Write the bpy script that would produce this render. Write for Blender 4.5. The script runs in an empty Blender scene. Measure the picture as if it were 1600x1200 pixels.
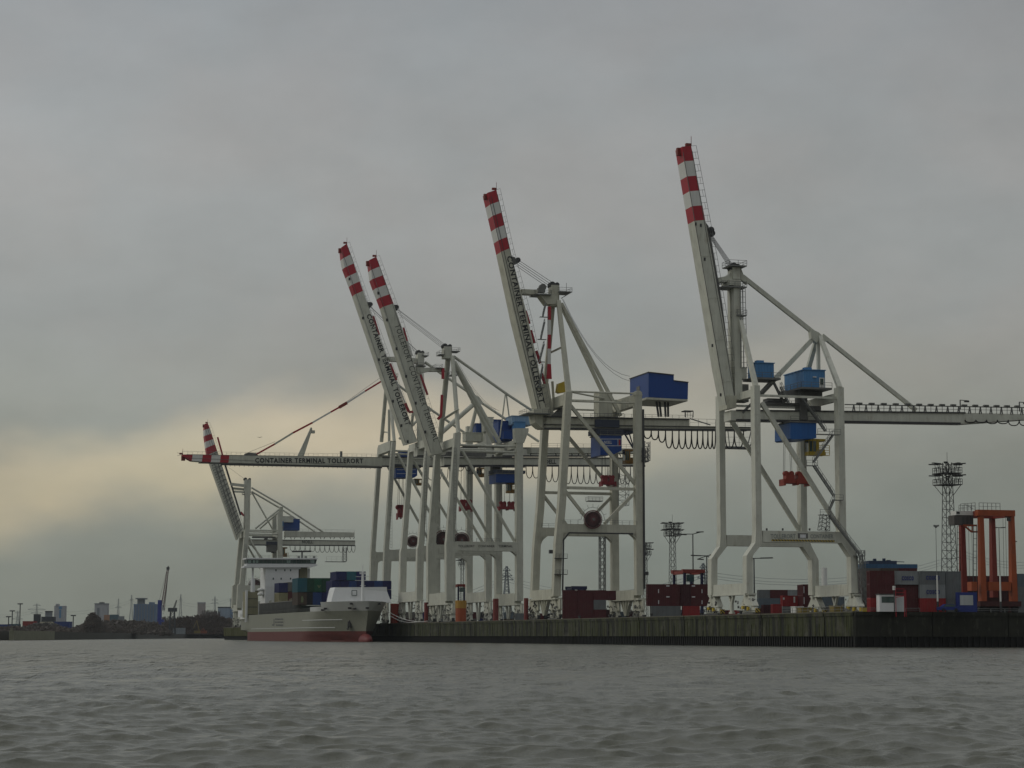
import bpy, math, random
import numpy as np
from mathutils import Vector, Matrix
random.seed(7)
scene = bpy.context.scene
col = scene.collection

# ------------------------------------------------------------------ camera
EYE = 1.3
PITCH = math.atan(395.4/3378.0)
ROLL = 0.002
FPX = 3378.0
cd = bpy.data.cameras.new('camera'); cam = bpy.data.objects.new('camera', cd); col.objects.link(cam)
cam.matrix_world = Matrix.Translation((0, 0, EYE)) @ Matrix.Rotation(math.pi/2+PITCH, 4, 'X') @ Matrix.Rotation(ROLL, 4, 'Z')
cd.sensor_width = 36; cd.lens = 36*FPX/1600
cd.clip_start = 0.5; cd.clip_end = 30000
scene.camera = cam
CAMR = cam.matrix_world.to_3x3()

# ------------------------------------------------------------------ sky
w = bpy.data.worlds.new("World"); scene.world = w; w.use_nodes = True
nt = w.node_tree; nt.nodes.clear()
N = lambda t, **k: (lambda n: ([setattr(n, a, b) for a, b in k.items()], n)[1])(nt.nodes.new(t))
L = nt.links.new
out = N('ShaderNodeOutputWorld'); bg = N('ShaderNodeBackground'); bg.inputs[1].default_value = 1.0
sky = N('ShaderNodeTexSky', sky_type='NISHITA', sun_disc=False)
sky.sun_elevation = math.radians(24); sky.sun_rotation = math.radians(-62)
skyb = N('ShaderNodeBackground'); skyb.inputs[1].default_value = 0.05
L(sky.outputs[0], skyb.inputs[0])
tc = N('ShaderNodeTexCoord'); sep = N('ShaderNodeSeparateXYZ'); L(tc.outputs['Generated'], sep.inputs[0])
def math_(op, a, b=None, c=None):
    n = N('ShaderNodeMath', operation=op)
    for i, x in enumerate((a, b, c)):
        if x is None: continue
        if isinstance(x, (int, float)): n.inputs[i].default_value = x
        else: L(x, n.inputs[i])
    return n.outputs[0]
def wnoise(sx, sy, sz, scale, detail=5, rough=.55, off=0):
    mp = N('ShaderNodeMapping'); mp.inputs['Scale'].default_value = (sx, sy, sz); mp.inputs['Location'].default_value = (off, off*.7, off*.3)
    L(tc.outputs['Generated'], mp.inputs[0])
    n = N('ShaderNodeTexNoise'); n.inputs['Scale'].default_value = scale; n.inputs['Detail'].default_value = detail; n.inputs['Roughness'].default_value = rough
    L(mp.outputs[0], n.inputs['Vector']); return n.outputs[0]
big = wnoise(1, 1, 2.1, 6.0, 6, .55, 3.1)
fine = wnoise(1, 1, 1.8, 19.0, 6, .6, 8.3)
elev = math_('ADD', sep.outputs[2], math_('MULTIPLY', math_('SUBTRACT', big, .5), .05))
cr = N('ShaderNodeValToRGB'); L(elev, cr.inputs[0])
def lin(r, g, b): return tuple(((c/255+.055)/1.055)**2.4 for c in (r, g, b))
stops = [(0.0, lin(117,123,115)), (.035, lin(124,130,122)), (.075, lin(140,143,134)), (.105, lin(150,152,144)), (.145, lin(151,153,149)),
         (.22, lin(158,160,158)), (.29, lin(151,155,156)), (.45, lin(156,160,162)), (1.0, lin(212,214,216))]
e = cr.color_ramp.elements
while len(e) < len(stops): e.new(.5)
for el, (p, c) in zip(e, stops): el.position = p; el.color = (*c, 1)
# a warm break low in the cloud deck, strongest to the left, with a ragged sloping upper edge
def ramp(x, a, b): 
    n = N('ShaderNodeMapRange', interpolation_type='SMOOTHSTEP'); L(x, n.inputs[0]); n.inputs[1].default_value = a; n.inputs[2].default_value = b; return n.outputs[0]
wz = wnoise(1, 1, 2.0, 7.0, 4, .5, 1.7)
hz = math_('SUBTRACT', sep.outputs[2], math_('MULTIPLY', math_('ADD', sep.outputs[0], .17), .13))
hz = math_('ADD', hz, math_('MULTIPLY', math_('SUBTRACT', wz, .5), .10))
band = math_('MULTIPLY', math_('SUBTRACT', 1.0, ramp(hz, .082, .112)), ramp(hz, .040, .080))
dx = math_('ADD', sep.outputs[0], .130)
g = math_('POWER', 2.718, math_('MULTIPLY', math_('MULTIPLY', dx, dx), -27.0))
g = math_('MULTIPLY', math_('MULTIPLY_ADD', g, .97, .03), band)
g = math_('MULTIPLY', g, math_('MULTIPLY_ADD', wz, 1.4, .3))
mixg = N('ShaderNodeMix', data_type='RGBA', blend_type='ADD'); L(g, mixg.inputs['Factor']); L(cr.outputs[0], mixg.inputs['A']); mixg.inputs['B'].default_value = (.225, .158, .062, 1)
# faint light and dark in the cloud, slightly darker towards the right
vv = math_('ADD', math_('MULTIPLY', math_('SUBTRACT', big, .5), .36), math_('MULTIPLY', math_('SUBTRACT', fine, .5), .22))
vv = math_('ADD', vv, math_('MULTIPLY_ADD', sep.outputs[0], -.30, 1.0))
mixm = N('ShaderNodeVectorMath', operation='SCALE'); L(mixg.outputs['Result'], mixm.inputs[0]); L(vv, mixm.inputs['Scale'])
tn = wnoise(1, 1, 1.6, 9.0, 4, .5, 5.9)
tint = N('ShaderNodeMix', data_type='RGBA'); L(ramp(tn, .38, .62), tint.inputs['Factor']); tint.inputs['A'].default_value = (.99, .997, 1.015, 1); tint.inputs['B'].default_value = (1.018, .992, .996, 1)
tm = N('ShaderNodeVectorMath', operation='MULTIPLY'); L(mixm.outputs[0], tm.inputs[0]); L(tint.outputs['Result'], tm.inputs[1]); L(tm.outputs[0], bg.inputs[0])
add = N('ShaderNodeAddShader'); 
mixs = N('ShaderNodeMixShader'); mixs.inputs[0].default_value = .06
L(bg.outputs[0], mixs.inputs[1]); L(skyb.outputs[0], mixs.inputs[2]); L(mixs.outputs[0], out.inputs[0])
nt.nodes.remove(add)

sd = bpy.data.lights.new('sun', 'SUN'); sun = bpy.data.objects.new('sun', sd); col.objects.link(sun)
sd.energy = .5; sd.angle = math.radians(25); sd.color = (1, .95, .84)
sv = Vector((-math.sin(math.radians(62))*math.cos(math.radians(24)), math.cos(math.radians(62))*math.cos(math.radians(24))*.2, math.sin(math.radians(24))))
sun.rotation_euler = sv.to_track_quat('Z', 'Y').to_euler()
scene.view_settings.view_transform = 'Standard'; scene.view_settings.look = 'None'
scene.view_settings.exposure = 0; scene.view_settings.gamma = 1
scene.render.engine = 'CYCLES'

# ------------------------------------------------------------------ materials
MATS = {}
def mat(name, c, rough=.6, metal=0.0, var=.18, sc=.35, streak=.25, spec=.35, dirt=(.16,.13,.09), dirt_amt=.0, bump=0):
    if name in MATS: return MATS[name]
    m = bpy.data.materials.new(name); m.use_nodes = True; MATS[name] = m
    t = m.node_tree; b = t.nodes['Principled BSDF']
    b.inputs['Roughness'].default_value = rough; b.inputs['Metallic'].default_value = metal
    b.inputs['Specular IOR Level'].default_value = spec
    tc = t.nodes.new('ShaderNodeTexCoord')
    n1 = t.nodes.new('ShaderNodeTexNoise'); n1.inputs['Scale'].default_value = sc; n1.inputs['Detail'].default_value = 6
    t.links.new(tc.outputs['Object'], n1.inputs['Vector'])
    mp = t.nodes.new('ShaderNodeMapping'); mp.inputs['Scale'].default_value = (1.3, 1.3, .07); t.links.new(tc.outputs['Object'], mp.inputs[0])
    n2 = t.nodes.new('ShaderNodeTexNoise'); n2.inputs['Scale'].default_value = 1.4; n2.inputs['Detail'].default_value = 4; t.links.new(mp.outputs[0], n2.inputs['Vector'])
    a = t.nodes.new('ShaderNodeMath'); a.operation = 'MULTIPLY_ADD'; t.links.new(n1.outputs[0], a.inputs[0]); a.inputs[1].default_value = 2*var; a.inputs[2].default_value = 1-var-streak
    a2 = t.nodes.new('ShaderNodeMath'); a2.operation = 'MULTIPLY_ADD'; t.links.new(n2.outputs[0], a2.inputs[0]); a2.inputs[1].default_value = 2*streak; t.links.new(a.outputs[0], a2.inputs[2])
    v = t.nodes.new('ShaderNodeVectorMath'); v.operation = 'SCALE'; v.inputs[0].default_value = c; t.links.new(a2.outputs[0], v.inputs['Scale'])
    last = v.outputs[0]
    if dirt_amt:
        r = t.nodes.new('ShaderNodeMapRange'); r.inputs[1].default_value = .55; r.inputs[2].default_value = .75; r.inputs[4].default_value = dirt_amt
        n3 = t.nodes.new('ShaderNodeTexNoise'); n3.inputs['Scale'].default_value = sc*2.3; n3.inputs['Detail'].default_value = 8; n3.inputs['Roughness'].default_value = .65
        mp3 = t.nodes.new('ShaderNodeMapping'); mp3.inputs['Scale'].default_value = (1, 1, .35); t.links.new(tc.outputs['Object'], mp3.inputs[0]); t.links.new(mp3.outputs[0], n3.inputs['Vector'])
        t.links.new(n3.outputs[0], r.inputs[0])
        mx = t.nodes.new('ShaderNodeMix'); mx.data_type = 'RGBA'; t.links.new(r.outputs[0], mx.inputs['Factor']); t.links.new(last, mx.inputs['A']); mx.inputs['B'].default_value = (*dirt, 1)
        last = mx.outputs['Result']
    t.links.new(last, b.inputs['Base Color'])
    if bump:
        bp = t.nodes.new('ShaderNodeBump'); bp.inputs['Strength'].default_value = bump; bp.inputs['Distance'].default_value = .1
        t.links.new(n1.outputs[0], bp.inputs['Height']); t.links.new(bp.outputs[0], b.inputs['Normal'])
    return m
WHT = mat('pale_grey_paint', (.52,.525,.445), .55, var=.2, streak=.2, dirt=(.24,.20,.13), dirt_amt=.6)
BEI = mat('beige_grey_paint', (.455,.45,.36), .55, var=.2, streak=.2, dirt=(.22,.18,.11), dirt_amt=.6)
GRY = mat('cool_grey_paint', (.455,.46,.385), .55, var=.2, streak=.2, dirt=(.20,.17,.12), dirt_amt=.55)
BWH = mat('band_white', (.62,.62,.58), .5, var=.1, streak=.1)
RED = mat('band_red', (.36,.018,.030), .5, var=.15, streak=.1)
DRK = mat('dark_steel', (.045,.045,.045), .5, var=.2)
MID = mat('weathered_steel', (.13,.13,.12), .6, var=.25)
RAIL = mat('railing_steel', (.17,.175,.165), .5)
LBL = mat('light_blue_cladding', (.07,.21,.42), .45, var=.1, streak=.12)
BLU = mat('navy_cladding', (.006,.048,.22), .4, var=.1, streak=.1)
PBL = mat('pale_blue_cladding', (.20,.31,.42), .45)
YEL = mat('dull_yellow', (.42,.30,.02), .5)
ORG = mat('orange_paint', (.29,.062,.018), .45, var=.2, streak=.2, dirt=(.12,.04,.02), dirt_amt=.5)
DOR = mat('dark_red_orange', (.19,.028,.018), .5, var=.2, streak=.2)
SRD = mat('spreader_red', (.20,.02,.025), .5, var=.25)
SOR = mat('spreader_orange', (.26,.035,.02), .5, var=.25)
TXT = mat('black_lettering', (.02,.02,.022), .5, var=.05, streak=.05)
TXG = mat('faded_lettering', (.22,.24,.22), .6)
TXB = mat('blue_lettering', (.02,.03,.15), .5)
TXW = mat('white_lettering', (.6,.6,.6), .5)
GLS = mat('cab_glass', (.03,.06,.055), .08, spec=.8, var=.05, streak=.03)
CBL = mat('black_rubber', (.018,.018,.018), .7, var=.1)
REEL = mat('reel_dark_red', (.13,.05,.05), .6, var=.3)
CON = mat('concrete', (.22,.215,.19), .9, var=.2, sc=.8)
ASP = mat('yard_paving', (.10,.10,.095), .9, var=.2, sc=.1)

# ------------------------------------------------------------------ mesh helpers
class MB:
    def __init__(s): s.v = []; s.f = []; s.m = []
    def face(s, pts, mi=0):
        n = len(s.v); s.v += [tuple(p) for p in pts]; s.f.append(tuple(range(n, n+len(pts)))); s.m.append(mi)
    def hexa(s, p, mi=0):     # p: 8 points, bottom ring 0-3 then top ring 4-7
        n = len(s.v); s.v += [tuple(q) for q in p]
        for f in ((3,2,1,0),(4,5,6,7),(0,1,5,4),(1,2,6,5),(2,3,7,6),(3,0,4,7)):
            s.f.append(tuple(n+i for i in f)); s.m.append(mi)
    def box(s, x0, y0, z0, x1, y1, z1, mi=0):
        s.hexa([(x0,y0,z0),(x1,y0,z0),(x1,y1,z0),(x0,y1,z0),(x0,y0,z1),(x1,y0,z1),(x1,y1,z1),(x0,y1,z1)], mi)
    def beam(s, a, b, w, h, up=(0,0,1), mi=0, w2=None, h2=None):
        a = Vector(a); b = Vector(b); d = (b-a)
        if d.length < 1e-6: return
        d.normalize(); up = Vector(up)
        sd = d.cross(up)
        if sd.length < 1e-4: sd = d.cross(Vector((1,0,0)))
        sd.normalize(); u = sd.cross(d)
        w2 = w if w2 is None else w2; h2 = h if h2 is None else h2
        r = []
        for c, ww, hh in ((a, w, h), (b, w2, h2)):
            r += [c-sd*ww/2-u*hh/2, c+sd*ww/2-u*hh/2, c+sd*ww/2+u*hh/2, c-sd*ww/2+u*hh/2]
        s.hexa(r, mi)
    def tube(s, a, b, r, n=7, mi=0, r2=None):
        a = Vector(a); b = Vector(b); d = b-a
        if d.length < 1e-6: return
        d.normalize(); r2 = r if r2 is None else r2
        x = d.orthogonal().normalized(); y = d.cross(x); k = len(s.v)
        for c, rr in ((a, r), (b, r2)):
            for i in range(n):
                t = 2*math.pi*i/n; s.v.append(tuple(c+x*math.cos(t)*rr+y*math.sin(t)*rr))
        for i in range(n):
            j = (i+1) % n; s.f.append((k+i, k+j, k+n+j, k+n+i)); s.m.append(mi)
        s.f.append(tuple(k+i for i in reversed(range(n)))); s.m.append(mi); s.f.append(tuple(k+n+i for i in range(n))); s.m.append(mi)
    def path(s, pts, r, n=5, mi=0):
        for a, b in zip(pts, pts[1:]): s.tube(a, b, r, n, mi)
    def prism(s, poly, v0, v1, mi=0):   # poly in (u,z), extruded along v
        k = len(s.v); n = len(poly)
        s.v += [(p[0], v0, p[1]) for p in poly]+[(p[0], v1, p[1]) for p in poly]
        for i in range(n):
            j = (i+1) % n; s.f.append((k+i, k+j, k+n+j, k+n+i)); s.m.append(mi)
        s.f.append(tuple(k+i for i in range(n))); s.m.append(mi); s.f.append(tuple(k+n+i for i in reversed(range(n)))); s.m.append(mi)
    def rail(s, a, b, h=1.1, step=2.0, r=.05, mi=0):
        a = Vector(a); b = Vector(b); n = max(1, int((b-a).length/step)); up = Vector((0,0,h))
        for i in range(n+1):
            p = a.lerp(b, i/n); s.beam(p, p+up, r*1.6, r*1.6, (0,1,0), mi)
        s.beam(a+up, b+up, r*1.6, r*1.6, mi=mi); s.beam(a+up*.5, b+up*.5, r*1.2, r*1.2, mi=mi)
    def stair(s, a, b, wdt=.9, mi=0):       # a flight from a to b, in any direction
        a = Vector(a); b = Vector(b); d = (b-a); side = Vector((0,1,0)) if abs(d.x) > abs(d.y) else Vector((1,0,0))
        up = Vector((0,0,1.0))
        for sgn in (-.5, .5):
            o = side*wdt*sgn
            s.beam(a+o, b+o, .12, .28, mi=mi); s.beam(a+o+up, b+o+up, .08, .08, mi=mi)
            n = max(2, int(d.length/1.6))
            for i in range(n+1): p = a.lerp(b, i/n)+o; s.beam(p, p+up, .07, .07, (0,1,0), mi)
        n = max(3, int(abs(d.z)/.45))
        for i in range(n): p = a.lerp(b, (i+.5)/n); s.beam(p-side*wdt/2, p+side*wdt/2, .25, .05, mi=mi)
    def ladder(s, a, b, wdt=.6, mi=0, cage=True, side=(0,1,0)):
        a = Vector(a); b = Vector(b); o = Vector(side)*wdt/2
        s.beam(a-o, b-o, .1, .1, (1,0,0), mi); s.beam(a+o, b+o, .1, .1, (1,0,0), mi)
        n = max(2, int((b-a).length/1.2))
        for i in range(n+1): p = a.lerp(b, i/n); s.beam(p-o, p+o, .08, .08, mi=mi)
    def lattice(s, a, b, w0, w1, n, r, mi=0):    # four-chord lattice column
        a = Vector(a); b = Vector(b); d = (b-a).normalized(); x = d.cross(Vector((0,1,0)));
        if x.length < .1: x = d.cross(Vector((1,0,0)))
        x.normalize(); y = x.cross(d)
        P = []
        for i in range(n+1):
            c = a.lerp(b, i/n); ww = (w0+(w1-w0)*i/n)/2
            P.append([c+x*sx*ww+y*sy*ww for sx, sy in ((-1,-1),(1,-1),(1,1),(-1,1))])
        for k in range(4): s.beam(P[0][k], P[n][k], r*2, r*2, y, mi)
        for i in range(n):
            for k in range(4):
                k2 = (k+1) % 4
                s.beam(P[i][k], P[i+1][k2] if (i % 2) else P[i+1][k2], r*1.3, r*1.3, y, mi)
                s.beam(P[i][k], P[i][k2], r*1.2, r*1.2, y, mi)
    def build(s, name, m, parent=None, smooth=False):
        me = bpy.data.meshes.new(name); me.from_pydata(s.v, [], s.f)
        ms = m if isinstance(m, (list, tuple)) else [m]
        for q in ms: me.materials.append(q)
        if len(ms) > 1: me.polygons.foreach_set('material_index', s.m)
        if smooth: me.polygons.foreach_set('use_smooth', [True]*len(s.f))
        me.update()
        import bmesh
        bm = bmesh.new(); bm.from_mesh(me); bmesh.ops.recalc_face_normals(bm, faces=bm.faces); bm.to_mesh(me); bm.free()
        o = bpy.data.objects.new(name, me); col.objects.link(o)
        if parent is not None: o.parent = parent
        return o
def tag(o, label=None, cat=None, group=None, kind=None):
    if label:
        o['label'] = label
        if len(label.split()) > 16: print('LONG', label)
    if cat: o['category'] = cat
    if group: o['group'] = group
    if kind: o['kind'] = kind
    return o
def empty(name, loc, rz=0, **k):
    o = bpy.data.objects.new(name, None); col.objects.link(o); o.location = loc; o.rotation_euler = (0, 0, rz); o.empty_display_size = 2
    return tag(o, **k)
_txt = {}
def text_geo(s, bold=0.0, space=1.0):
    k = (s, bold, space)
    if k in _txt: return _txt[k]
    c = bpy.data.curves.new('t', 'FONT'); c.body = s; c.offset = bold; c.space_character = space; c.resolution_u = 2
    o = bpy.data.objects.new('t', c); col.objects.link(o)
    dg = bpy.context.evaluated_depsgraph_get(); me = bpy.data.meshes.new_from_object(o.evaluated_get(dg))
    V = [tuple(v.co) for v in me.vertices]; Fc = [tuple(p.vertices) for p in me.polygons]
    bpy.data.objects.remove(o); bpy.data.curves.remove(c); bpy.data.meshes.remove(me)
    xs = [v[0] for v in V]; ys = [v[1] for v in V]
    x0, x1, y0, y1 = min(xs), max(xs), min(ys), max(ys)
    V = [((v[0]-x0)/(x1-x0), (v[1]-y0)/(y1-y0)) for v in V]
    _txt[k] = (V, Fc); return _txt[k]
def text(name, s, a, b, h, m, parent, bold=.02, space=1.0, nrm=(0,-1,0), off=.05, lift=0):
    """lettering whose centre line runs from a to b, height h, raised off the plate by off"""
    V, Fc = text_geo(s, bold, space)
    a = Vector(a); b = Vector(b); x = b-a; n = Vector(nrm); up = n.cross(x.normalized()); a = a-up*h/2+n*off+up*lift
    me = bpy.data.meshes.new(name); me.from_pydata([tuple(a+x*p[0]+up*h*p[1]) for p in V], [], Fc); me.materials.append(m)
    o = bpy.data.objects.new(name, me); col.objects.link(o); o.parent = parent
    return o

# ------------------------------------------------------------------ site geometry
HX = 3400.0
SN, CS = math.sin(math.atan(.2794)), math.cos(math.atan(.2794))
U = Vector((CS, SN, 0)); D = Vector((-SN, CS, 0)); ANG = math.atan2(SN, CS)
ZQ = 6.2
C0 = Vector((64.5, 409.6, 0))                     # the corner of the quay
def site(a, b, z=0): return C0+U*a+D*b+Vector((0,0,z))
def ray(px, py): 
    d = CAMR @ Vector(((px-800)/FPX, (600-py)/FPX, -1)); return d
def at(px, py, Y):
    d = ray(px, py); return Vector((0,0,EYE))+d*(Y/d.y)
def b_for(px, a, z=ZQ):
    lo, hi = -50, 3000
    for _ in range(60):
        m_ = (lo+hi)/2; p = site(a, m_, z)-Vector((0,0,EYE)); q = CAMR.transposed() @ p
        x = 800+FPX*q.x/-q.z
        if x > px: lo = m_
        else: hi = m_
    return lo
class Frame:
    def __init__(s, px, a, z=ZQ, b=None):
        s.b = b_for(px, a, z) if b is None else b; s.O = site(a, s.b, z); s.o = s.O
    def q(s, px, py, v=0.0):
        d = ray(px, py); e = Vector((0,0,EYE))-s.O
        t = (v-e.dot(D))/d.dot(D); p = e+d*t
        return Vector((p.dot(U), v, p.z))
    def qu(s, px, py, u=0.0):      # intersection with the plane x = u
        d = ray(px, py); e = Vector((0,0,EYE))-s.O
        t = (u-e.dot(U))/d.dot(U); p = e+d*t
        return Vector((u, p.dot(D), p.z))
    def sc(s): return HX/s.O.y

# ------------------------------------------------------------------ water
WZ = -.5
def make_water():
    rng = np.random.RandomState(3)
    py = np.concatenate([np.arange(560, 260, -6.0), np.arange(260, 3.0, -.25), [2.2, 1.5, 1.0, .6, .3]])
    Y = (EYE-WZ)*3400/py
    tn = np.concatenate([np.linspace(-2.2, -.30, 40), np.linspace(-.295, .295, 1050), np.linspace(.30, 2.2, 40)])
    YY, TT = np.meshgrid(Y, tn, indexing='ij'); X = YY*TT
    dY = np.abs(np.gradient(Y))[:, None]
    Z = np.zeros_like(X); GX = np.zeros_like(X); GY = np.zeros_like(X)
    wd = math.radians(-78)
    groups = [(12, 24, 8, .040), (5, 11, 20, .055), (2.2, 5, 34, .034), (.9, 2.2, 50, .027), (.35, .9, 54, .017)]
    for lo, hi, n, amp in groups:
        for _ in range(n):
            lam = math.exp(rng.uniform(math.log(lo), math.log(hi))); th = wd+rng.normal(0, .50); k = 2*math.pi/lam
            kx, ky = k*math.cos(th), k*math.sin(th); ph = rng.uniform(0, 6.28)
            fade = np.clip(lam/(2.4*dY)-.6, 0, 1)
            a = kx*X+ky*YY+ph
            A = amp*math.sqrt(2.0/n)*rng.uniform(.6, 1.4)*fade
            Z += A*np.sin(a); c = A*np.cos(a)*1.0; GX += c*math.cos(th); GY += c*math.sin(th)
    gust = .78+.3*np.sin(X*.021+YY*.013+1)*np.sin(YY*.017-X*.008+2)
    Z = Z*gust
    V = np.stack([X+GX*gust, YY+GY*gust, Z+WZ], -1).reshape(-1, 3).astype(np.float32)
    r, c = X.shape
    i = np.arange(r*c).reshape(r, c)
    Fq = np.stack([i[:-1, :-1], i[:-1, 1:], i[1:, 1:], i[1:, :-1]], -1).reshape(-1, 4)
    me = bpy.data.meshes.new('river_water'); me.vertices.add(len(V)); me.vertices.foreach_set('co', V.ravel())
    me.loops.add(Fq.size); me.loops.foreach_set('vertex_index', Fq.ravel().astype(np.int32))
    me.polygons.add(len(Fq)); me.polygons.foreach_set('loop_start', np.arange(0, Fq.size, 4, dtype=np.int32))
    me.polygons.foreach_set('use_smooth', np.ones(len(Fq), bool)); me.update(calc_edges=True)
    m = bpy.data.materials.new('river_water'); m.use_nodes = True; t = m.node_tree; b = t.nodes['Principled BSDF']
    b.inputs['Roughness'].default_value = .22; b.inputs['IOR'].default_value = 1.33
    tcn = t.nodes.new('ShaderNodeTexCoord')
    nz = t.nodes.new('ShaderNodeTexNoise'); nz.inputs['Scale'].default_value = .012; nz.inputs['Detail'].default_value = 4; t.links.new(tcn.outputs['Object'], nz.inputs['Vector'])
    mx = t.nodes.new('ShaderNodeMix'); mx.data_type = 'RGBA'; t.links.new(nz.outputs[0], mx.inputs['Factor'])
    mx.inputs['A'].default_value = (.100, .103, .077, 1); mx.inputs['B'].default_value = (.116, .119, .091, 1); t.links.new(mx.outputs['Result'], b.inputs['Base Color'])
    prev = None
    spx = t.nodes.new('ShaderNodeSeparateXYZ'); t.links.new(tcn.outputs['Object'], spx.inputs[0]); far_ = t.nodes.new('ShaderNodeMapRange'); t.links.new(spx.outputs[1], far_.inputs[0]); far_.inputs[1].default_value = 45; far_.inputs[2].default_value = 150; far_.inputs[3].default_value = .06; far_.inputs[4].default_value = .95
    for sc_, dist in ((9.0, .016), (3.6, .045), (1.5, .20), (.42, .80), (.13, 2.6), (.055, 4.5)):
        mp = t.nodes.new('ShaderNodeMapping'); mp.inputs['Scale'].default_value = (.75 if sc_ > 1 else 2.6, 1.0, 1); t.links.new(tcn.outputs['Object'], mp.inputs[0])
        n = t.nodes.new('ShaderNodeTexNoise'); n.inputs['Scale'].default_value = sc_; n.inputs['Detail'].default_value = 5; n.inputs['Roughness'].default_value = .62; t.links.new(mp.outputs[0], n.inputs['Vector'])
        bp = t.nodes.new('ShaderNodeBump'); bp.inputs['Distance'].default_value = dist; bp.inputs['Strength'].default_value = .9; t.links.new(n.outputs[0], bp.inputs['Height'])
        if sc_ < 3: t.links.new(far_.outputs[0], bp.inputs['Strength'])
        if sc_ > 2: bp.inputs['Strength'].default_value = 1.0
        if prev: t.links.new(prev.outputs[0], bp.inputs['Normal'])
        prev = bp
    t.links.new(prev.outputs[0], b.inputs['Normal'])
    me.materials.append(m)
    o = bpy.data.objects.new('water', me); col.objects.link(o); tag(o, 'grey-brown choppy river in the foreground', 'water', kind='structure')
    # coarse continuation beside and behind the camera
    mb = MB()
    for x0, x1, y0, y1 in ((-9000, 9000, -3000, 7.0),):
        mb.face([(x0, y0, WZ-.3), (x1, y0, WZ-.3), (x1, y1, WZ-.3), (x0, y1, WZ-.3)])
    mb.face([(-14000, 7, WZ-.3), (14000, 7, WZ-.3), (14000, 15000, WZ-.3), (-14000, 15000, WZ-.3)])
    o2 = mb.build('water', m); tag(o2, 'wide open river beyond the near waves', 'water', kind='structure')
make_water()

# ------------------------------------------------------------------ quay
def wall_mat():
    m = bpy.data.materials.new('mossy_quay_concrete'); m.use_nodes = True; t = m.node_tree; b = t.nodes['Principled BSDF']; b.inputs['Roughness'].default_value = .85
    tcn = t.nodes.new('ShaderNodeTexCoord')
    def nz(sx, sy, sz, sc_, det=6, rough=.6):
        mp = t.nodes.new('ShaderNodeMapping'); mp.inputs['Scale'].default_value = (sx, sy, sz); t.links.new(tcn.outputs['Object'], mp.inputs[0])
        n = t.nodes.new('ShaderNodeTexNoise'); n.inputs['Scale'].default_value = sc_; n.inputs['Detail'].default_value = det; n.inputs['Roughness'].default_value = rough; t.links.new(mp.outputs[0], n.inputs['Vector']); return n.outputs[0]
    st = nz(1, 1, .10, .42); pat = nz(1, 1, 1, .22, 7, .65); fine_ = nz(1, 1, .35, 2.4)
    r = t.nodes.new('ShaderNodeValToRGB'); t.links.new(st, r.inputs[0]); e = r.color_ramp.elements
    e[0].position = .41; e[0].color = (.006, .0065, .003, 1); e[1].position = .62; e[1].color = (.042, .041, .026, 1)
    x = e.new(.48); x.color = (.016, .020, .003, 1); x = e.new(.54); x.color = (.036, .042, .006, 1)
    r2 = t.nodes.new('ShaderNodeMapRange'); t.links.new(pat, r2.inputs[0]); r2.inputs[1].default_value = .54; r2.inputs[2].default_value = .68; r2.inputs[4].default_value = .75
    mx = t.nodes.new('ShaderNodeMix'); mx.data_type = 'RGBA'; t.links.new(r2.outputs[0], mx.inputs['Factor']); t.links.new(r.outputs[0], mx.inputs['A']); mx.inputs['B'].default_value = (.075, .072, .055, 1)
    sc2 = t.nodes.new('ShaderNodeVectorMath'); sc2.operation = 'SCALE'; t.links.new(mx.outputs['Result'], sc2.inputs[0])
    a = t.nodes.new('ShaderNodeMath'); a.operation = 'MULTIPLY_ADD'; t.links.new(fine_, a.inputs[0]); a.inputs[1].default_value = 2.2; a.inputs[2].default_value = -.1; t.links.new(a.outputs[0], sc2.inputs['Scale'])
    t.links.new(sc2.outputs[0], b.inputs['Base Color'])
    bp = t.nodes.new('ShaderNodeBump'); bp.inputs['Distance'].default_value = .12; t.links.new(fine_, bp.inputs['Height']); t.links.new(bp.outputs[0], b.inputs['Normal'])
    return m
WALL = wall_mat()
MAR = mat('marsh_green_weed', (.050, .052, .010), .9, var=.4, sc=1.2, streak=.3)
COP = mat('worn_coping', (.11,.105,.075), .9, var=.35, sc=.6, dirt=(.04,.045,.015), dirt_amt=.8)
PILE = mat('tarred_piles', (.009,.009,.008), .8, var=.3)
QEND = b_for(350, 0)
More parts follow.
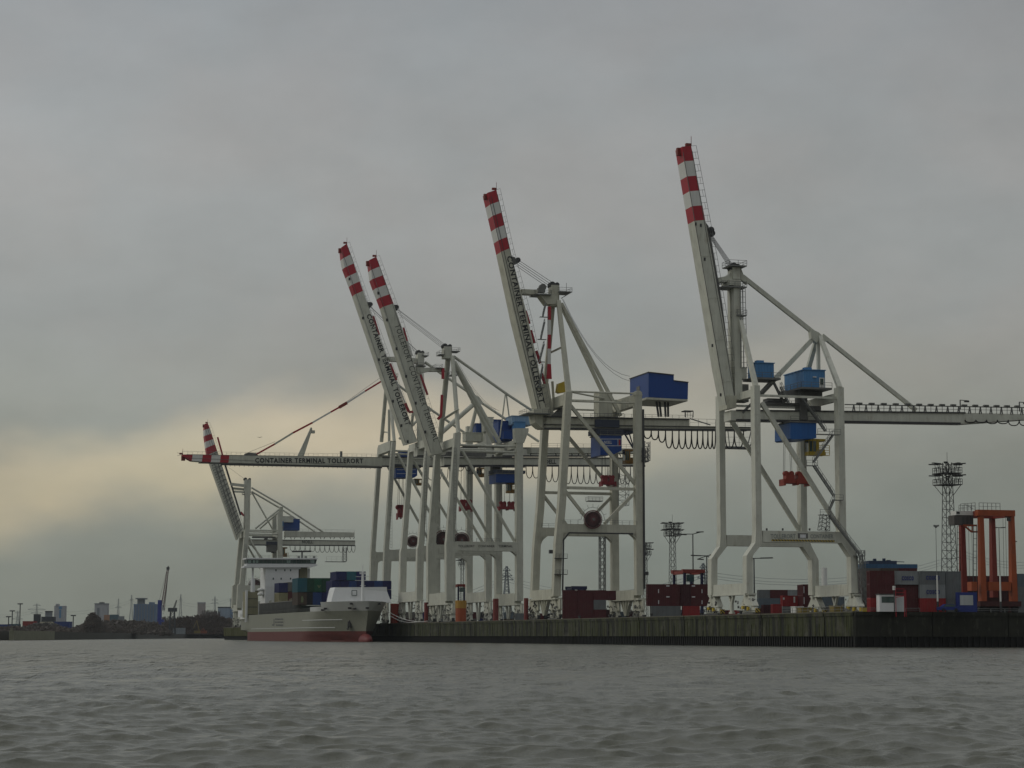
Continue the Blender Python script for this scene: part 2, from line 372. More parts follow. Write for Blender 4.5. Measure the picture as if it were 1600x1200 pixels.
def quay():
    root = empty('quay_wall', C0, ANG, label='mossy concrete quay wall with dark piles at its foot, running under the cranes', cat='quay wall')
    y = 0; k = 0
    while y < QEND:                            # local x = U, local y = D
        ln = [13.5, 17.0, 15.0, 19.0, 14.0][k % 5]; y1 = min(QEND, y+ln)
        mb = MB(); zt = ZQ-.02
        off = [0, .10, -.05, .06, 0][k % 5]
        mb.box(-.02-off, y+.12, 1.55, 1.2, y1-.12, zt)
        mb.box(-.22-off, y+.16, zt-.75, .2-off, y1-.16, zt+.02)
        yy = y+random.uniform(.8, 2.5)
        while yy < y1-1:
            ww = random.choice((.07,.09,.5,.9)); mb.box(-.02-off-random.uniform(.04,.12), yy-ww, 1.6, .1-off, yy+ww, zt-random.choice((.76,.76,1.4,2.2))); yy += random.uniform(1.6, 5.5)
        if random.random() < .45: mb.box(-.12-off, y+.2, 2.9, .1-off, y1-.2, 3.05)
        w_p = mb.build('wall_panel', MAR if y > QEND-150 else WALL, root)
        cp = MB(); cp.box(-.30-off, y+.1, zt-.16, .9, y1-.1, zt+.07); cp.build('coping', COP, w_p); y = y1; k += 1
    mb = MB()
    mb.box(.5, .3, -2, 1.0, QEND-.3, 1.7)
    yy = .4
    while yy < QEND: mb.box(.22, yy, -2, .5, yy+.5, 1.56); yy += 1.25
    mb.build('pile_row', PILE, root)
    mb = MB()                                  # end wall, facing the river mouth
    x = 0; k = 0
    while x < 420:
        x1 = x+16; mb.box(x+.1, -.35-(.08 if k % 2 else 0), 1.5, x1-.1, .5, ZQ-.02); mb.box(x+.1, -.6, ZQ-.7, x1-.1, .2, ZQ); x = x1; k += 1
    mb.build('end_wall_panel', mat('dark_wet_concrete', (.022,.022,.015), .85, var=.5, sc=.5, streak=.45, dirt=(.11,.105,.085), dirt_amt=.6, bump=.4), root)
    mb = MB(); mb.box(0, .0, -2, 420, .4, 1.52)
    x = 0
    while x < 420: mb.box(x, -.3, -2, x+.4, 0, 1.5); x += 1.3
    mb.build('end_pile_row', PILE, root)
    for y in np.arange(4, QEND, 24.0):         # bollards
        pass
    mb = MB()
    a = site(0.9, .4, 0); 
    g = MB(); P = [site(.9, .4, ZQ), site(3500, .4, ZQ), site(3500, QEND, ZQ), site(.9, QEND, ZQ)]
    g.face(P); tag(g.build('quay_yard', ASP), 'paved container yard on top of the quay', 'ground', kind='structure')
    for xx in (3.6, 22.5):
        r = MB(); r.beam(site(xx, 4, ZQ+.06), site(xx, QEND-6, ZQ+.06), .25, .12); tag(r.build('crane_rail', MID), 'steel crane rail nearest the water' if xx < 10 else 'steel crane rail on the yard side', 'rail')
    # pier end with yellow-green weed
quay()
BOL = [(60,'small iron bollard on the quay edge between the near crane bogies'),(118,'small iron bollard on the quay edge in the gap left of the nearest crane'),(150,'small iron bollard on the quay edge below the dark red container row'),(176,'small iron bollard beside the landside leg foot of the beige crane')]
for b, blab in BOL:
    mb = MB()
    mb.tube((0,0,0), (0,0,.55), .28, 8); mb.tube((0,0,.55), (0,0,.8), .42, 8)
    o = mb.build('mooring_bollard', DRK); o.location = site(1.0, b, ZQ); tag(o, blab, 'bollard', 'bollards along the quay edge')

# ------------------------------------------------------------------ crane helpers
class Crane(Frame):
    def __init__(s, px, label, V, paint=WHT, a=3.6):
        super().__init__(px, a); s.V = V; s.paint = paint
        s.root = empty('container_crane', s.O, ANG, label=label, cat='crane', group='container cranes on the quay')
    def bar(s, name, p1, p2, w, d, v, m=None, w2=None, tube=False, parent=None):
        mb = MB(); a = s.q(p1[0], p1[1], p1[2] if len(p1) > 2 else v); b = s.q(p2[0], p2[1], p2[2] if len(p2) > 2 else v)
        if tube: mb.tube(a, b, w/2, 10, r2=(w2 or w)/2)
        else: mb.beam(a, b, w, d, (0,1,0), w2=w2)
        return mb.build(name, m or s.paint, parent or s.root)
    def poly(s, mb, pts, v0, dep, mi=0):
        mb.prism([(lambda q: (q.x, q.z))(s.q(x, y, v0)) for x, y in pts], v0, v0+dep, mi)
    def rect(s, mb, x0, y0, x1, y1, v0, dep, mi=0):
        a = s.q(x0, y0, v0); b = s.q(x1, y1, v0)
        mb.box(min(a.x, b.x), v0, min(a.z, b.z), max(a.x, b.x), v0+dep, max(a.z, b.z), mi)
    def leg(s, pts, v, d, m=None, name='leg'):      # pts (px centre, py, width m); v centre
        mb = MB(); P = [(s.q(x, y, v-d/2), wd) for x, y, wd in pts]
        poly = [(p.x-wd/2, p.z) for p, wd in P]+[(p.x+wd/2, p.z) for p, wd in reversed(P)]
        # long thin box legs as a chain of hexahedra
        for (p, wa), (r, wb) in zip(P, P[1:]):
            mb.hexa([(r.x-wb/2, v-d/2, r.z), (r.x+wb/2, v-d/2, r.z), (r.x+wb/2, v+d/2, r.z), (r.x-wb/2, v+d/2, r.z),
                     (p.x-wa/2, v-d/2, p.z), (p.x+wa/2, v-d/2, p.z), (p.x+wa/2, v+d/2, p.z), (p.x-wa/2, v+d/2, p.z)])
        # weld seams
        for f in (.2, .4, .6, .8):
            (p, wa), (r, wb) = P[0], P[1]; c = p.lerp(r, f); ww = wa+(wb-wa)*f+.05
            mb.box(c.x-ww/2, v-d/2-.025, c.z-.08, c.x+ww/2, v+d/2+.025, c.z+.08)
        return mb.build(name, m or s.paint, s.root)
    def cross(s, name, a, b, w, h, m=None):    # a, b local points
        mb = MB(); mb.beam(a, b, w, h); return mb.build(name, m or s.paint, s.root)
    def boom(s, v0, dep, Lp, Rp, cuts, bands=(0,1,0,1,0), m=None, seam=True, seampos=.5):
        def along(P, t):
            ls = [math.dist(a, b) for a, b in zip(P, P[1:])]; T = t*sum(ls)
            for (a, b), l in zip(zip(P, P[1:]), ls):
                if T <= l+1e-9: f = T/l; return (a[0]+(b[0]-a[0])*f, a[1]+(b[1]-a[1])*f)
                T -= l
            return P[-1]
        st = [0]+list(cuts)+[x for x in (.40,.55,.7,.85,1.0) if x > cuts[-1]]
        mb = MB()
        for i, (t0, t1) in enumerate(zip(st, st[1:])):
            pts = [along(Lp, t0), along(Rp, t0), along(Rp, t1), along(Lp, t1)]
            mi = ([1, 2][bands[i]] if i < len(bands) else 0)
            s.poly(mb, pts, v0, dep, mi)
        for t in (.42, .58, .74, .9):
            a, b = along(Lp, t), along(Rp, t); a = s.q(*a, v0-.04); b = s.q(*b, v0-.04); mb.beam(a, b, .14, .08, (0,1,0), 0)
        o = mb.build('boom', [m or s.paint, RED, BWH], s.root)
        k = MB()
        if seam:
            f = lambda t: (lambda a, b: s.q(a[0]+(b[0]-a[0])*seampos, a[1]+(b[1]-a[1])*seampos, v0-.05))(along(Lp, t), along(Rp, t))
            k.beam(f(0.02), f(.98), .16, .06, (0,1,0))
        # edge plates
        for P in (Lp, Rp):
            k.beam(s.q(*along(P, .02), v0-.02), s.q(*along(P, .99), v0-.02), .12, .12, (0,1,0))
        k.build('flange', DRK if seam else MID, o)
        # access ladder behind the boom
        k = MB()
        def off(t, d): 
            a = along(Lp, t); b = along(Rp, t); A = s.q(*a, v0); B = s.q(*b, v0); n = (B-A).normalized(); return B+n*d
        n = 40
        for i in range(n+1):
            t = i/n*.97; a = off(t, -.1); b = off(t, 1.2); k.beam(a, b, .07, .07, (0,1,0))
        for i in range(n):
            t0, t1 = i/n*.97, (i+1)/n*.97; k.beam(off(t0, 1.2), off(t1, 1.2), .07, .07, (0,1,0)); 
            if i % 2: k.beam(off(t0, .65), off(t1, .65), .05, .05, (0,1,0))
        k.build('boom_ladder', RAIL, o)
        # tip fittings
        k = MB(); a = s.q(*along(Lp, .01), v0+dep*.3); k.box(a.x-1.2, a.y, a.z-1.4, a.x+.2, a.y+1.0, a.z+.3); b_ = s.q(*along(Rp, 0), v0+dep*.4); k.beam(b_, b_+Vector((0,0,2.2)), .1, .1, (0,1,0)); k.box(b_.x-1.2, b_.y, b_.z, b_.x+.1, b_.y+.8, b_.z+.6)
        k.build('tip_fitting', DOR, o)
        return o, along
    def btext(s, st, p, q_, h, v, m=TXT, bold=.02, parent=None, lift=0, space=1.0):
        a = s.q(p[0], p[1], v); b = s.q(q_[0], q_[1], v)
        return text('lettering', st, a, b, h, m, parent or s.root, bold, space, lift=lift)
    def bogies(s, us, vs, style=0, top=3.6, paint=None):
        wheelm = MID
        for u in us:
            for v in vs:
                mb = MB(); 
                # equaliser: trapezoid plate along v
                def tz(vc, half_b, half_t, z0, z1, th):
                    mb.hexa([(u-th, vc-half_b, z0), (u+th, vc-half_b, z0), (u+th, vc+half_b, z0), (u-th, vc+half_b, z0),
                             (u-th, vc-half_t, z1), (u+th, vc-half_t, z1), (u+th, vc+half_t, z1), (u-th, vc+half_t, z1)])
                tz(v, 3.6, 1.3, top*.45, top, .7)
                for dv in (-2.6, 2.6): tz(v+dv, 1.9, .5, .5, top*.45+.1, .45)
                mb.box(u-1.2, v-.5, top-.2, u+1.2, v+.5, top+.5)
                if style: mb.box(u-.25, v-4.6, top*.5, u+.25, v+4.6, top-.05); mb.box(u-.5, v-4.2, .95, u+.5, v+4.2, 1.5)
                b = mb.build('bogie', paint or s.paint, s.root)
                for i, dv in enumerate((-3.7, -1.6, 1.6, 3.7)):
                    wl = MB(); wl.tube((u-.35, v+dv, .5), (u+.35, v+dv, .5), .48, 12); wl.tube((u-.42, v+dv, .5), (u+.42, v+dv, .5), .2, 8)
                    wl.build('wheel', wheelm, b)
                bf = MB(); bf.beam((u, v-4.9, .9), (u, v-4.2, .9), .9, .9); bf.build('buffer', HAZ if style == 0 else DRK, b)
                gr = MB(); rg = random.Random(int(abs(u*13)+abs(v)*7))
                for _ in range(26 if style else 9):
                    c = Vector((u-rg.uniform(.75, 1.5), v+rg.uniform(-4.8, 4.8), rg.uniform(.35, top*.8))); gr.beam(c, c+Vector((rg.uniform(-.3,.3), rg.uniform(-.7,.7), rg.uniform(-.5,.6))), rg.uniform(.12,.4), rg.uniform(.12,.4))
                gr.beam((u-.9, v-5, .9), (u-.9, v+5, .9), .14, .14); gr.beam((u-.9, v-4.6, .25), (u-.9, v+4.6, .25), .3, .3); gr.build('running_gear', DRK if (int(abs(v)) % 2) else MID, b)
                for g_ in ((v-1.9, .9, v-1.1, 1.7), (v+1.0, 1.2, v+2.0, 1.9)):
                    mt = MB(); mt.box(u-1.15, g_[0], g_[1], u-.72, g_[2], g_[3]); mt.build('drive_motor', YEL if style == 0 else MID, b)
    def festoon(s, v, x0, x1, ytop, n, drops, r=.11, gather=1.0, m=CBL):
        mb = MB(); f = lambda i: x0+(x1-x0)*(1-(1-i/n)**gather)
        for i in range(n):
            a, b = f(i), f(i+1); d = drops[min(len(drops)-1, int(i*len(drops)/n))]
            pts = []
            for k in range(11):
                t = k/10; xx = a+(b-a)*(.5-.5*math.cos(math.pi*t)) ; yy = ytop+d*(1-abs(2*t-1)**2.4)
                pts.append(s.q(xx, yy, v))
            mb.path(pts, r)
        return mb.build('festoon_cable', m, s.root)
    def reel(s, px, py, r, v, m=REEL):
        c = s.q(px, py, v); o = MB()
        for k in range(28):
            a = 2*math.pi*k/28; a2 = 2*math.pi*(k+1)/28
            for vv in (-.45, .45):
                o.beam(c+Vector((math.cos(a)*r, vv, math.sin(a)*r)), c+Vector((math.cos(a2)*r, vv, math.sin(a2)*r)), .16, .16, (0,1,0))
                o.beam(c+Vector((0, vv, 0)), c+Vector((math.cos(a)*r, vv, math.sin(a)*r)), .12, .12, (0,1,0))
        b = o.build('cable_reel', m, s.root)
        q = MB(); q.tube(c+Vector((0,-.3,0)), c+Vector((0,.3,0)), r*.86, 26); q.build('wound_cable', CBL, b)
        q = MB(); q.tube(c+Vector((0,-.9,0)), c+Vector((0,1.2,0)), r*.16, 10); q.build('hub', MID, b)
        q = MB()
        for k in range(9):
            a = math.pi*k/8; a2 = math.pi*(k+1)/8; R2 = r+.9
            q.beam(c+Vector((math.cos(a)*R2, 0, math.sin(a)*R2)), c+Vector((math.cos(a)*(R2+.9), 0, math.sin(a)*(R2+.9))), .08, .08, (0,1,0))
            if k < 8: q.beam(c+Vector((math.cos(a)*R2, 0, math.sin(a)*R2)), c+Vector((math.cos(a2)*R2, 0, math.sin(a2)*R2)), .1, .1, (0,1,0))
        q.build('reel_guard', RAIL, b)
    def spreader(s, x0, y0, x1, y1, v, m, yrope, ropes=4):
        a = s.q(x0, y1, v); b = s.q(x1, y0, v); w_ = b.x-a.x; h = b.z-a.z
        mb = MB(); mb.box(a.x, v-1.2, a.z+.15*h, b.x, v-.6, a.z+.4*h); mb.box(a.x, v+.6, a.z+.15*h, b.x, v+1.2, a.z+.4*h)
        for f in (0, .92): mb.box(a.x+w_*f, v-1.4, a.z, a.x+w_*(f+.08), v+1.4, a.z+.42*h)
        mb.box(a.x+.48*w_, v-1.3, a.z+.05*h, a.x+.56*w_, v+1.3, a.z+.45*h)
        mb.box(a.x+.12*w_, v-.9, a.z+.3*h, a.x+.44*w_, v+.9, a.z+.72*h); mb.box(a.x+.56*w_, v-.9, a.z+.3*h, a.x+.88*w_, v+.9, a.z+.8*h)
        o = mb.build('spreader', m, s.root)
        q = MB()
        for f in (.16, .36, .62, .82): q.tube((a.x+w_*f, v-.5, a.z+.8*h), (a.x+w_*f, v+.5, a.z+.8*h), h*.17, 12)
        q.build('sheave', m, o)
        q = MB()
        for i in range(ropes):
            x = a.x+w_*(.1+.27*i); t = s.q(x0, yrope, v)
            for dv in (-.4, .4): q.beam((x, v+dv, a.z+.8*h), (x+.2*(-1)**i, v+dv, t.z), .07, .07, (0,1,0))
        q.build('hoist_rope', DRK, o)
        return o
def hazmat():
    m = bpy.data.materials.new('hazard_stripes'); m.use_nodes = True; t = m.node_tree; b = t.nodes['Principled BSDF']; b.inputs['Roughness'].default_value = .6
    tcn = t.nodes.new('ShaderNodeTexCoord'); sp = t.nodes.new('ShaderNodeSeparateXYZ'); t.links.new(tcn.outputs['Object'], sp.inputs[0])
    a = t.nodes.new('ShaderNodeMath'); a.operation = 'ADD'; t.links.new(sp.outputs[0], a.inputs[0]); t.links.new(sp.outputs[2], a.inputs[1])
    a3 = t.nodes.new('ShaderNodeMath'); a3.operation = 'MULTIPLY_ADD'; t.links.new(sp.outputs[1], a3.inputs[0]); a3.inputs[1].default_value = .8; t.links.new(a.outputs[0], a3.inputs[2])
    f = t.nodes.new('ShaderNodeMath'); f.operation = 'MULTIPLY'; t.links.new(a3.outputs[0], f.inputs[0]); f.inputs[1].default_value = 1.45
    fr = t.nodes.new('ShaderNodeMath'); fr.operation = 'FRACT'; t.links.new(f.outputs[0], fr.inputs[0])
    g_ = t.nodes.new('ShaderNodeMath'); g_.operation = 'GREATER_THAN'; t.links.new(fr.outputs[0], g_.inputs[0]); g_.inputs[1].default_value = .5
    mx = t.nodes.new('ShaderNodeMix'); mx.data_type = 'RGBA'; t.links.new(g_.outputs[0], mx.inputs['Factor']); mx.inputs['A'].default_value = (.42, .30, .03, 1); mx.inputs['B'].default_value = (.015, .015, .015, 1)
    t.links.new(mx.outputs['Result'], b.inputs['Base Color']); return m
HAZ = hazmat()
def trolley_house(C, pts, v0, dep, m, parent=None):
    mb = MB(); C.poly(mb, pts, v0, dep); o = mb.build('trolley_house', m, C.root)
    q = MB(); a = C.q(pts[0][0], pts[0][1], v0); b = C.q(pts[1][0], pts[1][1], v0); 
    q.box(a.x-.3, v0-.3, a.z-.05, b.x+.3, v0+dep+.3, a.z+.25); q.rail((a.x, v0-.2, a.z+.25), (b.x, v0-.2, a.z+.25)); q.build('roof_frame', MID, o)
    return o
def cabin(C, x0, y0, x1, y1, v0, dep, m, glass=(0,.45)):
    a = C.q(x0, y1, v0); b = C.q(x1, y0, v0); w_ = b.x-a.x; h = b.z-a.z
    mb = MB(); mb.box(a.x, v0, a.z, b.x, v0+dep, a.z+.22*h); mb.box(a.x, v0, b.z-.14*h, b.x, v0+dep, b.z); mb.box(a.x+.48*w_, v0+.05, a.z, a.x+.62*w_, v0+dep-.05, b.z-.05); mb.box(a.x+.62*w_, v0+.4, a.z, b.x, v0+dep-.4, a.z+.38*h)
    for f in (0, .22, .44):
        for vv in (v0, v0+dep-.12): mb.box(a.x+f*w_, vv, a.z, a.x+f*w_+.12, vv+.12, b.z)
    o = mb.build('operator_cabin', m, C.root)
    q = MB(); q.box(a.x+.03, v0+.06, a.z+.2*h, a.x+.48*w_, v0+dep-.06, b.z-.14*h); q.build('window', GLS, o)
    q = MB(); q.rail((a.x+.5*w_, v0-.7, a.z), (b.x+.6, v0-.7, a.z), step=1, r=.07); q.rail((b.x+.6, v0-.7, a.z+1.1), (a.x+.5*w_, v0-.7, a.z+1.1), step=1, r=.07); q.box(a.x+.5*w_, v0-.7, a.z-.1, b.x+.6, v0, a.z); q.build('railing', m, o)
    return o
def platform(C, name, x0, x1, y, v0, dep, parent=None, rail=True, m=RAIL, th=.25):
    a = C.q(x0, y, v0); b = C.q(x1, y, v0); mb = MB(); z = (a.z+b.z)/2; mb.box(a.x, v0, z-th, b.x, v0+dep, z)
    if rail:
        mb.rail((a.x, v0, z), (b.x, v0, z)); mb.rail((a.x, v0+dep, z), (b.x, v0+dep, z)); mb.rail((b.x, v0, z), (b.x, v0+dep, z)); mb.rail((a.x, v0, z), (a.x, v0+dep, z))
    return mb.build(name, m, parent or C.root)
def ropes(C, pairs, r=.06, name='hoist_rope', sag=0):
    mb = MB()
    for (p, q_) in pairs:
        a = C.q(*p); b = C.q(*q_)
        if sag: mb.path([a.lerp(b, k/8)-Vector((0,0,sag*4*(k/8)*(1-k/8))) for k in range(9)], r)
        else: mb.tube(a, b, r, 5)
    return mb.build(name, DRK, C.root)
def masthead(C, x0, y0, x1, y1, v0, dep, m=None):
    mb = MB(); C.rect(mb, x0, y0, x1, y1, v0, dep); o = mb.build('mast_head', m or C.paint, C.root)
    q = MB(); a = C.q(x0, y0, v0); b = C.q(x1, y0, v0); 
    for dv in (.2, .5, .8): q.tube((a.x+.5, v0+dep*dv-.2, a.z+.2), (a.x+.5, v0+dep*dv+.2, a.z+.2), .9, 14); q.tube((b.x-.5, v0+dep*dv-.2, b.z+.1), (b.x-.5, v0+dep*dv+.2, b.z+.1), .7, 14)
    q.build('sheave', DRK, o)
    return o
def vfor(fr, u, px, z=20):
    lo, hi = -30, 300
    for _ in range(50):
        m_ = (lo+hi)/2; p = fr.O+U*u+D*m_+Vector((0,0,z-EYE)); q = CAMR.transposed() @ p
        if 800+FPX*q.x/-q.z > px: lo = m_
        else: hi = m_
    return lo

# ================================================================== crane nearest, on the right
def crane_right():
    C = Crane(1171, 'nearest and rightmost crane, pale grey with light blue houses and an unlettered raised boom', 0, WHT)
    p = C.q(1178, 829, 0); V = vfor(C, p.x, 1122.5, 23); C.V = V; vm = V/2
    dn = 2.3
    NS = [(1183, 602, 1.35), (1186, 829, 1.35), (1186, 848, 1.7), (1171.5, 868, 1.45), (1171.5, 927, 1.45)]
    LN = [(1314, 605, 1.4), (1317.5, 829, 1.5), (1322, 848, 2.2), (1335, 870, 1.7), (1336, 927, 1.7)]
    C.leg(NS, 0, dn); C.leg(LN, 0, dn)
    # far legs share the shape: same local coordinates
    for pts in (NS, LN):
        mb = MB(); P = [(C.q(x, y, -dn/2), wd) for x, y, wd in pts]
        for (p_, wa), (r, wb) in zip(P, P[1:]):
            v = V
            mb.hexa([(r.x-wb/2, v-dn/2, r.z), (r.x+wb/2, v-dn/2, r.z), (r.x+wb/2, v+dn/2, r.z), (r.x-wb/2, v+dn/2, r.z),
                     (p_.x-wa/2, v-dn/2, p_.z), (p_.x+wa/2, v-dn/2, p_.z), (p_.x+wa/2, v+dn/2, p_.z), (p_.x-wa/2, v+dn/2, p_.z)])
        mb.build('leg', C.paint, C.root)
    uS = C.q(1171.5, 920, 0).x; uL = C.q(1336, 920, 0).x; uSt = C.q(1184, 700, 0).x; uLt = C.q(1315, 700, 0).x
    zs0 = C.q(1171, 928, 0).z; zs1 = C.q(1171, 911, 0).z
    for u in (uS, uL):
        mb = MB(); mb.box(u-.8, dn/2, zs0+.1, u+.8, V-dn/2, zs1); mb.box(u-.95, -1.5, zs0-.2, u+.95, V+1.5, zs0+.1); mb.build('sill_beam', C.paint, C.root)
        mb = MB()
        mb.box(u-.35, vm-1.0, 0.3, u+.35, vm+1.0, .7); mb.beam((u, vm-1.2, zs0-.2), (u, vm, 2.2), .5, .5, (1,0,0)); mb.beam((u, vm+1.2, zs0-.2), (u, vm, 2.2), .5, .5, (1,0,0)); mb.box(u-.3, vm-.5, .6, u+.3, vm+.5, 2.4)
        mb.build('storm_anchor', C.paint, C.root)
    C.bogies((uS, uL), (.2, V-.2), 0, zs0-.3)
    # portal beams
    for v in (0, V):
        mb = MB(); a = C.q(1192, 829, -dn/2); b = C.q(1312, 848.5, -dn/2)
        mb.box(uSt+.5, v-dn/2+.05, b.z, uLt-.5, v+dn/2-.05, a.z); o = mb.build('portal_beam', C.paint, C.root)
        if v == 0:
            y0 = -dn/2+.05
            g = MB(); l = C.q(1205.5, 842.6, y0); r = C.q(1304, 848, y0); g.box(l.x, y0-.04, r.z+.15, r.x, y0+.01, l.z); g.build('hazard_strip', HAZ, o)
            C.btext('TOLLERORT', (1204, 838, y0)[:2], (1243, 838), 1.0, y0, TXG, .02, o)
            C.btext('CONTAINER', (1266, 838), (1302, 838), .9, y0, TXG, .02, o)
            g = MB(); l = C.q(1246.5, 833, y0); r = C.q(1262.5, 841.5, y0); g.box(l.x, y0-.05, r.z, r.x, y0+.01, l.z); s_ = g.build('sign_frame', MID, o)
            g = MB(); l = C.q(1250, 835, y0); r = C.q(1259, 840.5, y0); g.box(l.x, y0-.09, r.z, r.x, y0-.045, l.z); g.build('sign_panel', TXW, s_)
            g = MB()
            for x in (1198, 1223, 1265, 1290): q_ = C.q(x, 829, 0); g.box(q_.x-.15, -.15, q_.z, q_.x+.15, .15, q_.z+.5)
            g.build('warning_lamp', DRK, o)
    # top cross beams
    za = C.q(1183, 606, 0).z; zb = C.q(1183, 619, 0).z
    mb = MB(); mb.box(uSt-.9, dn/2, zb, uSt+.5, V-dn/2, za-.2); mb.build('cross_beam', C.paint, C.root)
    mb = MB(); mb.box(uLt-.6, dn/2, zb-.3, uLt+.6, V-dn/2, za-.4); mb.build('cross_beam', C.paint, C.root)
    for v in (0, V):   # thin top ties along the gauge
        mb = MB(); z1 = C.q(1190, 618, 0).z; mb.beam((uSt, v, z1), (uLt, v, z1), .5, .5, (0,1,0)); mb.build('tie_beam', C.paint, C.root)
    # diagonals
    a = C.q(1190, 629, 0); b = C.q(1319, 838, 0)
    for v in (0, V): 
        mb = MB(); mb.beam((a.x, v, a.z), (b.x, v, b.z), .95, .8, (0,1,0)); mb.build('diagonal_brace', C.paint, C.root)
    # girder
    v0 = vm-2.1; dep = 4.2
    mb = MB()
    C.poly(mb, [(1142, 641), (1508, 645), (1508, 662), (1142, 656.5)], v0, dep)
    C.poly(mb, [(1508, 645), (1660, 648.5), (1660, 651.5), (1508, 662)], v0, dep)
    gd = mb.build('girder', C.paint, C.root)
    mb = MB(); q1 = C.q(1150, 656.6, v0); q2 = C.q(1500, 662, v0); mb.beam(q1-Vector((0,.15,0)), q2-Vector((0,.15,0)), .5, .5, (0,1,0)); q1 = C.q(1150, 641, v0); q2 = C.q(1508, 645, v0); mb.beam(q1-Vector((0,.1,0)), q2-Vector((0,.1,0)), .3, .35, (0,1,0)); mb.build('trolley_rail', DRK, gd)
    mb = MB(); A = C.q(1320, 632, v0); B = C.q(1660, 638, v0)
    mb.beam(A, B, .22, .22, (0,1,0))
    n = 22
    for i in range(n+1):
        x = 1334+i*(19.3-.12*i); 
        if x > 1655: break
        t = C.q(x, 632.4+(x-1334)*.018, v0); 
        for dx in (-1.7, 1.7):
            m_ = C.q(x+dx, 642+(x-1334)*.022, v0); mb.beam(t, m_, .22, .22, (0,1,0))
        c = C.q(x+9, 630.8+(x-1334)*.018, v0); mb.box(c.x-.6, c.y-.3, c.z-.1, c.x+.6, c.y+.5, c.z+.25)
        d_ = C.q(x+9, 642+(x-1334)*.02, v0); mb.beam(c, d_, .1, .1, (0,1,0))
    mb.beam(C.q(1320, 637, v0), C.q(1660, 642.5, v0), .08, .08, (0,1,0))
    mb.build('cable_tray', MID, gd)
    for x, y in ((1500.5, 640), (1593, 643)):
        mb = MB(); a = C.q(x, y, v0); t = a+Vector((0,0,2.2)); mb.beam(a, t, .2, .2, (0,1,0)); mb.beam(t, t+Vector((2.2,0,-.1)), .16, .16, (0,1,0)); mb.box(t.x+1.1, t.y-.25, t.z-.45, t.x+2.2, t.y+.25, t.z-.15); mb.build('lamp_post', DRK, gd)
    C.festoon(v0-.2, 1508, 1660, 656, 9, [4,6,9,10,10], .13)
    # boom
    bo, al = C.boom(v0-.1, 4.4, [(1065.7,229),(1094.7,400),(1131,619),(1136,637)], [(1080,228),(1112.5,400),(1149.6,619),(1150,636)], (.056,.114,.171,.228,.284), seam=False)
    mb = MB(); C.poly(mb, [(1135,618),(1151,618),(1150.5,637),(1136,639)], v0-.35, 4.9); mb.build('boom_hinge', BEI, bo)
    mb = MB(); C.poly(mb, [(1100,344),(1107,353),(1111,372),(1128,470),(1137,540),(1133,540),(1104,368)], v0+.6, .5); C.poly(mb, [(1100,344),(1107,353),(1111,372),(1105,372)], v0+3.0, .5); mb.build('pulley_bracket', MID, bo)
    mb = MB()
    for x, y in ((1107.5,361),(1109,366)): c = C.q(x, y, vm); mb.tube(c-Vector((0,1.6,0)), c+Vector((0,1.6,0)), .75, 12)
    mb.build('sheave', DRK, bo)
    for x, y in ((1087,350),(1101,405),(1113,540),(1126,617),(1095,352)): c = C.q(x, y, v0-.1); mb = MB(); mb.box(c.x-.2, c.y-.1, c.z-.35, c.x+.2, c.y, c.z+.35); mb.build('inspection_hatch', DRK, bo)
    # mast
    for v, x0, x1, mm in ((vm-1.6, 1150, 1152.5, C.paint), (vm+1.9, 1143.5, 1147, C.paint)):
        mb = MB(); a = C.q(x0, 440, v); b = C.q(x1, 625, v); mb.beam(a, b, 1.7, 1.6, (0,1,0)); mb.build('mast', mm, C.root)
    mb = MB(); C.rect(mb, 1140, 436, 1158, 446, vm-2.6, 5.2); mb.build('mast_head', C.paint, C.root)
    masthead(C, 1145, 417, 1157, 436, vm-1.6, 3.2)
    mb = MB(); C.poly(mb, [(1119,434.5),(1137,431),(1145,424),(1145,442),(1137,440),(1119,441.5)], vm-1.3, 2.6); mb.build('boom_latch_arm', C.paint, C.root)
    platform(C, 'mast_platform', 1140, 1167, 414, vm-2.6, 4.6); platform(C, 'mast_platform', 1130, 1167, 447, vm-3, 5, rail=True); platform(C, 'mast_platform', 1152, 1167, 491.5, vm-3, 4)
    mb = MB(); mb.ladder(C.q(1162, 447, vm-2.6), C.q(1165, 575, vm-2.6), .7, side=(1,0,0)); mb.ladder(C.q(1158.5, 447, vm-2.9), C.q(1159.5, 575, vm-2.9), .7, side=(1,0,0)); mb.build('mast_ladder', RAIL, C.root)
    C.bar('mast_brace', (1155, 492, vm-1.8), (1181, 604, 0), .85, .8, 0, w2=1.1); C.bar('mast_brace', (1148, 492, vm+1.8), (1139, 600, V), .85, .8, 0)
    # back stays
    mb = MB(); C.poly(mb, [(1157.5,418),(1163,432),(1170,440),(1168,444),(1157.5,436)], vm-.6, 1.2); mb.build('gusset', C.paint, C.root)
    C.bar('back_stay', (1160, 432), (1270, 519), .95, .8, vm); C.bar('back_stay', (1284, 524), (1431, 641), .85, .8, vm)
    mb = MB(); C.poly(mb, [(1266,513),(1279,519),(1293,532),(1288,535),(1280,531),(1276,536),(1268,529)], vm-.7, 1.4); mb.build('stay_node', C.paint, C.root)
    C.bar('stay_leg', (1272, 527, vm), (1190, 614, vm-1), 1.0, .8, vm); C.bar('stay_leg', (1281, 526, vm-.5), (1312, 606, 0), .9, .8, 0, w2=1.1)
    C.bar('stay_leg', (1276, 530, vm+.5), (1251, 618, V), .9, .8, 0, w2=1.1); C.bar('stay_leg', (1278, 530, vm), (1279.5, 612, vm), .7, .7, vm)
    ropes(C, [((1106+k*.7, 358+k*3, vm-1.5+k*.6), (1147-k*1.5, 417+k*.8, vm-1.2+k*.5)) for k in range(5)], .065)
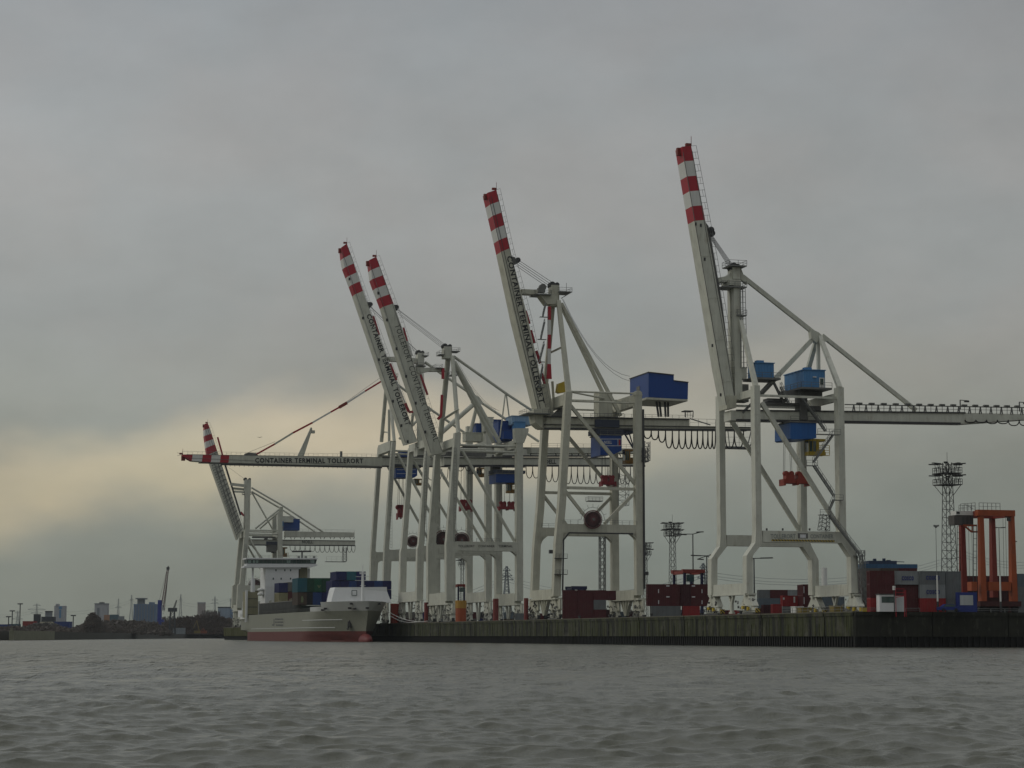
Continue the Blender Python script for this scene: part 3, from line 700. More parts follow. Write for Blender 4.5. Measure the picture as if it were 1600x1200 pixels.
    # machine houses
    def house(x0, y0, x1, y1, v, dep, m, roofdrop=0, name='machine_house'):
        mb = MB(); C.rect(mb, x0, y0, x1, y1, v, dep); o = mb.build(name, m, C.root)
        a = C.q(x0, y0, v); b = C.q(x1, y1, v); q = MB()
        k = int((b.x-a.x)/.7)
        for i in range(k+1): x = a.x+(b.x-a.x)*i/k; q.box(x-.04, v-.05, b.z, x+.04, v, a.z)
        k = int(dep/.7)
        for i in range(k+1): y = v+dep*i/k; q.box(a.x-.05, y-.04, b.z, a.x, y+.04, a.z)
        q.build('cladding_rib', m, o)
        q = MB(); q.box(a.x-.25, v-.25, a.z, b.x+.25, v+dep+.25, a.z+.18); q.box(a.x+.5, v+.6, a.z+.18, a.x+2.2, v+2.0, a.z+.7); q.build('roof', m, o)
        q = MB(); q.box(a.x-1.2, v-1.2, b.z-.45, b.x+1.2, v+dep+.5, b.z-.02); q.rail((a.x-1.2, v-1.2, b.z), (b.x+1.2, v-1.2, b.z)); q.rail((a.x-1.2, v-1.2, b.z), (a.x-1.2, v+dep, b.z)); q.build('walkway', MID, o)
        return o
    house(1181, 567, 1209, 591, vm-2.5, 4.6, LBL)
    mb = MB(); C.rect(mb, 1153, 573, 1167, 592, vm-1.5, 3.5); mb.build('electrical_cabinet', C.paint, C.root)
    h2 = house(1256, 578, 1289, 606.5, vm-5.5, 11, LBL)
    mb = MB(); v = vm-5.5; a = C.q(1280, 590, v-.08); b = C.q(1288.5, 606.5, v-.08); mb.box(a.x, v-.1, b.z, b.x, v-.04, a.z); d = mb.build('door_panel', BWH, h2)
    mb = MB(); a = C.q(1281.5, 591.5, v-.12); b = C.q(1286.5, 601, v-.12); mb.box(a.x, v-.14, b.z, b.x, v-.09, a.z); mb.build('window', GLS, d)
    mb = MB(); a = C.q(1270, 589, v-.1); mb.box(a.x, v-.35, a.z-.12, a.x+.8, v-.05, a.z+.1); mb.build('lamp', TXW, h2)
    # machinery between houses and girder
    mb = MB(); 
    for x0, y0, x1, y1, vv in ((1195,628,1262,634,vm-2),(1200,622,1230,628,vm-1),(1225,610,1285,619,vm-3),(1250,619,1262,656,vm-2.6),(1214,617,1300,620,vm-4.5),(1157,600,1170,628,vm-1.5),(1263,634,1283,641,vm-2)): C.rect(mb, x0, y0, x1, y1, vv, 3)
    mb.beam(C.q(1160, 645, vm-2), C.q(1205, 600, vm-2), .5, .5, (0,1,0)); mb.beam(C.q(1209, 598, vm-2.5), C.q(1225, 630, vm-2.5), .5, .5, (0,1,0)); mb.beam(C.q(1189, 614, vm-2.5), C.q(1210, 590, vm-2.5), .4, .4, (0,1,0))
    mb.build('trolley_machinery', MID, C.root)
    mb = MB(); mb.stair(C.q(1220, 604, vm-4), C.q(1232, 630, vm-4)); mb.stair(C.q(1249, 617, vm-4), C.q(1290, 674, vm-4)); mb.rail(C.q(1196, 634, vm-2.3), C.q(1250, 634, vm-2.3)); mb.build('stairs', RAIL, C.root)
    trolley_house(C, [(1235,659.5),(1275.5,660),(1275.5,684.5),(1268,685.5),(1238,686.5),(1235,685)], vm-5, 9.0, mat('mid_blue_cladding', (.014,.10,.32), .45))
    cabin(C, 1264, 686, 1290, 711, vm-2, 2.4, YEL)
    C.spreader(1221, 736, 1263, 759, vm, SOR, 688)
    # zigzag stairs of the landside leg
    mb = MB()
    for a, b in (((1302,679),(1271,722)), ((1271,727),(1303,775)), ((1303,780),(1296,796)), ((1296,806),(1343,866))): mb.stair(C.q(a[0],a[1],-dn/2-1.0), C.q(b[0],b[1],-dn/2-1.0))
    for x0, x1, y in ((1276,1312,678),(1259,1276,727),(1302,1316,781),(1280,1297,804),(1335,1350,868)):
        a = C.q(x0, y, -2); b = C.q(x1, y, -2); mb.box(a.x, -2.6, a.z-.15, b.x, -1.3, a.z); mb.rail((a.x, -2.6, a.z), (b.x, -2.6, a.z))
    a = C.q(1288, 804, -2); 
    st = mb.build('stairs', RAIL, C.root)
    mb = MB(); mb.lattice(C.q(1287, 829, -1), C.q(1289, 804, -1), 2.0, 1.6, 4, .06); mb.lattice(C.q(1350, 945, -2), C.q(1344, 860, -2), 1.5, 1.3, 8, .06); mb.lattice(C.q(1354, 945, 1), C.q(1345, 866, 1), .6, .5, 8, .05); mb.build('stair_tower', RAIL, C.root)
    # junction boxes, yellow gear at the landside foot
    mb = MB(); mb.box(uL-1.2, -6.5, .3, uL+.8, -4.6, 1.6); mb.build('drive_cover', YEL, C.root)
    mb = MB(); mb.box(uS+6, 2, .4, uS+9, 5, 1.5); mb.box(uS+11, 3, .2, uS+12.5, 4, 2.2);
    return C
C1 = crane_right()

# ================================================================== the beige crane with the dark blue house
def crane_second():
    C = Crane(869, 'beige grey crane with a navy blue machine house and a cable reel on its portal', 0, BEI)
    p = C.q(870, 850, 0); V = vfor(C, p.x, 836.5, 25); C.V = V; vm = V/2; d = 2.4
    NS = [(889.5,612,1.9),(879,790,2.0),(873.5,850,2.0),(870.8,925,2.1),(870.5,932,2.2)]; LN = [(998,612,2.0),(999,790,2.0),(1000,880,2.0),(1000.3,930,2.0)]
    C.leg(NS, 0, d); C.leg(LN, 0, d)
    def copy_leg(pts, v):
        mb = MB(); P = [(C.q(x, y, -d/2), wd) for x, y, wd in pts]
        for (p_, wa), (r, wb) in zip(P, P[1:]):
            mb.hexa([(r.x-wb/2, v-d/2, r.z), (r.x+wb/2, v-d/2, r.z), (r.x+wb/2, v+d/2, r.z), (r.x-wb/2, v+d/2, r.z), (p_.x-wa/2, v-d/2, p_.z), (p_.x+wa/2, v-d/2, p_.z), (p_.x+wa/2, v+d/2, p_.z), (p_.x-wa/2, v+d/2, p_.z)])
        return mb.build('leg', C.paint, C.root)
    copy_leg(NS, V); copy_leg(LN, V)
    U_ = lambda P, y: (lambda a: C.q(np.interp(y, [k[1] for k in P], [k[0] for k in P]), y, -d/2).x)(0)
    Zy = lambda y: C.q(930, y, 0).z
    uS = U_(NS, 928); uL = U_(LN, 928)
    # sill beams
    for u in (uS, uL):
        mb = MB(); z0 = Zy(935); z1 = Zy(921); mb.box(u-1.1, d/2, z0, u+1.1, V-d/2, z1); mb.box(u-1.2, -3, z0-.4, u+1.2, V+3, z0+.1)
        mb.hexa([(u-.12, vm-.8, 1.2), (u+.12, vm-.8, 1.2), (u+.12, vm+.8, 1.2), (u-.12, vm+.8, 1.2), (u-.12, vm-4.3, z0), (u+.12, vm-4.3, z0), (u+.12, vm+4.3, z0), (u-.12, vm+4.3, z0)])
        for k in range(4): mb.hexa([(u-.5, vm-.5+k*.3, 1.2), (u+.5, vm-.5+k*.3, 1.2), (u+.5, vm-.2+k*.3, 1.2), (u-.5, vm-.2+k*.3, 1.2), (u-.5, vm-4.5+k*3, z0), (u+.5, vm-4.5+k*3, z0), (u+.5, vm-4.1+k*3, z0), (u-.5, vm-4.1+k*3, z0)])
        mb.build('sill_beam', C.paint, C.root)
    C.bogies((uS, uL), (0, V), 1, Zy(937))
    # portal
    for v in (0, V):
        z1 = Zy(819.5); z0 = Zy(832.5); ua = U_(NS, 826)+.8; ub = U_(LN, 826)-.8
        mb = MB(); mb.box(ua, v-d/2+.04, z0, ub, v+d/2-.04, z1)
        for (uu, sg) in ((ua, 1), (ub, -1)):
            for k in range(4):
                t0, t1 = k/4, (k+1)/4; R = 2.4; 
                mb.prism([(uu, z0), (uu+sg*R*(1-t0)**1.8*.9, z0-R*t0), (uu+sg*R*(1-t1)**1.8*.9, z0-R*t1), (uu, z0-R*t1)], v-d/2+.06, v+d/2-.06)
        o = mb.build('portal_beam', C.paint, C.root)
        q = MB(); q.rail((ua, v-d/2, z1), (ub, v-d/2, z1)); q.build('railing', RAIL, o)
        # mid tie and braces
        zt = Zy(763); ut0 = U_(NS, 763); ut1 = U_(LN, 763); um = (ut0*.62+ut1*.38); um = C.q(931, 820, 0).x
        for nm, a, b, w_ in (('tie_beam', (ut0, zt), (ut1, zt), .8), ('diagonal_brace', (ut0+.9, zt-1), (um-1.5, z1+.2), .85), ('diagonal_brace', (ut1-.9, zt-1), (um+2.5, z1+.2), .85), ('diagonal_brace', (U_(NS, 634)+.8, Zy(634)), (ut1-.6, zt+1.2), .95)):
            mb = MB(); mb.beam((a[0], v, a[1]), (b[0], v, b[1]), w_, .8, (0,1,0)); mb.build(nm, C.paint, C.root)
    # dark cable duct following portal and leg
    mb = MB(); v = -d/2-.15; x1 = U_(LN, 700)+1.0
    mb.beam((x1+.25, v, Zy(638)), (x1+.35, v, Zy(920)), .55, .3, (0,1,0)); z0 = Zy(833.5); mb.beam((U_(NS,830)+2.6, v, z0), (U_(LN,830)-2, v, z0), .4, .3, (0,1,0)); mb.beam((U_(NS,840)+1.1, v, z0-2), (U_(NS,925)+1.5, v, Zy(925)), .4, .3, (0,1,0)); mb.beam((U_(NS,840)+1.1, v, z0-2), (U_(NS,830)+2.6, v, z0), .4, .3, (0,1,0))
    mb.build('cable_duct', DRK, C.root)
    for y in (870, 895): mb = MB(); a = C.q(868, y, -2); mb.box(a.x-.2, -2.4, a.z-.5, a.x+3.4, -1.3, a.z-.3); mb.rail((a.x, -2.4, a.z-.3), (a.x+3.4, -2.4, a.z-.3), step=1); mb.build('maintenance_platform', DRK, C.root)
    for x_, y_ in ((861, 862), (1010.5, 896)): c = C.q(x_, y_, -2); mb = MB(); mb.box(c.x-.5, -2.2, c.z-.5, c.x+.5, -1.4, c.z+.5); mb.build('floodlight', DRK, C.root)
    C.reel(926.5, 811.6, 14.5/5.72, -1.9)
    # upper frame
    for (uu, ya, yb) in ((U_(NS, 620), 617, 634), (U_(LN, 620), 614, 632)):
        mb = MB(); mb.box(uu-1.0, d/2, Zy(yb), uu+1.0, V-d/2, Zy(ya)); mb.build('cross_beam', C.paint, C.root)
    mb = MB(); uu = U_(LN, 612); mb.prism([(uu-1.2, Zy(616)), (uu+1.2, Zy(616)), (uu+.5, Zy(609)), (uu-.5, Zy(609))], -1.3, 1.3); mb.build('leg_cap', C.paint, C.root)
    for v in (0, V):
        for y in (613, 628): mb = MB(); mb.tube((U_(NS, y), v, Zy(y)), (U_(LN, y), v, Zy(y)), .28); mb.build('tie_beam', C.paint, C.root)
    mb = MB(); mb.tube((U_(NS, 613), 0, Zy(613)), (U_(LN, 618), V*.6, Zy(619)), .25); mb.build('tie_beam', C.paint, C.root)
    # boom
    v0 = vm-2.8
    bo, al = C.boom(v0, 5.6, [(762,301),(781.5,385),(806,501),(842,645),(845,660)], [(775.6,296.5),(796,387),(825,497.5),(853,629),(856,652)], (.051,.1,.155,.207,.257), seampos=.3)
    C.btext('CONTAINER TERMINAL TOLLERORT', (795.5, 400), (847, 630), 1.62, v0, TXT, .03, bo, space=1.1)
    mb = MB(); C.poly(mb, [(834,640),(858,636),(852,668),(846,668),(837,660)], v0-.2, 6); mb.build('boom_hinge', C.paint, bo)
    platform(C, 'hinge_platform', 823, 860, 645, v0-2.5, 8)
    mb = MB(); C.poly(mb, [(799,400),(805,402),(808,412),(803,414)], vm-2, .5); C.poly(mb, [(799,400),(805,402),(808,412),(803,414)], vm+1.5, .5); mb.build('pulley_bracket', MID, bo)
    mb = MB(); c = C.q(806.5, 408, vm); mb.tube(c-Vector((0,2.2,0)), c+Vector((0,2.2,0)), .75, 14); mb.build('sheave', DRK, bo)
    # girder
    gv = vm-3
    mb = MB(); C.poly(mb, [(848,651),(1077,655),(1077,665.5),(1176,667),(1176,671.5),(848,669)], gv, 6); gd = mb.build('girder', C.paint, C.root)
    mb = MB(); a = C.q(850, 651, gv-.3); b = C.q(1077, 655, gv-.3); mb.beam(a, b, .35, .4, (0,1,0)); mb.beam(C.q(850,663,gv-.2), C.q(1176,668,gv-.2), .2, .3, (0,1,0)); mb.beam(C.q(850,669.5,gv-.3), C.q(1176,672,gv-.3), .5, .5, (0,1,0)); mb.build('trolley_rail', DRK, gd)
    mb = MB(); mb.rail(C.q(858,650.5,gv-.8), C.q(1082,655,gv-.8)); mb.rail(C.q(1078,666,gv-.5), C.q(1118,667,gv-.5), h=2.2); mb.beam(C.q(1078,654,gv), C.q(1110,664,gv), .3, .3, (0,1,0)); mb.rail(C.q(1118,667,gv-.5), C.q(1176,668,gv-.5), h=1.3); mb.build('railing', RAIL, gd)
    mb = MB(); C.rect(mb, 1070, 641, 1083, 643, gv, 3); mb.rail(C.q(1070,652,gv), C.q(1083,652,gv), h=1.8, step=.8); mb.beam(C.q(1071,652,gv), C.q(1071,642,gv), .2,.2,(0,1,0)); mb.beam(C.q(1083,652,gv), C.q(1083,642,gv), .2,.2,(0,1,0)); mb.build('service_hoist', MID, gd)
    mb = MB(); mb.rail(C.q(1134,700,gv), C.q(1176,700,gv), h=3.2, step=3); C.rect(mb, 1134, 697, 1176, 700.5, gv, 5); mb.beam(C.q(1175,668,gv), C.q(1168,697,gv), .25,.25,(0,1,0)); mb.beam(C.q(1137,670,gv), C.q(1140,697,gv), .2,.2,(0,1,0)); mb.beam(C.q(1176,668,gv), C.q(1176,700,gv), .2,.2,(0,1,0)); mb.build('end_platform', RAIL, gd)
    C.festoon(gv-.8, 1006, 1118, 673, 12, [12,14,18,27,28,28,28,28,28,28,28,28], .19, 1.25); C.festoon(gv-.8, 1133, 1176, 673, 3, [28,27,25], .19)
    # mast, A frame
    mh = masthead(C, 861.5, 445, 874, 478, vm-1.6, 3.2)
    mb = MB(); C.poly(mb, [(843,459),(872,459),(872,475),(855,475)], vm-2, 4); mb.build('mast_gusset', C.paint, C.root)
    platform(C, 'mast_platform', 836, 862, 459, vm-3, 6); platform(C, 'mast_platform', 874, 894, 455, vm-3, 6)
    mb = MB(); mb.beam(C.q(894,456,vm-2), C.q(877,466,vm-2), .2,.2,(0,1,0)); C.rect(mb, 842, 449, 852, 457, vm-1, 2); c = C.q(847.5, 449, vm); mb.tube(c-Vector((0,.8,0)), c+Vector((0,.8,0)), 1.0, 12); mb.beam(C.q(885,455,vm), C.q(885,442,vm), .1,.1,(0,1,0)); mb.build('mast_winch', MID, C.root)
    mb = MB(); C.rect(mb, 815.5, 451.5, 840, 460, vm-1.6, 3.2); mb.build('boom_latch_arm', C.paint, C.root)
    C.bar('mast_leg', (872.5, 470, vm-2.2), (888.5, 614, 0), 1.15, 1.0, 0, w2=1.5); C.bar('mast_leg', (864, 474, vm+2.2), (848.5, 640, V), 1.15, 1.0, 0, w2=1.5)
    C.bar('mast_strut', (860, 551, vm+1), (877, 543, vm-1.5), .6, .5, 0)
    C.bar('back_stay', (877, 474, vm-2.2), (970, 650, vm-2.4), .95, .8, 0); C.bar('back_stay', (875, 474, vm+2.2), (958, 648, vm+2.4), .95, .8, 0)
    C.bar('girder_hanger', (851, 600, vm), (858, 652, vm), 2.0, 1.6, 0, w2=2.6); C.bar('girder_hanger', (863, 596, vm), (866, 640, vm), .6, .6, 0)
    mb = MB(); C.rect(mb, 936, 612, 957, 651, vm-2.5, 5); mb.build('girder_hanger', C.paint, C.root)
    mb = MB(); C.poly(mb, [(888,628),(868,645),(858,652),(892,652)], vm-1.5, 3); mb.build('girder_hanger', MID, C.root)
    # folded stay, red and white
    v = vm-2.6; ys = [479, 500, 523, 545, 569, 592]
    mb = MB()
    for i in range(5): mb.beam(C.q(858.3-.1*i, ys[i], v), C.q(858.2-.1*i, ys[i+1], v), .9 if i < 4 else 1.0, .7, (0,1,0), i % 2, w2=.9 if i < 4 else 1.5)
    mb.build('folded_stay', [RED, BWH], C.root)
    for i, (x, y) in enumerate(((816, 478), (824, 508), (833, 540), (841, 575))): mb = MB(); mb.beam(C.q(x+5, y+8, vm), C.q(x+11, y+28, vm), .7, .7, (0,1,0), 0); mb.build('folded_stay', RED, bo)
    mb = MB(); pts = [(852,478),(848,495),(851,503),(845,530),(850,538),(843,565),(848,573),(842,605)]
    for a, b in zip(pts[::2], pts[1::2]): mb.stair(C.q(*a, vm-3.2), C.q(*b, vm-3.2), .8); q = C.q(*b, vm-3.2); mb.box(q.x-.9, q.y-.5, q.z-.15, q.x+1.6, q.y+.5, q.z)
    mb.build('mast_stairs', RAIL, C.root)
    ropes(C, [((806.5+k*.4, 404+k*4, vm-1.5+k), (870-k*4, 446+k*1.5, vm-1+k*.6)) for k in range(4)], .07)
    ropes(C, [((878, 466, vm-1), (986, 596, vm-1)), ((880, 468, vm+1), (984, 588, vm+1))], .05, 'slack_rope', 5)
    mb = MB(); C.poly(mb, [(873,599),(884,595),(886,612),(875,614),(871,612)], vm-2.4, 2.4); mb.build('cable_cover', YEL, C.root)
    # machine house
    hv = vm-5.0; dp = vfor(C, C.q(1013.4, 600, hv).x, 984.5, 60)-hv
    mb = MB(); C.poly(mb, [(1013.4,581.5),(1052.8,585.8),(1052.8,594.5),(1075.3,597.3),(1074.6,624),(1013.4,620.5)], hv, dp); h = mb.build('machine_house', BLU, C.root)
    mb = MB(); C.poly(mb, [(1013,580.6),(1053.5,585),(1053.3,586.3),(1013,582)], hv-.3, dp+.6); C.poly(mb, [(1053,593.8),(1076,596.5),(1076,597.8),(1053,595)], hv-.3, dp+.6); mb.build('roof', DRK, h)
    mb = MB(); C.poly(mb, [(1010,620.8),(1074.4,624),(1074.4,627),(1010,624)], hv-.2, dp+.4); mb.build('house_base', C.paint, h)
    mb = MB(); q_ = C.qu(997, 608, C.q(1013.4, 600, hv).x-.05); mb.box(q_.x-.05, q_.y-1.6, q_.z-.8, q_.x, q_.y+1.4, q_.z+.8); mb.build('vent', MID, h)
    for x in (1029, 1033, 1040, 1044): C.bar('house_post', (1034+(x-1036)*1.2, 627, vm-1), (x, 651, vm-2), .5, .5, 0, DRK)
    # trolley
    mb = MB(); C.rect(mb, 932, 670.5, 975, 679, vm-4, 8); C.rect(mb, 930, 655, 968, 668, gv-.6, .5); mb.rail(C.q(925,657,gv-1), C.q(975,657,gv-1), h=2); mb.beam(C.q(975,676,vm-3), C.q(989,700,vm-3), .4,.4,(0,1,0)); mb.beam(C.q(983,676,vm-3), C.q(990,700,vm-3), .3,.3,(0,1,0)); C.rect(mb, 970, 672, 991, 677, vm-3, 6); mb.build('trolley', mat('trolley_dark', (.035,.045,.07), .6), C.root)
    tv = vm-4.2
    o = trolley_house(C, [(938,679.5),(971.5,679.5),(971.5,704),(960,709.5),(945,711),(938,711)], tv, 9, BLU)
    mb = MB()
    for y in (686, 696.5): mb.beam(C.q(938, y, tv-.04), C.q(971.5, y, tv-.04), .16, .06, (0,1,0))
    mb.beam(C.q(965.5,686,tv-.04), C.q(965.5,697,tv-.04), .14, .06, (0,1,0)); mb.beam(C.q(971.2,686,tv-.04), C.q(971.2,697,tv-.04), .14, .06, (0,1,0)); mb.build('white_band', TXW, o)
    mb = MB(); mb.beam(C.q(968,687,tv-.05), C.q(968,696,tv-.05), .45, .05, (0,1,0)); mb.build('red_band', RED, o)
    C.btext('NOELL', (944, 691), (956, 691), .9, tv, TXW, .02, o)
    cabin(C, 977, 702, 990, 724, vm-3, 2.6, mat('cab_ochre', (.22,.12,.02), .5))
    C.spreader(938, 742, 961, 760, vm, SRD, 711)
    # landside service lift frame at right of leg, stair scaffold
    mb = MB(); mb.lattice(C.q(1006,722,-1), C.q(1006,700,-1), 1.6, 1.6, 3, .08); mb.build('service_cage', DRK, C.root)
    mb = MB(); mb.lattice(C.q(972,790,V), C.q(972,740,V), 3.2, 3.2, 6, .06); mb.lattice(C.q(941,962,V), C.q(941,836,V), 1.5, 1.5, 12, .12); platform(C, 'reel_platform', 920, 942, 782, V-3, 3); mb.build('stair_tower', RAIL, C.root)
    return C
C2 = crane_second()

# ================================================================== the four similar cranes further along
def crane_b(P):
    C = Crane(P['px'], P['label'], 0, P.get('paint', WHT)); d = P['d']; s = C.sc()
    NS, LN = P['NS'], P['LN']
    V = vfor(C, C.q(*P['vref'][0:2], 0).x, P['vref'][2], 26); C.V = V; vm = V/2
    yi = lambda Q, y: C.q(np.interp(y, [k[1] for k in Q], [k[0] for k in Q]), y, -d/2).x
    Zy = lambda y: C.q(P['px'], y, 0).z
    C.leg(NS, 0, d); C.leg(LN, 0, d)
    for Q in (NS, LN):
        mb = MB(); R = [(C.q(x, y, -d/2), wd) for x, y, wd in Q]
        for (p_, wa), (r, wb) in zip(R, R[1:]):
            v = V
            mb.hexa([(r.x-wb/2, v-d/2, r.z), (r.x+wb/2, v-d/2, r.z), (r.x+wb/2, v+d/2, r.z), (r.x-wb/2, v+d/2, r.z), (p_.x-wa/2, v-d/2, p_.z), (p_.x+wa/2, v-d/2, p_.z), (p_.x+wa/2, v+d/2, p_.z), (p_.x-wa/2, v+d/2, p_.z)])
        mb.build('leg', C.paint, C.root)
    yb = NS[-1][1]; uS = yi(NS, yb); uL = yi(LN, yb); yt = NS[0][1]
    zb0 = Zy(P['sill'][1]); zb1 = Zy(P['sill'][0])
    for u in (uS, uL):
        mb = MB(); mb.box(u-1.2, d/2, zb0, u+1.2, V-d/2, zb1); mb.box(u-1.3, -2, zb0-.4, u+1.3, V+2, zb0+.05)
        for dv in (-2.6, 2.6): mb.beam((u, vm+dv, zb0), (u, vm+dv*.2, 1.3), .7, .7, (1,0,0))
        mb.build('sill_beam', C.paint, C.root)
    C.bogies((uS, uL), (0, V), 1, max(2.6, zb0-.3))
    y1, y0 = P['portal']
    for v in (0, V):
        ua = yi(NS, y1)+.9; ub = yi(LN, y1)-.8; z1, z0 = Zy(y1), Zy(y0)
        mb = MB(); mb.box(ua-.3, v-d/2+.05, z0, ub+.3, v+d/2-.05, z1)
        for (uu, sg) in ((ua, 1), (ub, -1)):
            for k in range(4):
                t0, t1 = k/4, (k+1)/4; R = 2.2
                mb.prism([(uu, z0), (uu+sg*R*(1-t0)**1.8*.9, z0-R*t0), (uu+sg*R*(1-t1)**1.8*.9, z0-R*t1), (uu, z0-R*t1)], v-d/2+.07, v+d/2-.07)
        o = mb.build('portal_beam', C.paint, C.root)
        if v == 0 and P.get('ptext'):
            x0, x1, yy = P['ptext']
            for st, f0, f1 in (('TOLLERORT', 0, .30), ('CONTAINER', .37, .67), ('TERMINAL', .74, 1)):
                C.btext(st, (x0+(x1-x0)*f0, yy), (x0+(x1-x0)*f1, yy), .8, -d/2+.05, TXT, .01, o)
        q = MB(); q.rail((ua+8, v-d/2, z1), (ua+16, v-d/2, z1)); q.build('railing', RAIL, o)
        a = P['diag']; p1 = C.q(*a[0], 0); p2 = C.q(*a[1], 0)
        mb = MB(); mb.tube((p1.x, v, p1.z), (p2.x, v, p2.z), .55, 10); mb.build('diagonal_brace', C.paint, C.root)
        for y in P['ties']:
            mb = MB(); mb.tube((yi(NS, y), v, Zy(y)), (yi(LN, y), v, Zy(y)), .38, 9); mb.build('tie_beam', C.paint, C.root)
    ya, yb2 = P['cross']
    for uu in (yi(NS, ya), yi(LN, ya)):
        mb = MB(); mb.box(uu-1.1, d/2, Zy(yb2), uu+1.1, V-d/2, Zy(ya)); mb.build('cross_beam', C.paint, C.root)
    if P.get('haunch'):
        x0, y0_, x1, y1_ = P['haunch']; mb = MB(); C.poly(mb, [(x0,y0_),(x1,y0_),(x1,y1_-12),(x1-7,y1_+6),(x0+1,y1_+6)], -d/2-.15, d+.3); mb.build('leg_head', C.paint, C.root)
    # girder
    gv = vm-2.9; gm = C.paint
    mb = MB(); C.poly(mb, P['girder'], gv, 5.8); gd = mb.build('girder', gm, C.root)
    (gx0, gy0), (gx1, gy1) = P['girder'][0], P['girder'][1]; (bx1, by1), (bx0, by0) = P['girder'][2], P['girder'][3]
    mb = MB(); mb.beam(C.q(gx0, gy0, gv-.15), C.q(gx1, gy1, gv-.15), .3, .35, (0,1,0)); mb.beam(C.q(bx0, by0+.6, gv-.3), C.q(bx1, by1+.6, gv-.3), .6, .5, (0,1,0)); mb.build('trolley_rail', DRK, gd)
    if P.get('upper'):
        mb = MB(); C.poly(mb, P['upper'], gv+.3, 5.2); up = mb.build('upper_girder', gm, C.root)
        (x0, y0_), (x1, y1_) = P['upper'][0], P['upper'][1]; q = MB(); q.rail(C.q(x0, y0_, gv), C.q(x1, y1_, gv), h=1.4, step=3)
        q.build('railing', RAIL, up)
        q = MB(); xx0, xx1 = x0, x1; n = 14
        for i in range(n+1):
            f = i/n; a = C.q(x0+(x1-x0)*f, P['upper'][3][1]+(P['upper'][2][1]-P['upper'][3][1])*f, gv+.6); q.beam(a, a+Vector((.6 if i % 2 else -.6, 0, -1.2)), .3, .3, (0,1,0))
        q.build('spacer', DRK, up)
    if P.get('noell'):
        x0, x1, y = P['noell']; C.btext('NOELL', (x0, y), (x1, y), P.get('nh', 1.7), gv, TXT, .03, gd)
    f = P['fest']; C.festoon(gv-.7, f[0], f[1], f[2], f[3], f[4], f[5], 1.1)
    if P.get('endplat'):
        x0, x1, y0_, y1_ = P['endplat']; mb = MB(); a = C.q(x0, y1_, gv); b = C.q(x1, y1_, gv); mb.box(a.x, gv, a.z-.3, b.x, gv+5, a.z); mb.rail((a.x, gv, a.z), (b.x, gv, b.z), h=2.5, step=2.5)
        mb.lattice(C.q(x1-4*s/4.8, y1_, gv+1), C.q(x1-4*s/4.8, y0_, gv+1), 2, 2, 4, .1); mb.build('end_platform', RAIL, gd)
    # boom
    B = P['boom']; v0 = vm-B['w']/2
    bo, al = C.boom(v0, B['w'], B['L'], B['R'], B['cuts'], m=C.paint, seam=B.get('seam', False))
    if B.get('text'):
        st, p, q_, h, bold = B['text']; C.btext(st, p, q_, h, v0, TXT, bold, bo, lift=B.get('lift', 0), space=1.14)
    if B.get('hatch'):
        for x, y in B['hatch']: c = C.q(x, y, v0); mb = MB(); mb.box(c.x-.35, c.y-.12, c.z-.5, c.x+.35, c.y, c.z+.5); mb.build('inspection_hatch', DRK, bo)
    if B.get('lug'):
        mb = MB(); c = C.q(*B['lug'], vm); mb.tube(c-Vector((0,2,0)), c+Vector((0,2,0)), .8, 12); mb.box(c.x-1.2, c.y-1.8, c.z-1.2, c.x+.3, c.y-1.4, c.z+.8); mb.box(c.x-1.2, c.y+1.4, c.z-1.2, c.x+.3, c.y+1.8, c.z+.8); mb.build('pulley_bracket', DRK, bo)
    for nm, (x0, y0_), (x1, y1_), w_, mm in B.get('stays', []):
        mb = MB()
        for vv in (vm-.6,): mb.beam(C.q(x0, y0_, vv), C.q(x1, y1_, vv), w_, .5, (0,1,0))
        mb.build(nm, mm, bo)
    if P.get('ribs'):
        k = MB()
        for i in range(34):
            t0, t1 = .27+i*.021, .27+(i+1)*.021
            if t1 > .985: break
            p0, p1 = al(B['L'], t0), al(B['R'], t1) if i % 2 else al(B['R'], t0)
            k.beam(C.q(p0[0], p0[1], v0-.12), C.q(p1[0], p1[1], v0-.12), .28, .12, (0,1,0))
        for f in (.35, .68):
            for i in range(10):
                A = [al(Q, .27+.07*(i+j)) for j in (0, 1) for Q in (B['L'], B['R'])]; m0 = (A[0][0]+(A[1][0]-A[0][0])*f, A[0][1]+(A[1][1]-A[0][1])*f); m1 = (A[2][0]+(A[3][0]-A[2][0])*f, A[2][1]+(A[3][1]-A[2][1])*f)
                k.beam(C.q(*m0, v0-.12), C.q(*m1, v0-.12), .35, .14, (0,1,0))
        k.build('boom_lattice', MID, bo)
    # head, frames, stays
    M = P['mast']
    if M.get('head'): masthead(C, *M['head'], vm-1.8, 3.6)
    for x0, x1, y in M.get('plats', []): platform(C, 'mast_platform', x0, x1, y, vm-2.6, 5)
    for it in P['bars']:
        nm, p1, p2, wd = it[:4]; mm = it[4] if len(it) > 4 else None
        f = lambda p: (p[0], p[1], {'n': 0, 'f': V, 'm': vm, 'a': vm-1.8, 'b': vm+1.8}[p[2]])
        C.bar(nm, f(p1), f(p2), wd, wd*.9, 0, mm, tube=(nm in ('back_stay', 'mast_leg', 'stay_leg', 'diagonal_strut')))
    if P.get('arm'): mb = MB(); C.poly(mb, P['arm'], vm-1.3, 2.6); mb.build('boom_latch_arm', C.paint, C.root)
    if P.get('node'): mb = MB(); C.poly(mb, P['node'], vm-.8, 1.6); mb.build('stay_node', C.paint, C.root)
    if P.get('ropes'): ropes(C, [((a[0], a[1], vm+a[4]), (a[2], a[3], vm+a[4])) for a in P['ropes']], .06)
    if P.get('slack'): ropes(C, [((a[0], a[1], vm), (a[2], a[3], vm)) for a in P['slack']], .045, 'slack_rope', 3)
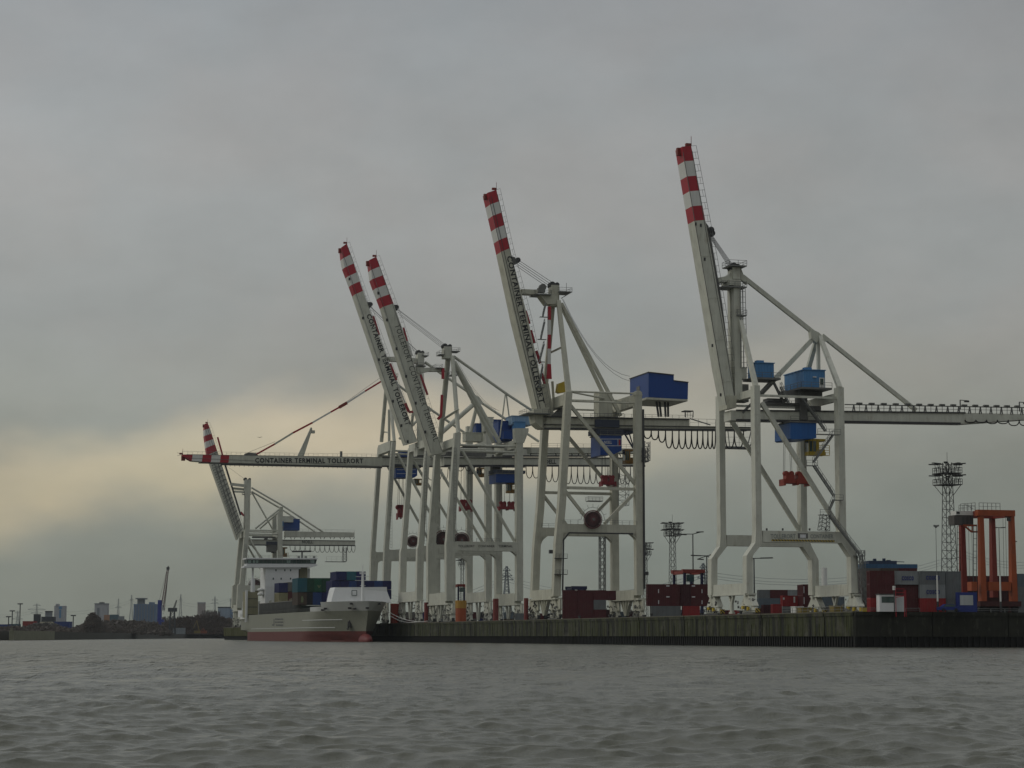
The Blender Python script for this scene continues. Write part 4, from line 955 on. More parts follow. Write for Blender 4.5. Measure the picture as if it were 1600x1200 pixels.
    for x0, y0_, x1, y1_, vo, dep, mm, nm in P.get('boxes', []):
        mb = MB(); C.rect(mb, x0, y0_, x1, y1_, vm+vo, dep); o = mb.build(nm, mm, C.root)
        a = C.q(x0, y0_, vm+vo); b = C.q(x1, y1_, vm+vo); q = MB(); q.box(a.x-.2, vm+vo-.2, a.z, b.x+.2, vm+vo+dep+.2, a.z+.2)
        if b.x-a.x > 4:
            k = int((b.x-a.x)/1.1)
            for i in range(k+1): q.box(a.x+(b.x-a.x)*i/k-.05, vm+vo-.06, b.z, a.x+(b.x-a.x)*i/k+.05, vm+vo, a.z)
        q.build('roof_trim', mm, o)
    if P.get('trolley'):
        x0, y0_, x1, y1_, mm = P['trolley']
        mb = MB(); C.rect(mb, x0-4, y0_-6, x1+6, y0_, gv-.4, 6.5); mb.rail(C.q(x0-4,y0_-8,gv-.6), C.q(x1+6,y0_-8,gv-.6), h=1.2); mb.build('trolley', MATS['trolley_dark'], C.root)
        trolley_house(C, [(x0,y0_),(x1,y0_),(x1,y1_-3),(x1-4,y1_),(x0,y1_)], vm-4.5, 9, mm)
        if P.get('tband'):
            mb = MB(); 
            for y in (y0_+3, y1_-6): mb.beam(C.q(x0+2,y,vm-4.55), C.q(x1-2,y,vm-4.55), .14, .06, (0,1,0))
            mb.build('white_band', TXW, C.root)
    if P.get('cab'): cabin(C, *P['cab'], vm-2.5, 2.6, MATS['cab_ochre'])
    if P.get('spr'): x0, y0_, x1, y1_, yr = P['spr']; C.spreader(x0, y0_, x1, y1_, vm, SRD, yr)
    if P.get('reel'): C.reel(*P['reel'], d/2+.9)
    mb = MB(); x, ya2, yb3 = P['ladder']
    mb.ladder(C.q(x, ya2, -d/2-.4), C.q(x, yb3, -d/2-.4), .8, side=(1,0,0)); mb.build('leg_ladder', RAIL, C.root)
    if P.get('machinery'):
        mb = MB()
        for k, (x0, y0_, x1, y1_) in enumerate(P['machinery']): C.rect(mb, x0, y0_, x1, y1_, vm-2+.3*k, 3+.1*k)
        mb.build('trolley_machinery', MID, C.root)
    return C

C3 = crane_b(dict(px=704, label='grey crane with TOLLERORT CONTAINER TERMINAL in thin letters on raised boom and portal beam', d=2.8, paint=GRY,
    NS=[(716,676,2.0),(704.5,841,2.7),(704.3,850,3.0),(704.6,939,3.0)], LN=[(812.5,672,2.2),(812.5,841,2.2),(812.7,939,2.2)], vref=(704.5,838,675.5), portal=(846,860.5), sill=(926,943), ptext=(716,801,853.3),
    diag=((722,704),(804,846)), ties=(695,704), cross=(684,697), haunch=(804.5,669,826,686),
    girder=[(694,715),(1008,715.5),(1008,727.5),(694,727)], upper=[(830,699),(1005,701),(1005,708),(830,708)], noell=(845,869,721.4), nh=1.5,
    fest=(822,1000,729,19,[18,24,27,27,27,27,27,27],.14), endplat=(998,1014,690,720),
    boom=dict(w=5, L=[(577.5,406),(582,438),(597.5,478),(618,545),(674.5,711)], R=[(588,401),(599,431),(614.8,474),(635.5,533),(692,708)], cuts=(.05,.095,.143,.192,.24), text=('TOLLERORT CONTAINER TERMINAL', (620.5,507), (682,689), 2.0, .0), hatch=[(591,458),(604.5,500),(619.5,545),(634.5,588),(649.5,630),(664.5,675)], lug=(618,481),
        stays=[('folded_stay',(630.5,512),(636,533),.6,RED),('folded_stay',(636,533),(644,556),.6,BWH),('folded_stay',(657,585),(668,617),.7,RED)]),
    mast=dict(head=(694,541,706,560), plats=[(706,719,548),(687,695,553),(681,692,574),(705,716,585)]),
    arm=[(651,574),(674,574.5),(696,577),(699,580),(671,580),(653,584)],
    bars=[('mast_leg',(700,560,'b'),(687.5,690,'f'),1.9),('mast_leg',(707,557,'a'),(716,677,'n'),1.5),('back_stay',(710,565,'a'),(781,692,'a'),1.5),('back_stay',(708,566,'b'),(772,692,'b'),1.4),
        ('back_stay',(709,557,'m'),(791,615,'m'),1.0),('back_stay',(791,615,'m'),(884,676,'m'),.95),('diagonal_strut',(789.5,616,'m'),(781,684,'a'),.5),('diagonal_strut',(791,616,'m'),(799,678,'b'),.5),
        ('folded_stay',(692,575,'a'),(692,592,'a'),.9,RED),('folded_stay',(690.5,617,'a'),(689,650,'a'),.8,RED),('folded_stay',(689,650,'a'),(684,655,'a'),.9,RED),('mast_strut',(693,655,'m'),(716,640,'n'),.7)],
    ropes=[(619,481,697,540,-1.5),(620,483,696,542,-.5),(621,487,695,544,.6),(623,491,694,546,1.6)], slack=[(712,562,775,640),(714,562,780,642)],
    boxes=[(779,658,800,690,1,7,BLU,'machine_house'),(800,650,833,664,-4,8,PBL,'machine_house'),(805,659,821,672,-6,4,LBL,'electrical_cabinet'),(787,672,803,686,-3,5,BLU,'machine_house')],
    trolley=(775,740,815,754,BLU), cab=(793,755,806,770), spr=(778,783,806,798,758), reel=(721,844,12.5/4.8), ladder=(711,700,846), reeln=True,
    machinery=[(700,706,760,713),(724,697,790,699),(738,730,742,740),(770,713,800,727),(770,727,782,740)]))
C4 = crane_b(dict(px=656, label='leftmost raised boom crane of the crowded group, CONTAINER TERMINAL TOLLERORT in bold black letters', d=2.6,
    NS=[(670,690,1.7),(658.5,850,1.9),(657.5,858,2.4),(656,939,2.3)], LN=[(764,655,2.2),(764,850,2.2),(764,939,2.2)], vref=(658.5,850,632), portal=(853,867), sill=(924,938),
    diag=((674,712),(756,851)), ties=(700,707), cross=(686,698), haunch=(755,653,771,668),
    girder=[(652,699),(926,700),(926,712),(652,712)], noell=None, fest=(700,760,716,5,[20,24],.14),
    boom=dict(w=5, L=[(534,386),(536.6,413),(552.5,455),(575,522),(634.5,695)], R=[(542,380.5),(551.6,409),(566,451),(590,519),(652,690)], cuts=(.055,.1,.145,.19,.238), text=('CONTAINER TERMINAL TOLLERORT', (576,491), (638,664), 1.9, .035), hatch=[(546,436),(567,497),(592,562),(614,627),(627,665),(637,690)], lug=(577.5,476.5),
        stays=[('folded_stay',(583,494),(592,523),.8,RED),('folded_stay',(609,568),(619,594),1.0,RED),('folded_stay',(633,630),(639,644),1.0,RED),('folded_stay',(639,644),(648,643),.8,RED),('folded_stay',(619,594),(633,630),.5,BWH)]),
    mast=dict(head=(653,551,663,570), plats=[(660,670,555),(652,666,571)]),
    arm=[(606,557.5),(628,557),(652,560),(652,567),(628,565),(610,564)],
    bars=[('back_stay',(664,566,'m'),(740,618,'m'),1.1),('back_stay',(752,629,'m'),(842,690,'m'),1.0),('stay_leg',(743,629,'a'),(690,676,'a'),1.7),('stay_leg',(745,634,'b'),(735,676,'b'),1.4),('stay_leg',(749,632,'a'),(757,676,'n'),1.0),
        ('mast',(656,571,'m'),(656,690,'m'),1.9),('mast_leg',(659,575,'a'),(668,690,'n'),1.1),('mast_leg',(654,575,'b'),(640,690,'f'),1.1)],
    node=[(738,614),(748,620),(756,630),(752,632),(744,636),(737,628)],
    ropes=[(578,478,655,551,-1.5),(579,480,656,553,-.5),(581,485,656,556,.6)], 
    boxes=[(744,662,757,680,0,6,BLU,'machine_house'),(756,652,771,690,-3,6,WHT,'electrical_cabinet'),(728,676,757,690,-1,5,GRY,'electrical_cabinet'),(771,656,783,690,-1,7,BLU,'machine_house')],
    spr=(718,780,738,799,716), reel=(693,843,15.5/4.6), ladder=(665,700,850), trolley=(700,716,722,722,BLU), cab=(747,731,757,745),
    machinery=[(660,690,720,697),(735,713,741,740)]))
C5 = crane_b(dict(px=603, label='crane with its boom lowered flat over the ship, lettered CONTAINER TERMINAL TOLLERORT in bold', d=2.6, paint=GRY,
    NS=[(616,690,1.5),(604.5,856,1.7),(606.5,868,2.9),(603.5,939,2.5)], LN=[(708,690,1.9),(708,856,1.9),(708,939,1.9)], vref=(604.5,856,583.5), portal=(859,873), sill=(924,938),
    diag=((620,708),(700,852)), ties=(704,709), cross=(688,703),
    girder=[(597,714.5),(820,716),(820,729),(597,728)], fest=(668,700,732,3,[18],.13),
    boom=dict(w=5, L=[(285.8,712.5),(301,720.6),(345,722.5),(470,726),(597,728.6)], R=[(285.5,710),(291,710),(345,711),(470,713),(597,714.5)], cuts=(.05,.101,.146,.191,.234), text=('CONTAINER TERMINAL TOLLERORT', (398.5,719.3), (567.5,720.2), 1.95, .035)),
    mast=dict(head=(601,584,612,598), plats=[(612,622,588)]),
    bars=[('mast_leg',(604,600,'b'),(596,690,'f'),1.5),('mast_leg',(607.5,600,'a'),(616,690,'n'),1.3),('mast_strut',(600,675,'f'),(609,676,'m'),.5),('mast_strut',(608,640,'m'),(608,712,'m'),.9),
        ('back_stay',(612,594,'m'),(669,637,'m'),1.0),('back_stay',(669,637,'m'),(752,694,'m'),1.0),('stay_leg',(668,640,'m'),(624,686,'m'),1.0),
        ('fore_stay',(598,594.5,'a'),(570,611.5,'a'),.65,RED),('fore_stay',(570,611.5,'a'),(542,629.5,'a'),.7,BWH),('fore_stay',(542,629.5,'a'),(530,636.5,'a'),1.2,DOR),('fore_stay',(530,636.5,'a'),(516.5,644,'a'),.65,RED),('fore_stay',(516.5,644,'a'),(488,660.5,'a'),.65,BWH),('fore_stay',(488,660.5,'a'),(457.5,676.5,'a'),.7,RED),('fore_stay',(457.5,676.5,'a'),(429,694,'a'),.7,GRY),('fore_stay',(429,694,'a'),(401,709.6,'a'),.65,RED)],
    node=[(665,632),(672,636),(675,642),(668,646),(663,640)],
    ropes=[(541,628,597,588,-1.7),(389,706.5,430,690,-1.7)],
    trolley=(618,731,652,746,BLU), tband=True, cab=(648,748,660,758), spr=(620,788,632,812,747), reel=(645,846,10/4.4), ladder=(611,705,856),
    boxes=[(627,704,648,714,-3,6,BLU,'machine_house')],
    machinery=[(648,703,700,712)]))
def boom5_extras():
    C = C5; vm = C.V/2; bo = [o for o in C.root.children if o.name.startswith('boom') and not o.name.startswith('boom_')][0]
    mb = MB(); C.poly(mb, [(465,712.5),(475,712.5),(488,671),(487.5,668),(485.5,668),(484,672)], vm-.6, 1.2); c = C.q(488,675,vm); mb.box(c.x-.3, vm-.8, c.z-.5, c.x+.9, vm+.8, c.z+.6); mb.build('folded_strut', C.paint, bo)
    mb = MB(); C.rect(mb, 532, 705, 535, 713, vm-.6, 1.2); mb.build('lamp_bracket', MID, bo)
    v0 = vm-2.5
    mb = MB(); C.poly(mb, [(382,709),(388,707),(401,708),(403,711.5),(382,711.5)], vm-1.6, 1.0); mb.build('stay_lug', MID, bo)
    mb = MB(); mb.beam(C.q(310,723.5,v0-.1), C.q(597,730.5,v0-.1), .35, .3, (0,1,0)); n = 34
    for i in range(n): a = C.q(345+i*7.3, 726.3+i*.13, v0-.1); mb.beam(a, a-Vector((0,0,.6)), .15, .15, (0,1,0))
    mb.beam(C.q(345,726,v0-.1), C.q(597,730.8,v0-.1), .5, .4, (0,1,0)); mb.build('trolley_rail', DRK, bo)
    mb = MB(); a = C.q(286,710,v0); mb.beam(a, a+Vector((-2.2,0,.6)), .1,.1,(0,1,0)); mb.beam(a, a+Vector((-2.2,0,-.6)), .1,.1,(0,1,0)); mb.build('tip_lamp_bracket', DRK, bo)
boom5_extras()
C6 = crane_b(dict(px=377, label='farthest crane, behind the white ship bridge, with NOELL on its girder', d=3.2, a=3.6, paint=GRY,
    NS=[(386.5,827,2.4),(379,912,2.7),(377.5,914,4.0),(375.5,950,3.7)], LN=[(438,800,2.2),(438.5,914,2.4),(439,950,3.4)], vref=(379,905,371), portal=(914.5,923), sill=(945,954),
    diag=((389,840),(430,912)), ties=(828,834), cross=(830,839),
    girder=[(390,843),(555,845),(555,852),(390,851)], upper=[(446,830),(554,832),(554,839),(446,839)], noell=(472,489,846.7), nh=1.8,
    fest=(453,555,852,14,[9,10,11,11,11,11],.13), endplat=(510,541,855,877),
    boom=dict(w=6.5, L=[(320.5,662),(319.5,676),(324,710),(371,843.5)], R=[(324.5,661),(328,669),(341,710),(380,828)], cuts=(.05,.1,.15,.2,.26), stays=[('folded_stay',(340,683),(352,727),.9,RED),('folded_stay',(352,727),(376,805),.9,DRK),('folded_stay',(376,800),(381,806),1.0,RED)], seam=True),
    mast=dict(head=(382.5,749,392,770), plats=[(380,393,772)]),
    bars=[('mast',(386.5,768,'a'),(386,829,'a'),2.8),('mast',(384.5,768,'b'),(383,829,'b'),1.8),('boom_latch_arm',(361,756.5,'a'),(383,759,'a'),1.5),('boom_latch_arm',(364,763,'b'),(383,765,'b'),1.2),('boom_latch_arm',(366,768,'a'),(383,769,'a'),1.0),
        ('back_stay',(393,762,'a'),(440,789,'a'),1.0),('back_stay',(440,789,'a'),(515,838,'a'),1.0),('back_stay',(393,768,'b'),(436,793,'b'),1.0),('back_stay',(442,797,'b'),(495,833,'b'),.9),('diagonal_strut',(394,770,'m'),(426.5,828,'m'),.9),
        ('stay_leg',(436,796,'a'),(399,826,'a'),1.0),('stay_leg',(438,798,'b'),(406,826,'b'),1.0),('stay_leg',(439,792,'m'),(438.5,830,'m'),2.4),('diagonal_brace',(391,848,'f'),(409,872,'f'),.9)],
    ropes=[(354,728,383,749,0)],
    ribs=True, boxes=[(438,807,458,816,-4,5,WHT,'electrical_cabinet'),(436,815,443,822,-6,3,LBL,'machine_house'),(444,811,468,829,-2,8,BLU,'machine_house')],
    trolley=(420,852,434,862,MID), cab=(440,855,449,870), reel=(399,915,12.5/3.2), ladder=(384,850,912),
    machinery=[(395,838,430,841),(414,841,418,852),(425,862,431,864)]))

# ================================================================== ship
HUL = mat('hull_pale_grey', (.215,.22,.175), .5, var=.1, streak=.08, dirt=(.12,.09,.05), dirt_amt=.25)
HRD = mat('antifouling_red', (.11,.022,.018), .6, var=.25, streak=.15)
SWH = mat('ship_white', (.66,.67,.66), .5, var=.06, streak=.06)
SGR = mat('ship_deck_grey', (.10,.13,.12), .7, var=.2)
BUF = mat('buff_grey', (.22,.21,.13), .6, var=.2)
def ship():
    S = Frame(571, -14.5, 0); L_, B = vfor(S, -11.5, 374, 6), 24.0
    root = empty('container_ship', S.O, ANG, label='pale grey container ship with a red waterline and white bridge, moored alongside the quay', cat='ship')
    def surf(zs, t1=60, y_end=L_, name='hull', m=HUL, ys_fn=None, ye=None):
        V = []; Fc = []
        ts = [(i/t1)**1.6 for i in range(t1+1)]
        def prof(z, t):
            ys = -6.5*max(0, z/13.7)**1.5+(.0 if z > 0 else 3); y = ys+(y_end-ys)*t
            Le = 62-28*min(1, max(0, z)/13.7); f = min(1, (y-ys)/Le)
            b = B/2*math.sin(f*math.pi/2)**(1.15-.42*max(0, z)/13.7)
            g = max(0, (y-(L_-38))/38); b *= 1-g*g*(.45 if z < 4 else .1)
            return b, y
        for z in zs:
            for sg in (-1, 1):
                for t in ts: b, y = prof(z, t); V.append((sg*b, y, z))
        n = len(ts)
        for i in range(len(zs)-1):
            for sg in (0, 1):
                for k in range(n-1):
                    a = (i*2+sg)*n+k; c = ((i+1)*2+sg)*n+k; Fc.append((a, a+1, c+1, c))
            a = (i*2)*n+n-1; b_ = (i*2+1)*n+n-1; Fc.append((a, b_, b_+2*n, a+2*n))
        top = (len(zs)-1)*2*n
        for k in range(n-1): Fc.append((top+k, top+k+1, top+n+k+1, top+n+k))
        me = bpy.data.meshes.new(name); me.from_pydata(V, [], Fc); me.materials.append(m)
        me.polygons.foreach_set('use_smooth', [True]*len(Fc)); me.update()
        import bmesh
        bm = bmesh.new(); bm.from_mesh(me); bmesh.ops.remove_doubles(bm, verts=bm.verts, dist=.001); bmesh.ops.recalc_face_normals(bm, faces=bm.faces); bm.to_mesh(me); bm.free()
        try: me.set_sharp_from_angle(angle=math.radians(40))
        except Exception: pass
        o = bpy.data.objects.new(name, me); col.objects.link(o); o.parent = root; return o, prof
    hull, prof = surf([3.3, 4.2, 5.5, 7, 8.5, 9.8, 10.6])
    boot, _ = surf([-2, 0, 1.5, 2.6, 3.3], m=HRD, name='boot_topping')
    surf([10.5, 11.4, 12.2], y_end=44, name='bulwark', m=mat('hull_light', (.44,.45,.43), .5, var=.08, streak=.06))
    fc, _ = surf([10.6, 11.6, 12.7, 13.8], y_end=24, name='forecastle', m=MATS['hull_light'])
    # rubbing strakes and slits along the visible side
    mb = MB()
    for y0, y1, z in ((20, 185, 4.6), (12, 60, 7.4)):
        k = 30
        for i in range(k):
            a = y0+(y1-y0)*i/k; b_ = y0+(y1-y0)*(i+1)/k
            def pt(y):
                lo, hi = 0, 1
                for _ in range(30):
                    m_ = (lo+hi)/2
                    if prof(z, m_)[1] < y: lo = m_
                    else: hi = m_
                return -prof(z, lo)[0]-.05
            mb.beam((pt(a), a, z), (pt(b_), b_, z), .12, .3)
    mb.build('rubbing_strake', MATS['hull_light'], root)
    # bulbous bow
    import bmesh
    bm = bmesh.new(); bmesh.ops.create_uvsphere(bm, u_segments=20, v_segments=14, radius=1)
    for v in bm.verts: v.co = Vector((v.co.x*2.1, v.co.y*7-.2, v.co.z*2.4-.0))
    me = bpy.data.meshes.new('bulbous_bow'); bm.to_mesh(me); bm.free(); me.materials.append(mat('bulb_red', (.15,.022,.022), .5, var=.1)); me.polygons.foreach_set('use_smooth', [True]*len(me.polygons))
    o = bpy.data.objects.new('bulbous_bow', me); col.objects.link(o); o.parent = root
    # anchors in recesses
    def yz(px, py, y): return S.q(px, py, y)
    mb = MB()
    for px_, py_ in ((546, 974),):
        q = S.qu(px_, py_, -7.5); 
        t = 0
        y = 12; x = -prof(7, 0)[0]
        lo, hi = 0, .6
        best = None
        for i in range(200):
            tt = i/200*.5; b, yy = prof(q.z, tt); P = S.O+U*(-b)+D*yy+Vector((0,0,q.z-EYE)); c = CAMR.transposed() @ P; sx = 800+FPX*c.x/-c.z
            if best is None or abs(sx-px_) < best[0]: best = (abs(sx-px_), -b, yy)
        x, y = best[1], best[2]; mb.box(x-.25, y-1.3, q.z-1.2, x+.5, y+1.3, q.z+1.5); mb.beam((x-.3, y, q.z+.8), (x-.5, y-.2, q.z-2.2), .5, .4, (1,0,0)); mb.beam((x-.5, y-1.3, q.z-1.4), (x-.5, y+1.3, q.z-1.8), .4, .5)
    mb.build('anchor', DRK, hull)
    mb = MB()
    for px_, py_ in ((549,944),(546,951),(554,952),(574,951),(592,944),(508,951),(495,953)):
        best = None
        for i in range(400):
            tt = i/400*.9; 
            for sg in (-1, 1):
                z = (995.2-py_)/4.4+1.3; 
                ye = 24; ys = -6.5*(z/13.7)**1.5; y = ys+(60-ys)*tt; f = min(1,(y-ys)/34); b = B/2*math.sin(f*math.pi/2)**.75
                P = S.O+U*(sg*b)+D*y+Vector((0,0,z-EYE)); c = CAMR.transposed() @ P; sx = 800+FPX*c.x/-c.z
                if y < 22 and (best is None or abs(sx-px_) < best[0]): best = (abs(sx-px_), sg*b, y, z)
        _, x, y, z = best; mb.box(x-.5, y-.6, z-.3, x+.5, y+.4, z+.35)
    mb.build('fairlead', DRK, fc)
    # breakwater
    mb = MB(); v = 16.0
    pts = [(517,941.5),(611.5,941.5),(606.5,924),(606,917),(525,917.5),(523,922)]
    P = [S.q(x, y, v) for x, y in pts]
    back = [(p.x, v+9+(2 if p.z > 16 else 0), p.z) for p in P]; front = [(p.x, v+(0 if p.z < 15 else 1.8), p.z) for p in P]
    mb.face(list(reversed(front))); mb.face(back)
    for i in range(6): j = (i+1) % 6; mb.face([front[i], front[j], back[j], back[i]])
    bw = mb.build('breakwater', SWH, root)
    mb = MB(); q = S.q(553.5, 926.5, v+.6); 
    for a, b_ in (((-.9,-1),(.9,-1)),((-.9,1),(.9,1)),((-.9,-1),(-.9,1)),((.9,-1),(.9,1))): mb.beam((q.x+a[0], q.y-.15, q.z+a[1]*.9), (q.x+b_[0], q.y-.15, q.z+b_[1]*.9), .25, .15, (0,1,0))
    mb.build('hatch_frame', SGR, bw)
    # foremast
    mb = MB(); a = S.q(566.8, 930, 13); t = S.q(566.8, 893, 13); mb.tube(a-Vector((0,0,2)), t, .7, 10, r2=.4); mb.tube(t, S.q(567,882,13), .12, 6); 
    for y, w_ in ((901, 2.6), (907, 2.8), (894, 1.2), (915, 1.0)): c = S.q(566.8, y, 13); mb.beam(c-Vector((w_,0,0)), c+Vector((w_,0,0)), .15, .15)
    c = S.q(566.8, 897, 13); mb.box(c.x-1.1, c.y-.3, c.z, c.x+1.1, c.y+.3, c.z+.5); mb.build('foremast', SWH, root)
    # stern side house, bridge block
    vb = vfor(S, 0, 441, 20)
    def R(mb_, x0, y0, x1, y1, v, dep): a = S.q(x0, y0, v); b = S.q(x1, y1, v); mb_.box(min(a.x,b.x), v, min(a.z,b.z), max(a.x,b.x), v+dep, max(a.z,b.z)); return a, b
    mb = MB(); R(mb, 415, 885, 466, 945, vb, 14); R(mb, 415, 885, 470, 889, vb-.4, 14.5)
    for y in (893.5, 905, 917): R(mb, 414.6, y, 466.4, y+.6, vb-.12, 14)
    acc = mb.build('accommodation_block', SWH, root)
    mb = MB()
    for x, y in ((431.2,891),(445,891),(454,891),(427,904.3),(439.3,904.3),(454,904.3)): R(mb, x-1, y-1.6, x+1, y+1.6, vb-.05, .04)
    mb.build('window', GLS, acc)
    mb = MB(); R(mb, 468, 886, 480, 903, vb+3, 9); mb2 = MB()
    mb.build('side_casing', BUF, acc)
    mb = MB(); R(mb, 481, 888, 484, 912, vb+4, 1); R(mb, 394, 887, 396, 925, vb+2, 1.0); mb.tube(S.q(395,925,vb+1), S.q(395,905,vb+1), 1.0, 10); mb.build('bridge_wing_post', SWH, acc)
    mb = MB(); P1 = [(385,871.5),(496,872.5),(494,881),(496,883.5),(489,886),(381.5,887),(382,884.5),(386,882)]
    S.prism = None
    def poly(m_, pts, v, dep): m_.prism([(lambda q: (q.x, q.z))(S.q(x, y, v)) for x, y in pts], v, v+dep)
    poly(mb, [(384,871.5),(496.5,872),(496,874),(384,873.8)], vb-1.6, 9); poly(mb, [(385.5,880.7),(494,881),(496.5,883.5),(487,886.3),(381.5,886.8),(381.5,884.6),(386,883)], vb-1.2, 8)
    br = mb.build('bridge', SWH, root)
    mb = MB(); poly(mb, [(385.5,873.8),(495.2,874),(493.5,880.9),(386.5,880.7)], vb-.8, 7.5); g_ = mb.build('bridge_window', GLS, br)
    mb = MB()
    for x in (386.5, 393, 399, 405, 411, 417, 424, 432, 441, 450, 456, 463, 471, 479, 487, 493): poly(mb, [(x,873.8),(x+.3,873.8),(x+.3,880.9),(x,880.9)], vb-.9, .2)
    mb.build('window_post', MID, g_)
    mb = MB()
    for x0, x1 in ((387.5,392.5),(395,399),(400,404),(448,454),(485,491.5)): poly(mb, [(x0,875),(x1,875),(x1-.5,879.5),(x0+.3,879.5)], vb-.83, .05)
    mb.build('blind', mat('pale_green_blind', (.24,.33,.29), .5), g_)
    mb = MB(); mb.rail(S.q(388,871.5,vb), S.q(495,872,vb), step=3); 
    for x in (467, 478, 491): c = S.q(x, 872, vb+2); mb.box(c.x-.5, c.y, c.z, c.x+.5, c.y+1, c.z+.9)
    mb.build('railing', RAIL, br)
    mb = MB(); c = S.q(472, 862, vb+4); mb.beam((c.x-4.5, c.y, c.z), (c.x+4, c.y, c.z+.2), .5, .7); mb.tube((c.x, c.y, c.z), (c.x, c.y, S.q(472,872,vb).z), .35, 8); mb.build('radar_scanner', DRK, br)
    # stern section seen on the left
    vs = vfor(S, -12, 376, 8); 
    mb = MB(); x = -12.2
    def side(m_, x0, y0, x1, y1, xx, th):   # plate on the starboard side given in pixels
        a = S.qu(x0, y0, xx); b = S.qu(x1, y1, xx); m_.box(xx, min(a.y,b.y), min(a.z,b.z), xx+th, max(a.y,b.y), max(a.z,b.z))
    side(mb, 375, 960, 385, 967, x, 20); side(mb, 379, 940, 383.5, 965, x, 8); mb.box(x, L_-25, 10, x+.8, L_, 13); mb.build('stern_bulwark', SWH, root)
    mb = MB(); R(mb, 385, 924, 403, 965, vb+18, 10); o = mb.build('stern_casing', BUF, root)
    mb = MB(); R(mb, 384, 922, 386.5, 972, vb+17.5, 1); mb.build('casing_pillar', SWH, o)
    mb = MB()
    for y in (935, 948, 960): R(mb, 387, y, 402, y+1, vb+17.8, .3)
    R(mb, 388, 961, 397, 971, vb+17.6, .5); mb.build('casing_deck', DRK, o)
    # lifeboats
    for k, y in enumerate((921.5, 928.5)):
        import bmesh
        bm = bmesh.new(); bmesh.ops.create_uvsphere(bm, u_segments=14, v_segments=10, radius=1); q = S.q(407.5, y, vb+5)
        for v in bm.verts: v.co = Vector((v.co.x*1.5, v.co.y*3.2, v.co.z*.75))+q
        me = bpy.data.meshes.new('lifeboat'); bm.to_mesh(me); bm.free(); me.materials.append(SWH); me.polygons.foreach_set('use_smooth', [True]*len(me.polygons)); o = bpy.data.objects.new('lifeboat', me); col.objects.link(o); o.parent = root
    # hatch coaming with posts between bridge and bow containers
    mb = MB(); ya = S.qu(470, 942, -11.2).y; yb = S.qu(406, 950, -11.2).y
    mb.box(-11.2, ya, 10.5, 11.2, yb, 13.2); o = mb.build('hatch_coaming', SGR, root)
    mb = MB(); y = ya
    while y < yb: mb.box(-11.6, y-.12, 10.6, -11.2, y+.12, 15.2); y += 2.6
    mb.rail((-11.7, 34, 10.6), (-11.7, yb, 10.6), step=3); mb.beam((-11.5, ya, 15.2), (-11.5, yb, 15.2), .3, .3); mb.build('coaming_stay', MID, o)
    for i in range(12):
        mb = MB(); y = ya+(yb-ya)*i/12; mb.beam((-10.5+(i%3), y, 13.2), (-10.2+(i%3), y+1.5, 16.4), .18, .18, (0,1,0)); mb.box(-10.6+(i%3), y-.2, 13.2, -9.2, y+1, 14.3); mb.build('lashing_post', BUF, o)
    # hull writing: three rows of dark lettering
    for s_, y in (('HAMBURG', 966.6), ('HAMBURG', 972), ('HAMBURG', 976.6)): pass
    return S, root, vb
S, SHIP, VB = ship()

# ================================================================== containers
CC = {}
def cmat(name, c): 
    CC[name] = mat('container_'+name, c, .55, var=.16, sc=.5, streak=.2, dirt=(.10,.06,.04), dirt_amt=.35); return CC[name]
cmat('oxide', (.075,.012,.014)); cmat('red', (.26,.022,.022)); cmat('maroon', (.045,.009,.012)); cmat('grey', (.135,.145,.145)); cmat('light_grey', (.22,.235,.235)); cmat('blue_grey', (.10,.13,.15))
cmat('navy', (.010,.014,.085)); cmat('teal', (.018,.10,.13)); cmat('green', (.012,.085,.045)); cmat('dark_green', (.010,.055,.03)); cmat('black', (.012,.014,.016)); cmat('blue', (.018,.05,.17)); cmat('cream', (.22,.20,.11)); cmat('taupe', (.12,.115,.10)); cmat('brown', (.07,.05,.035)); cmat('steel_blue', (.05,.11,.20)); cmat('orange', (.30,.09,.02)); cmat('white', (.45,.46,.46))
_cm = {}
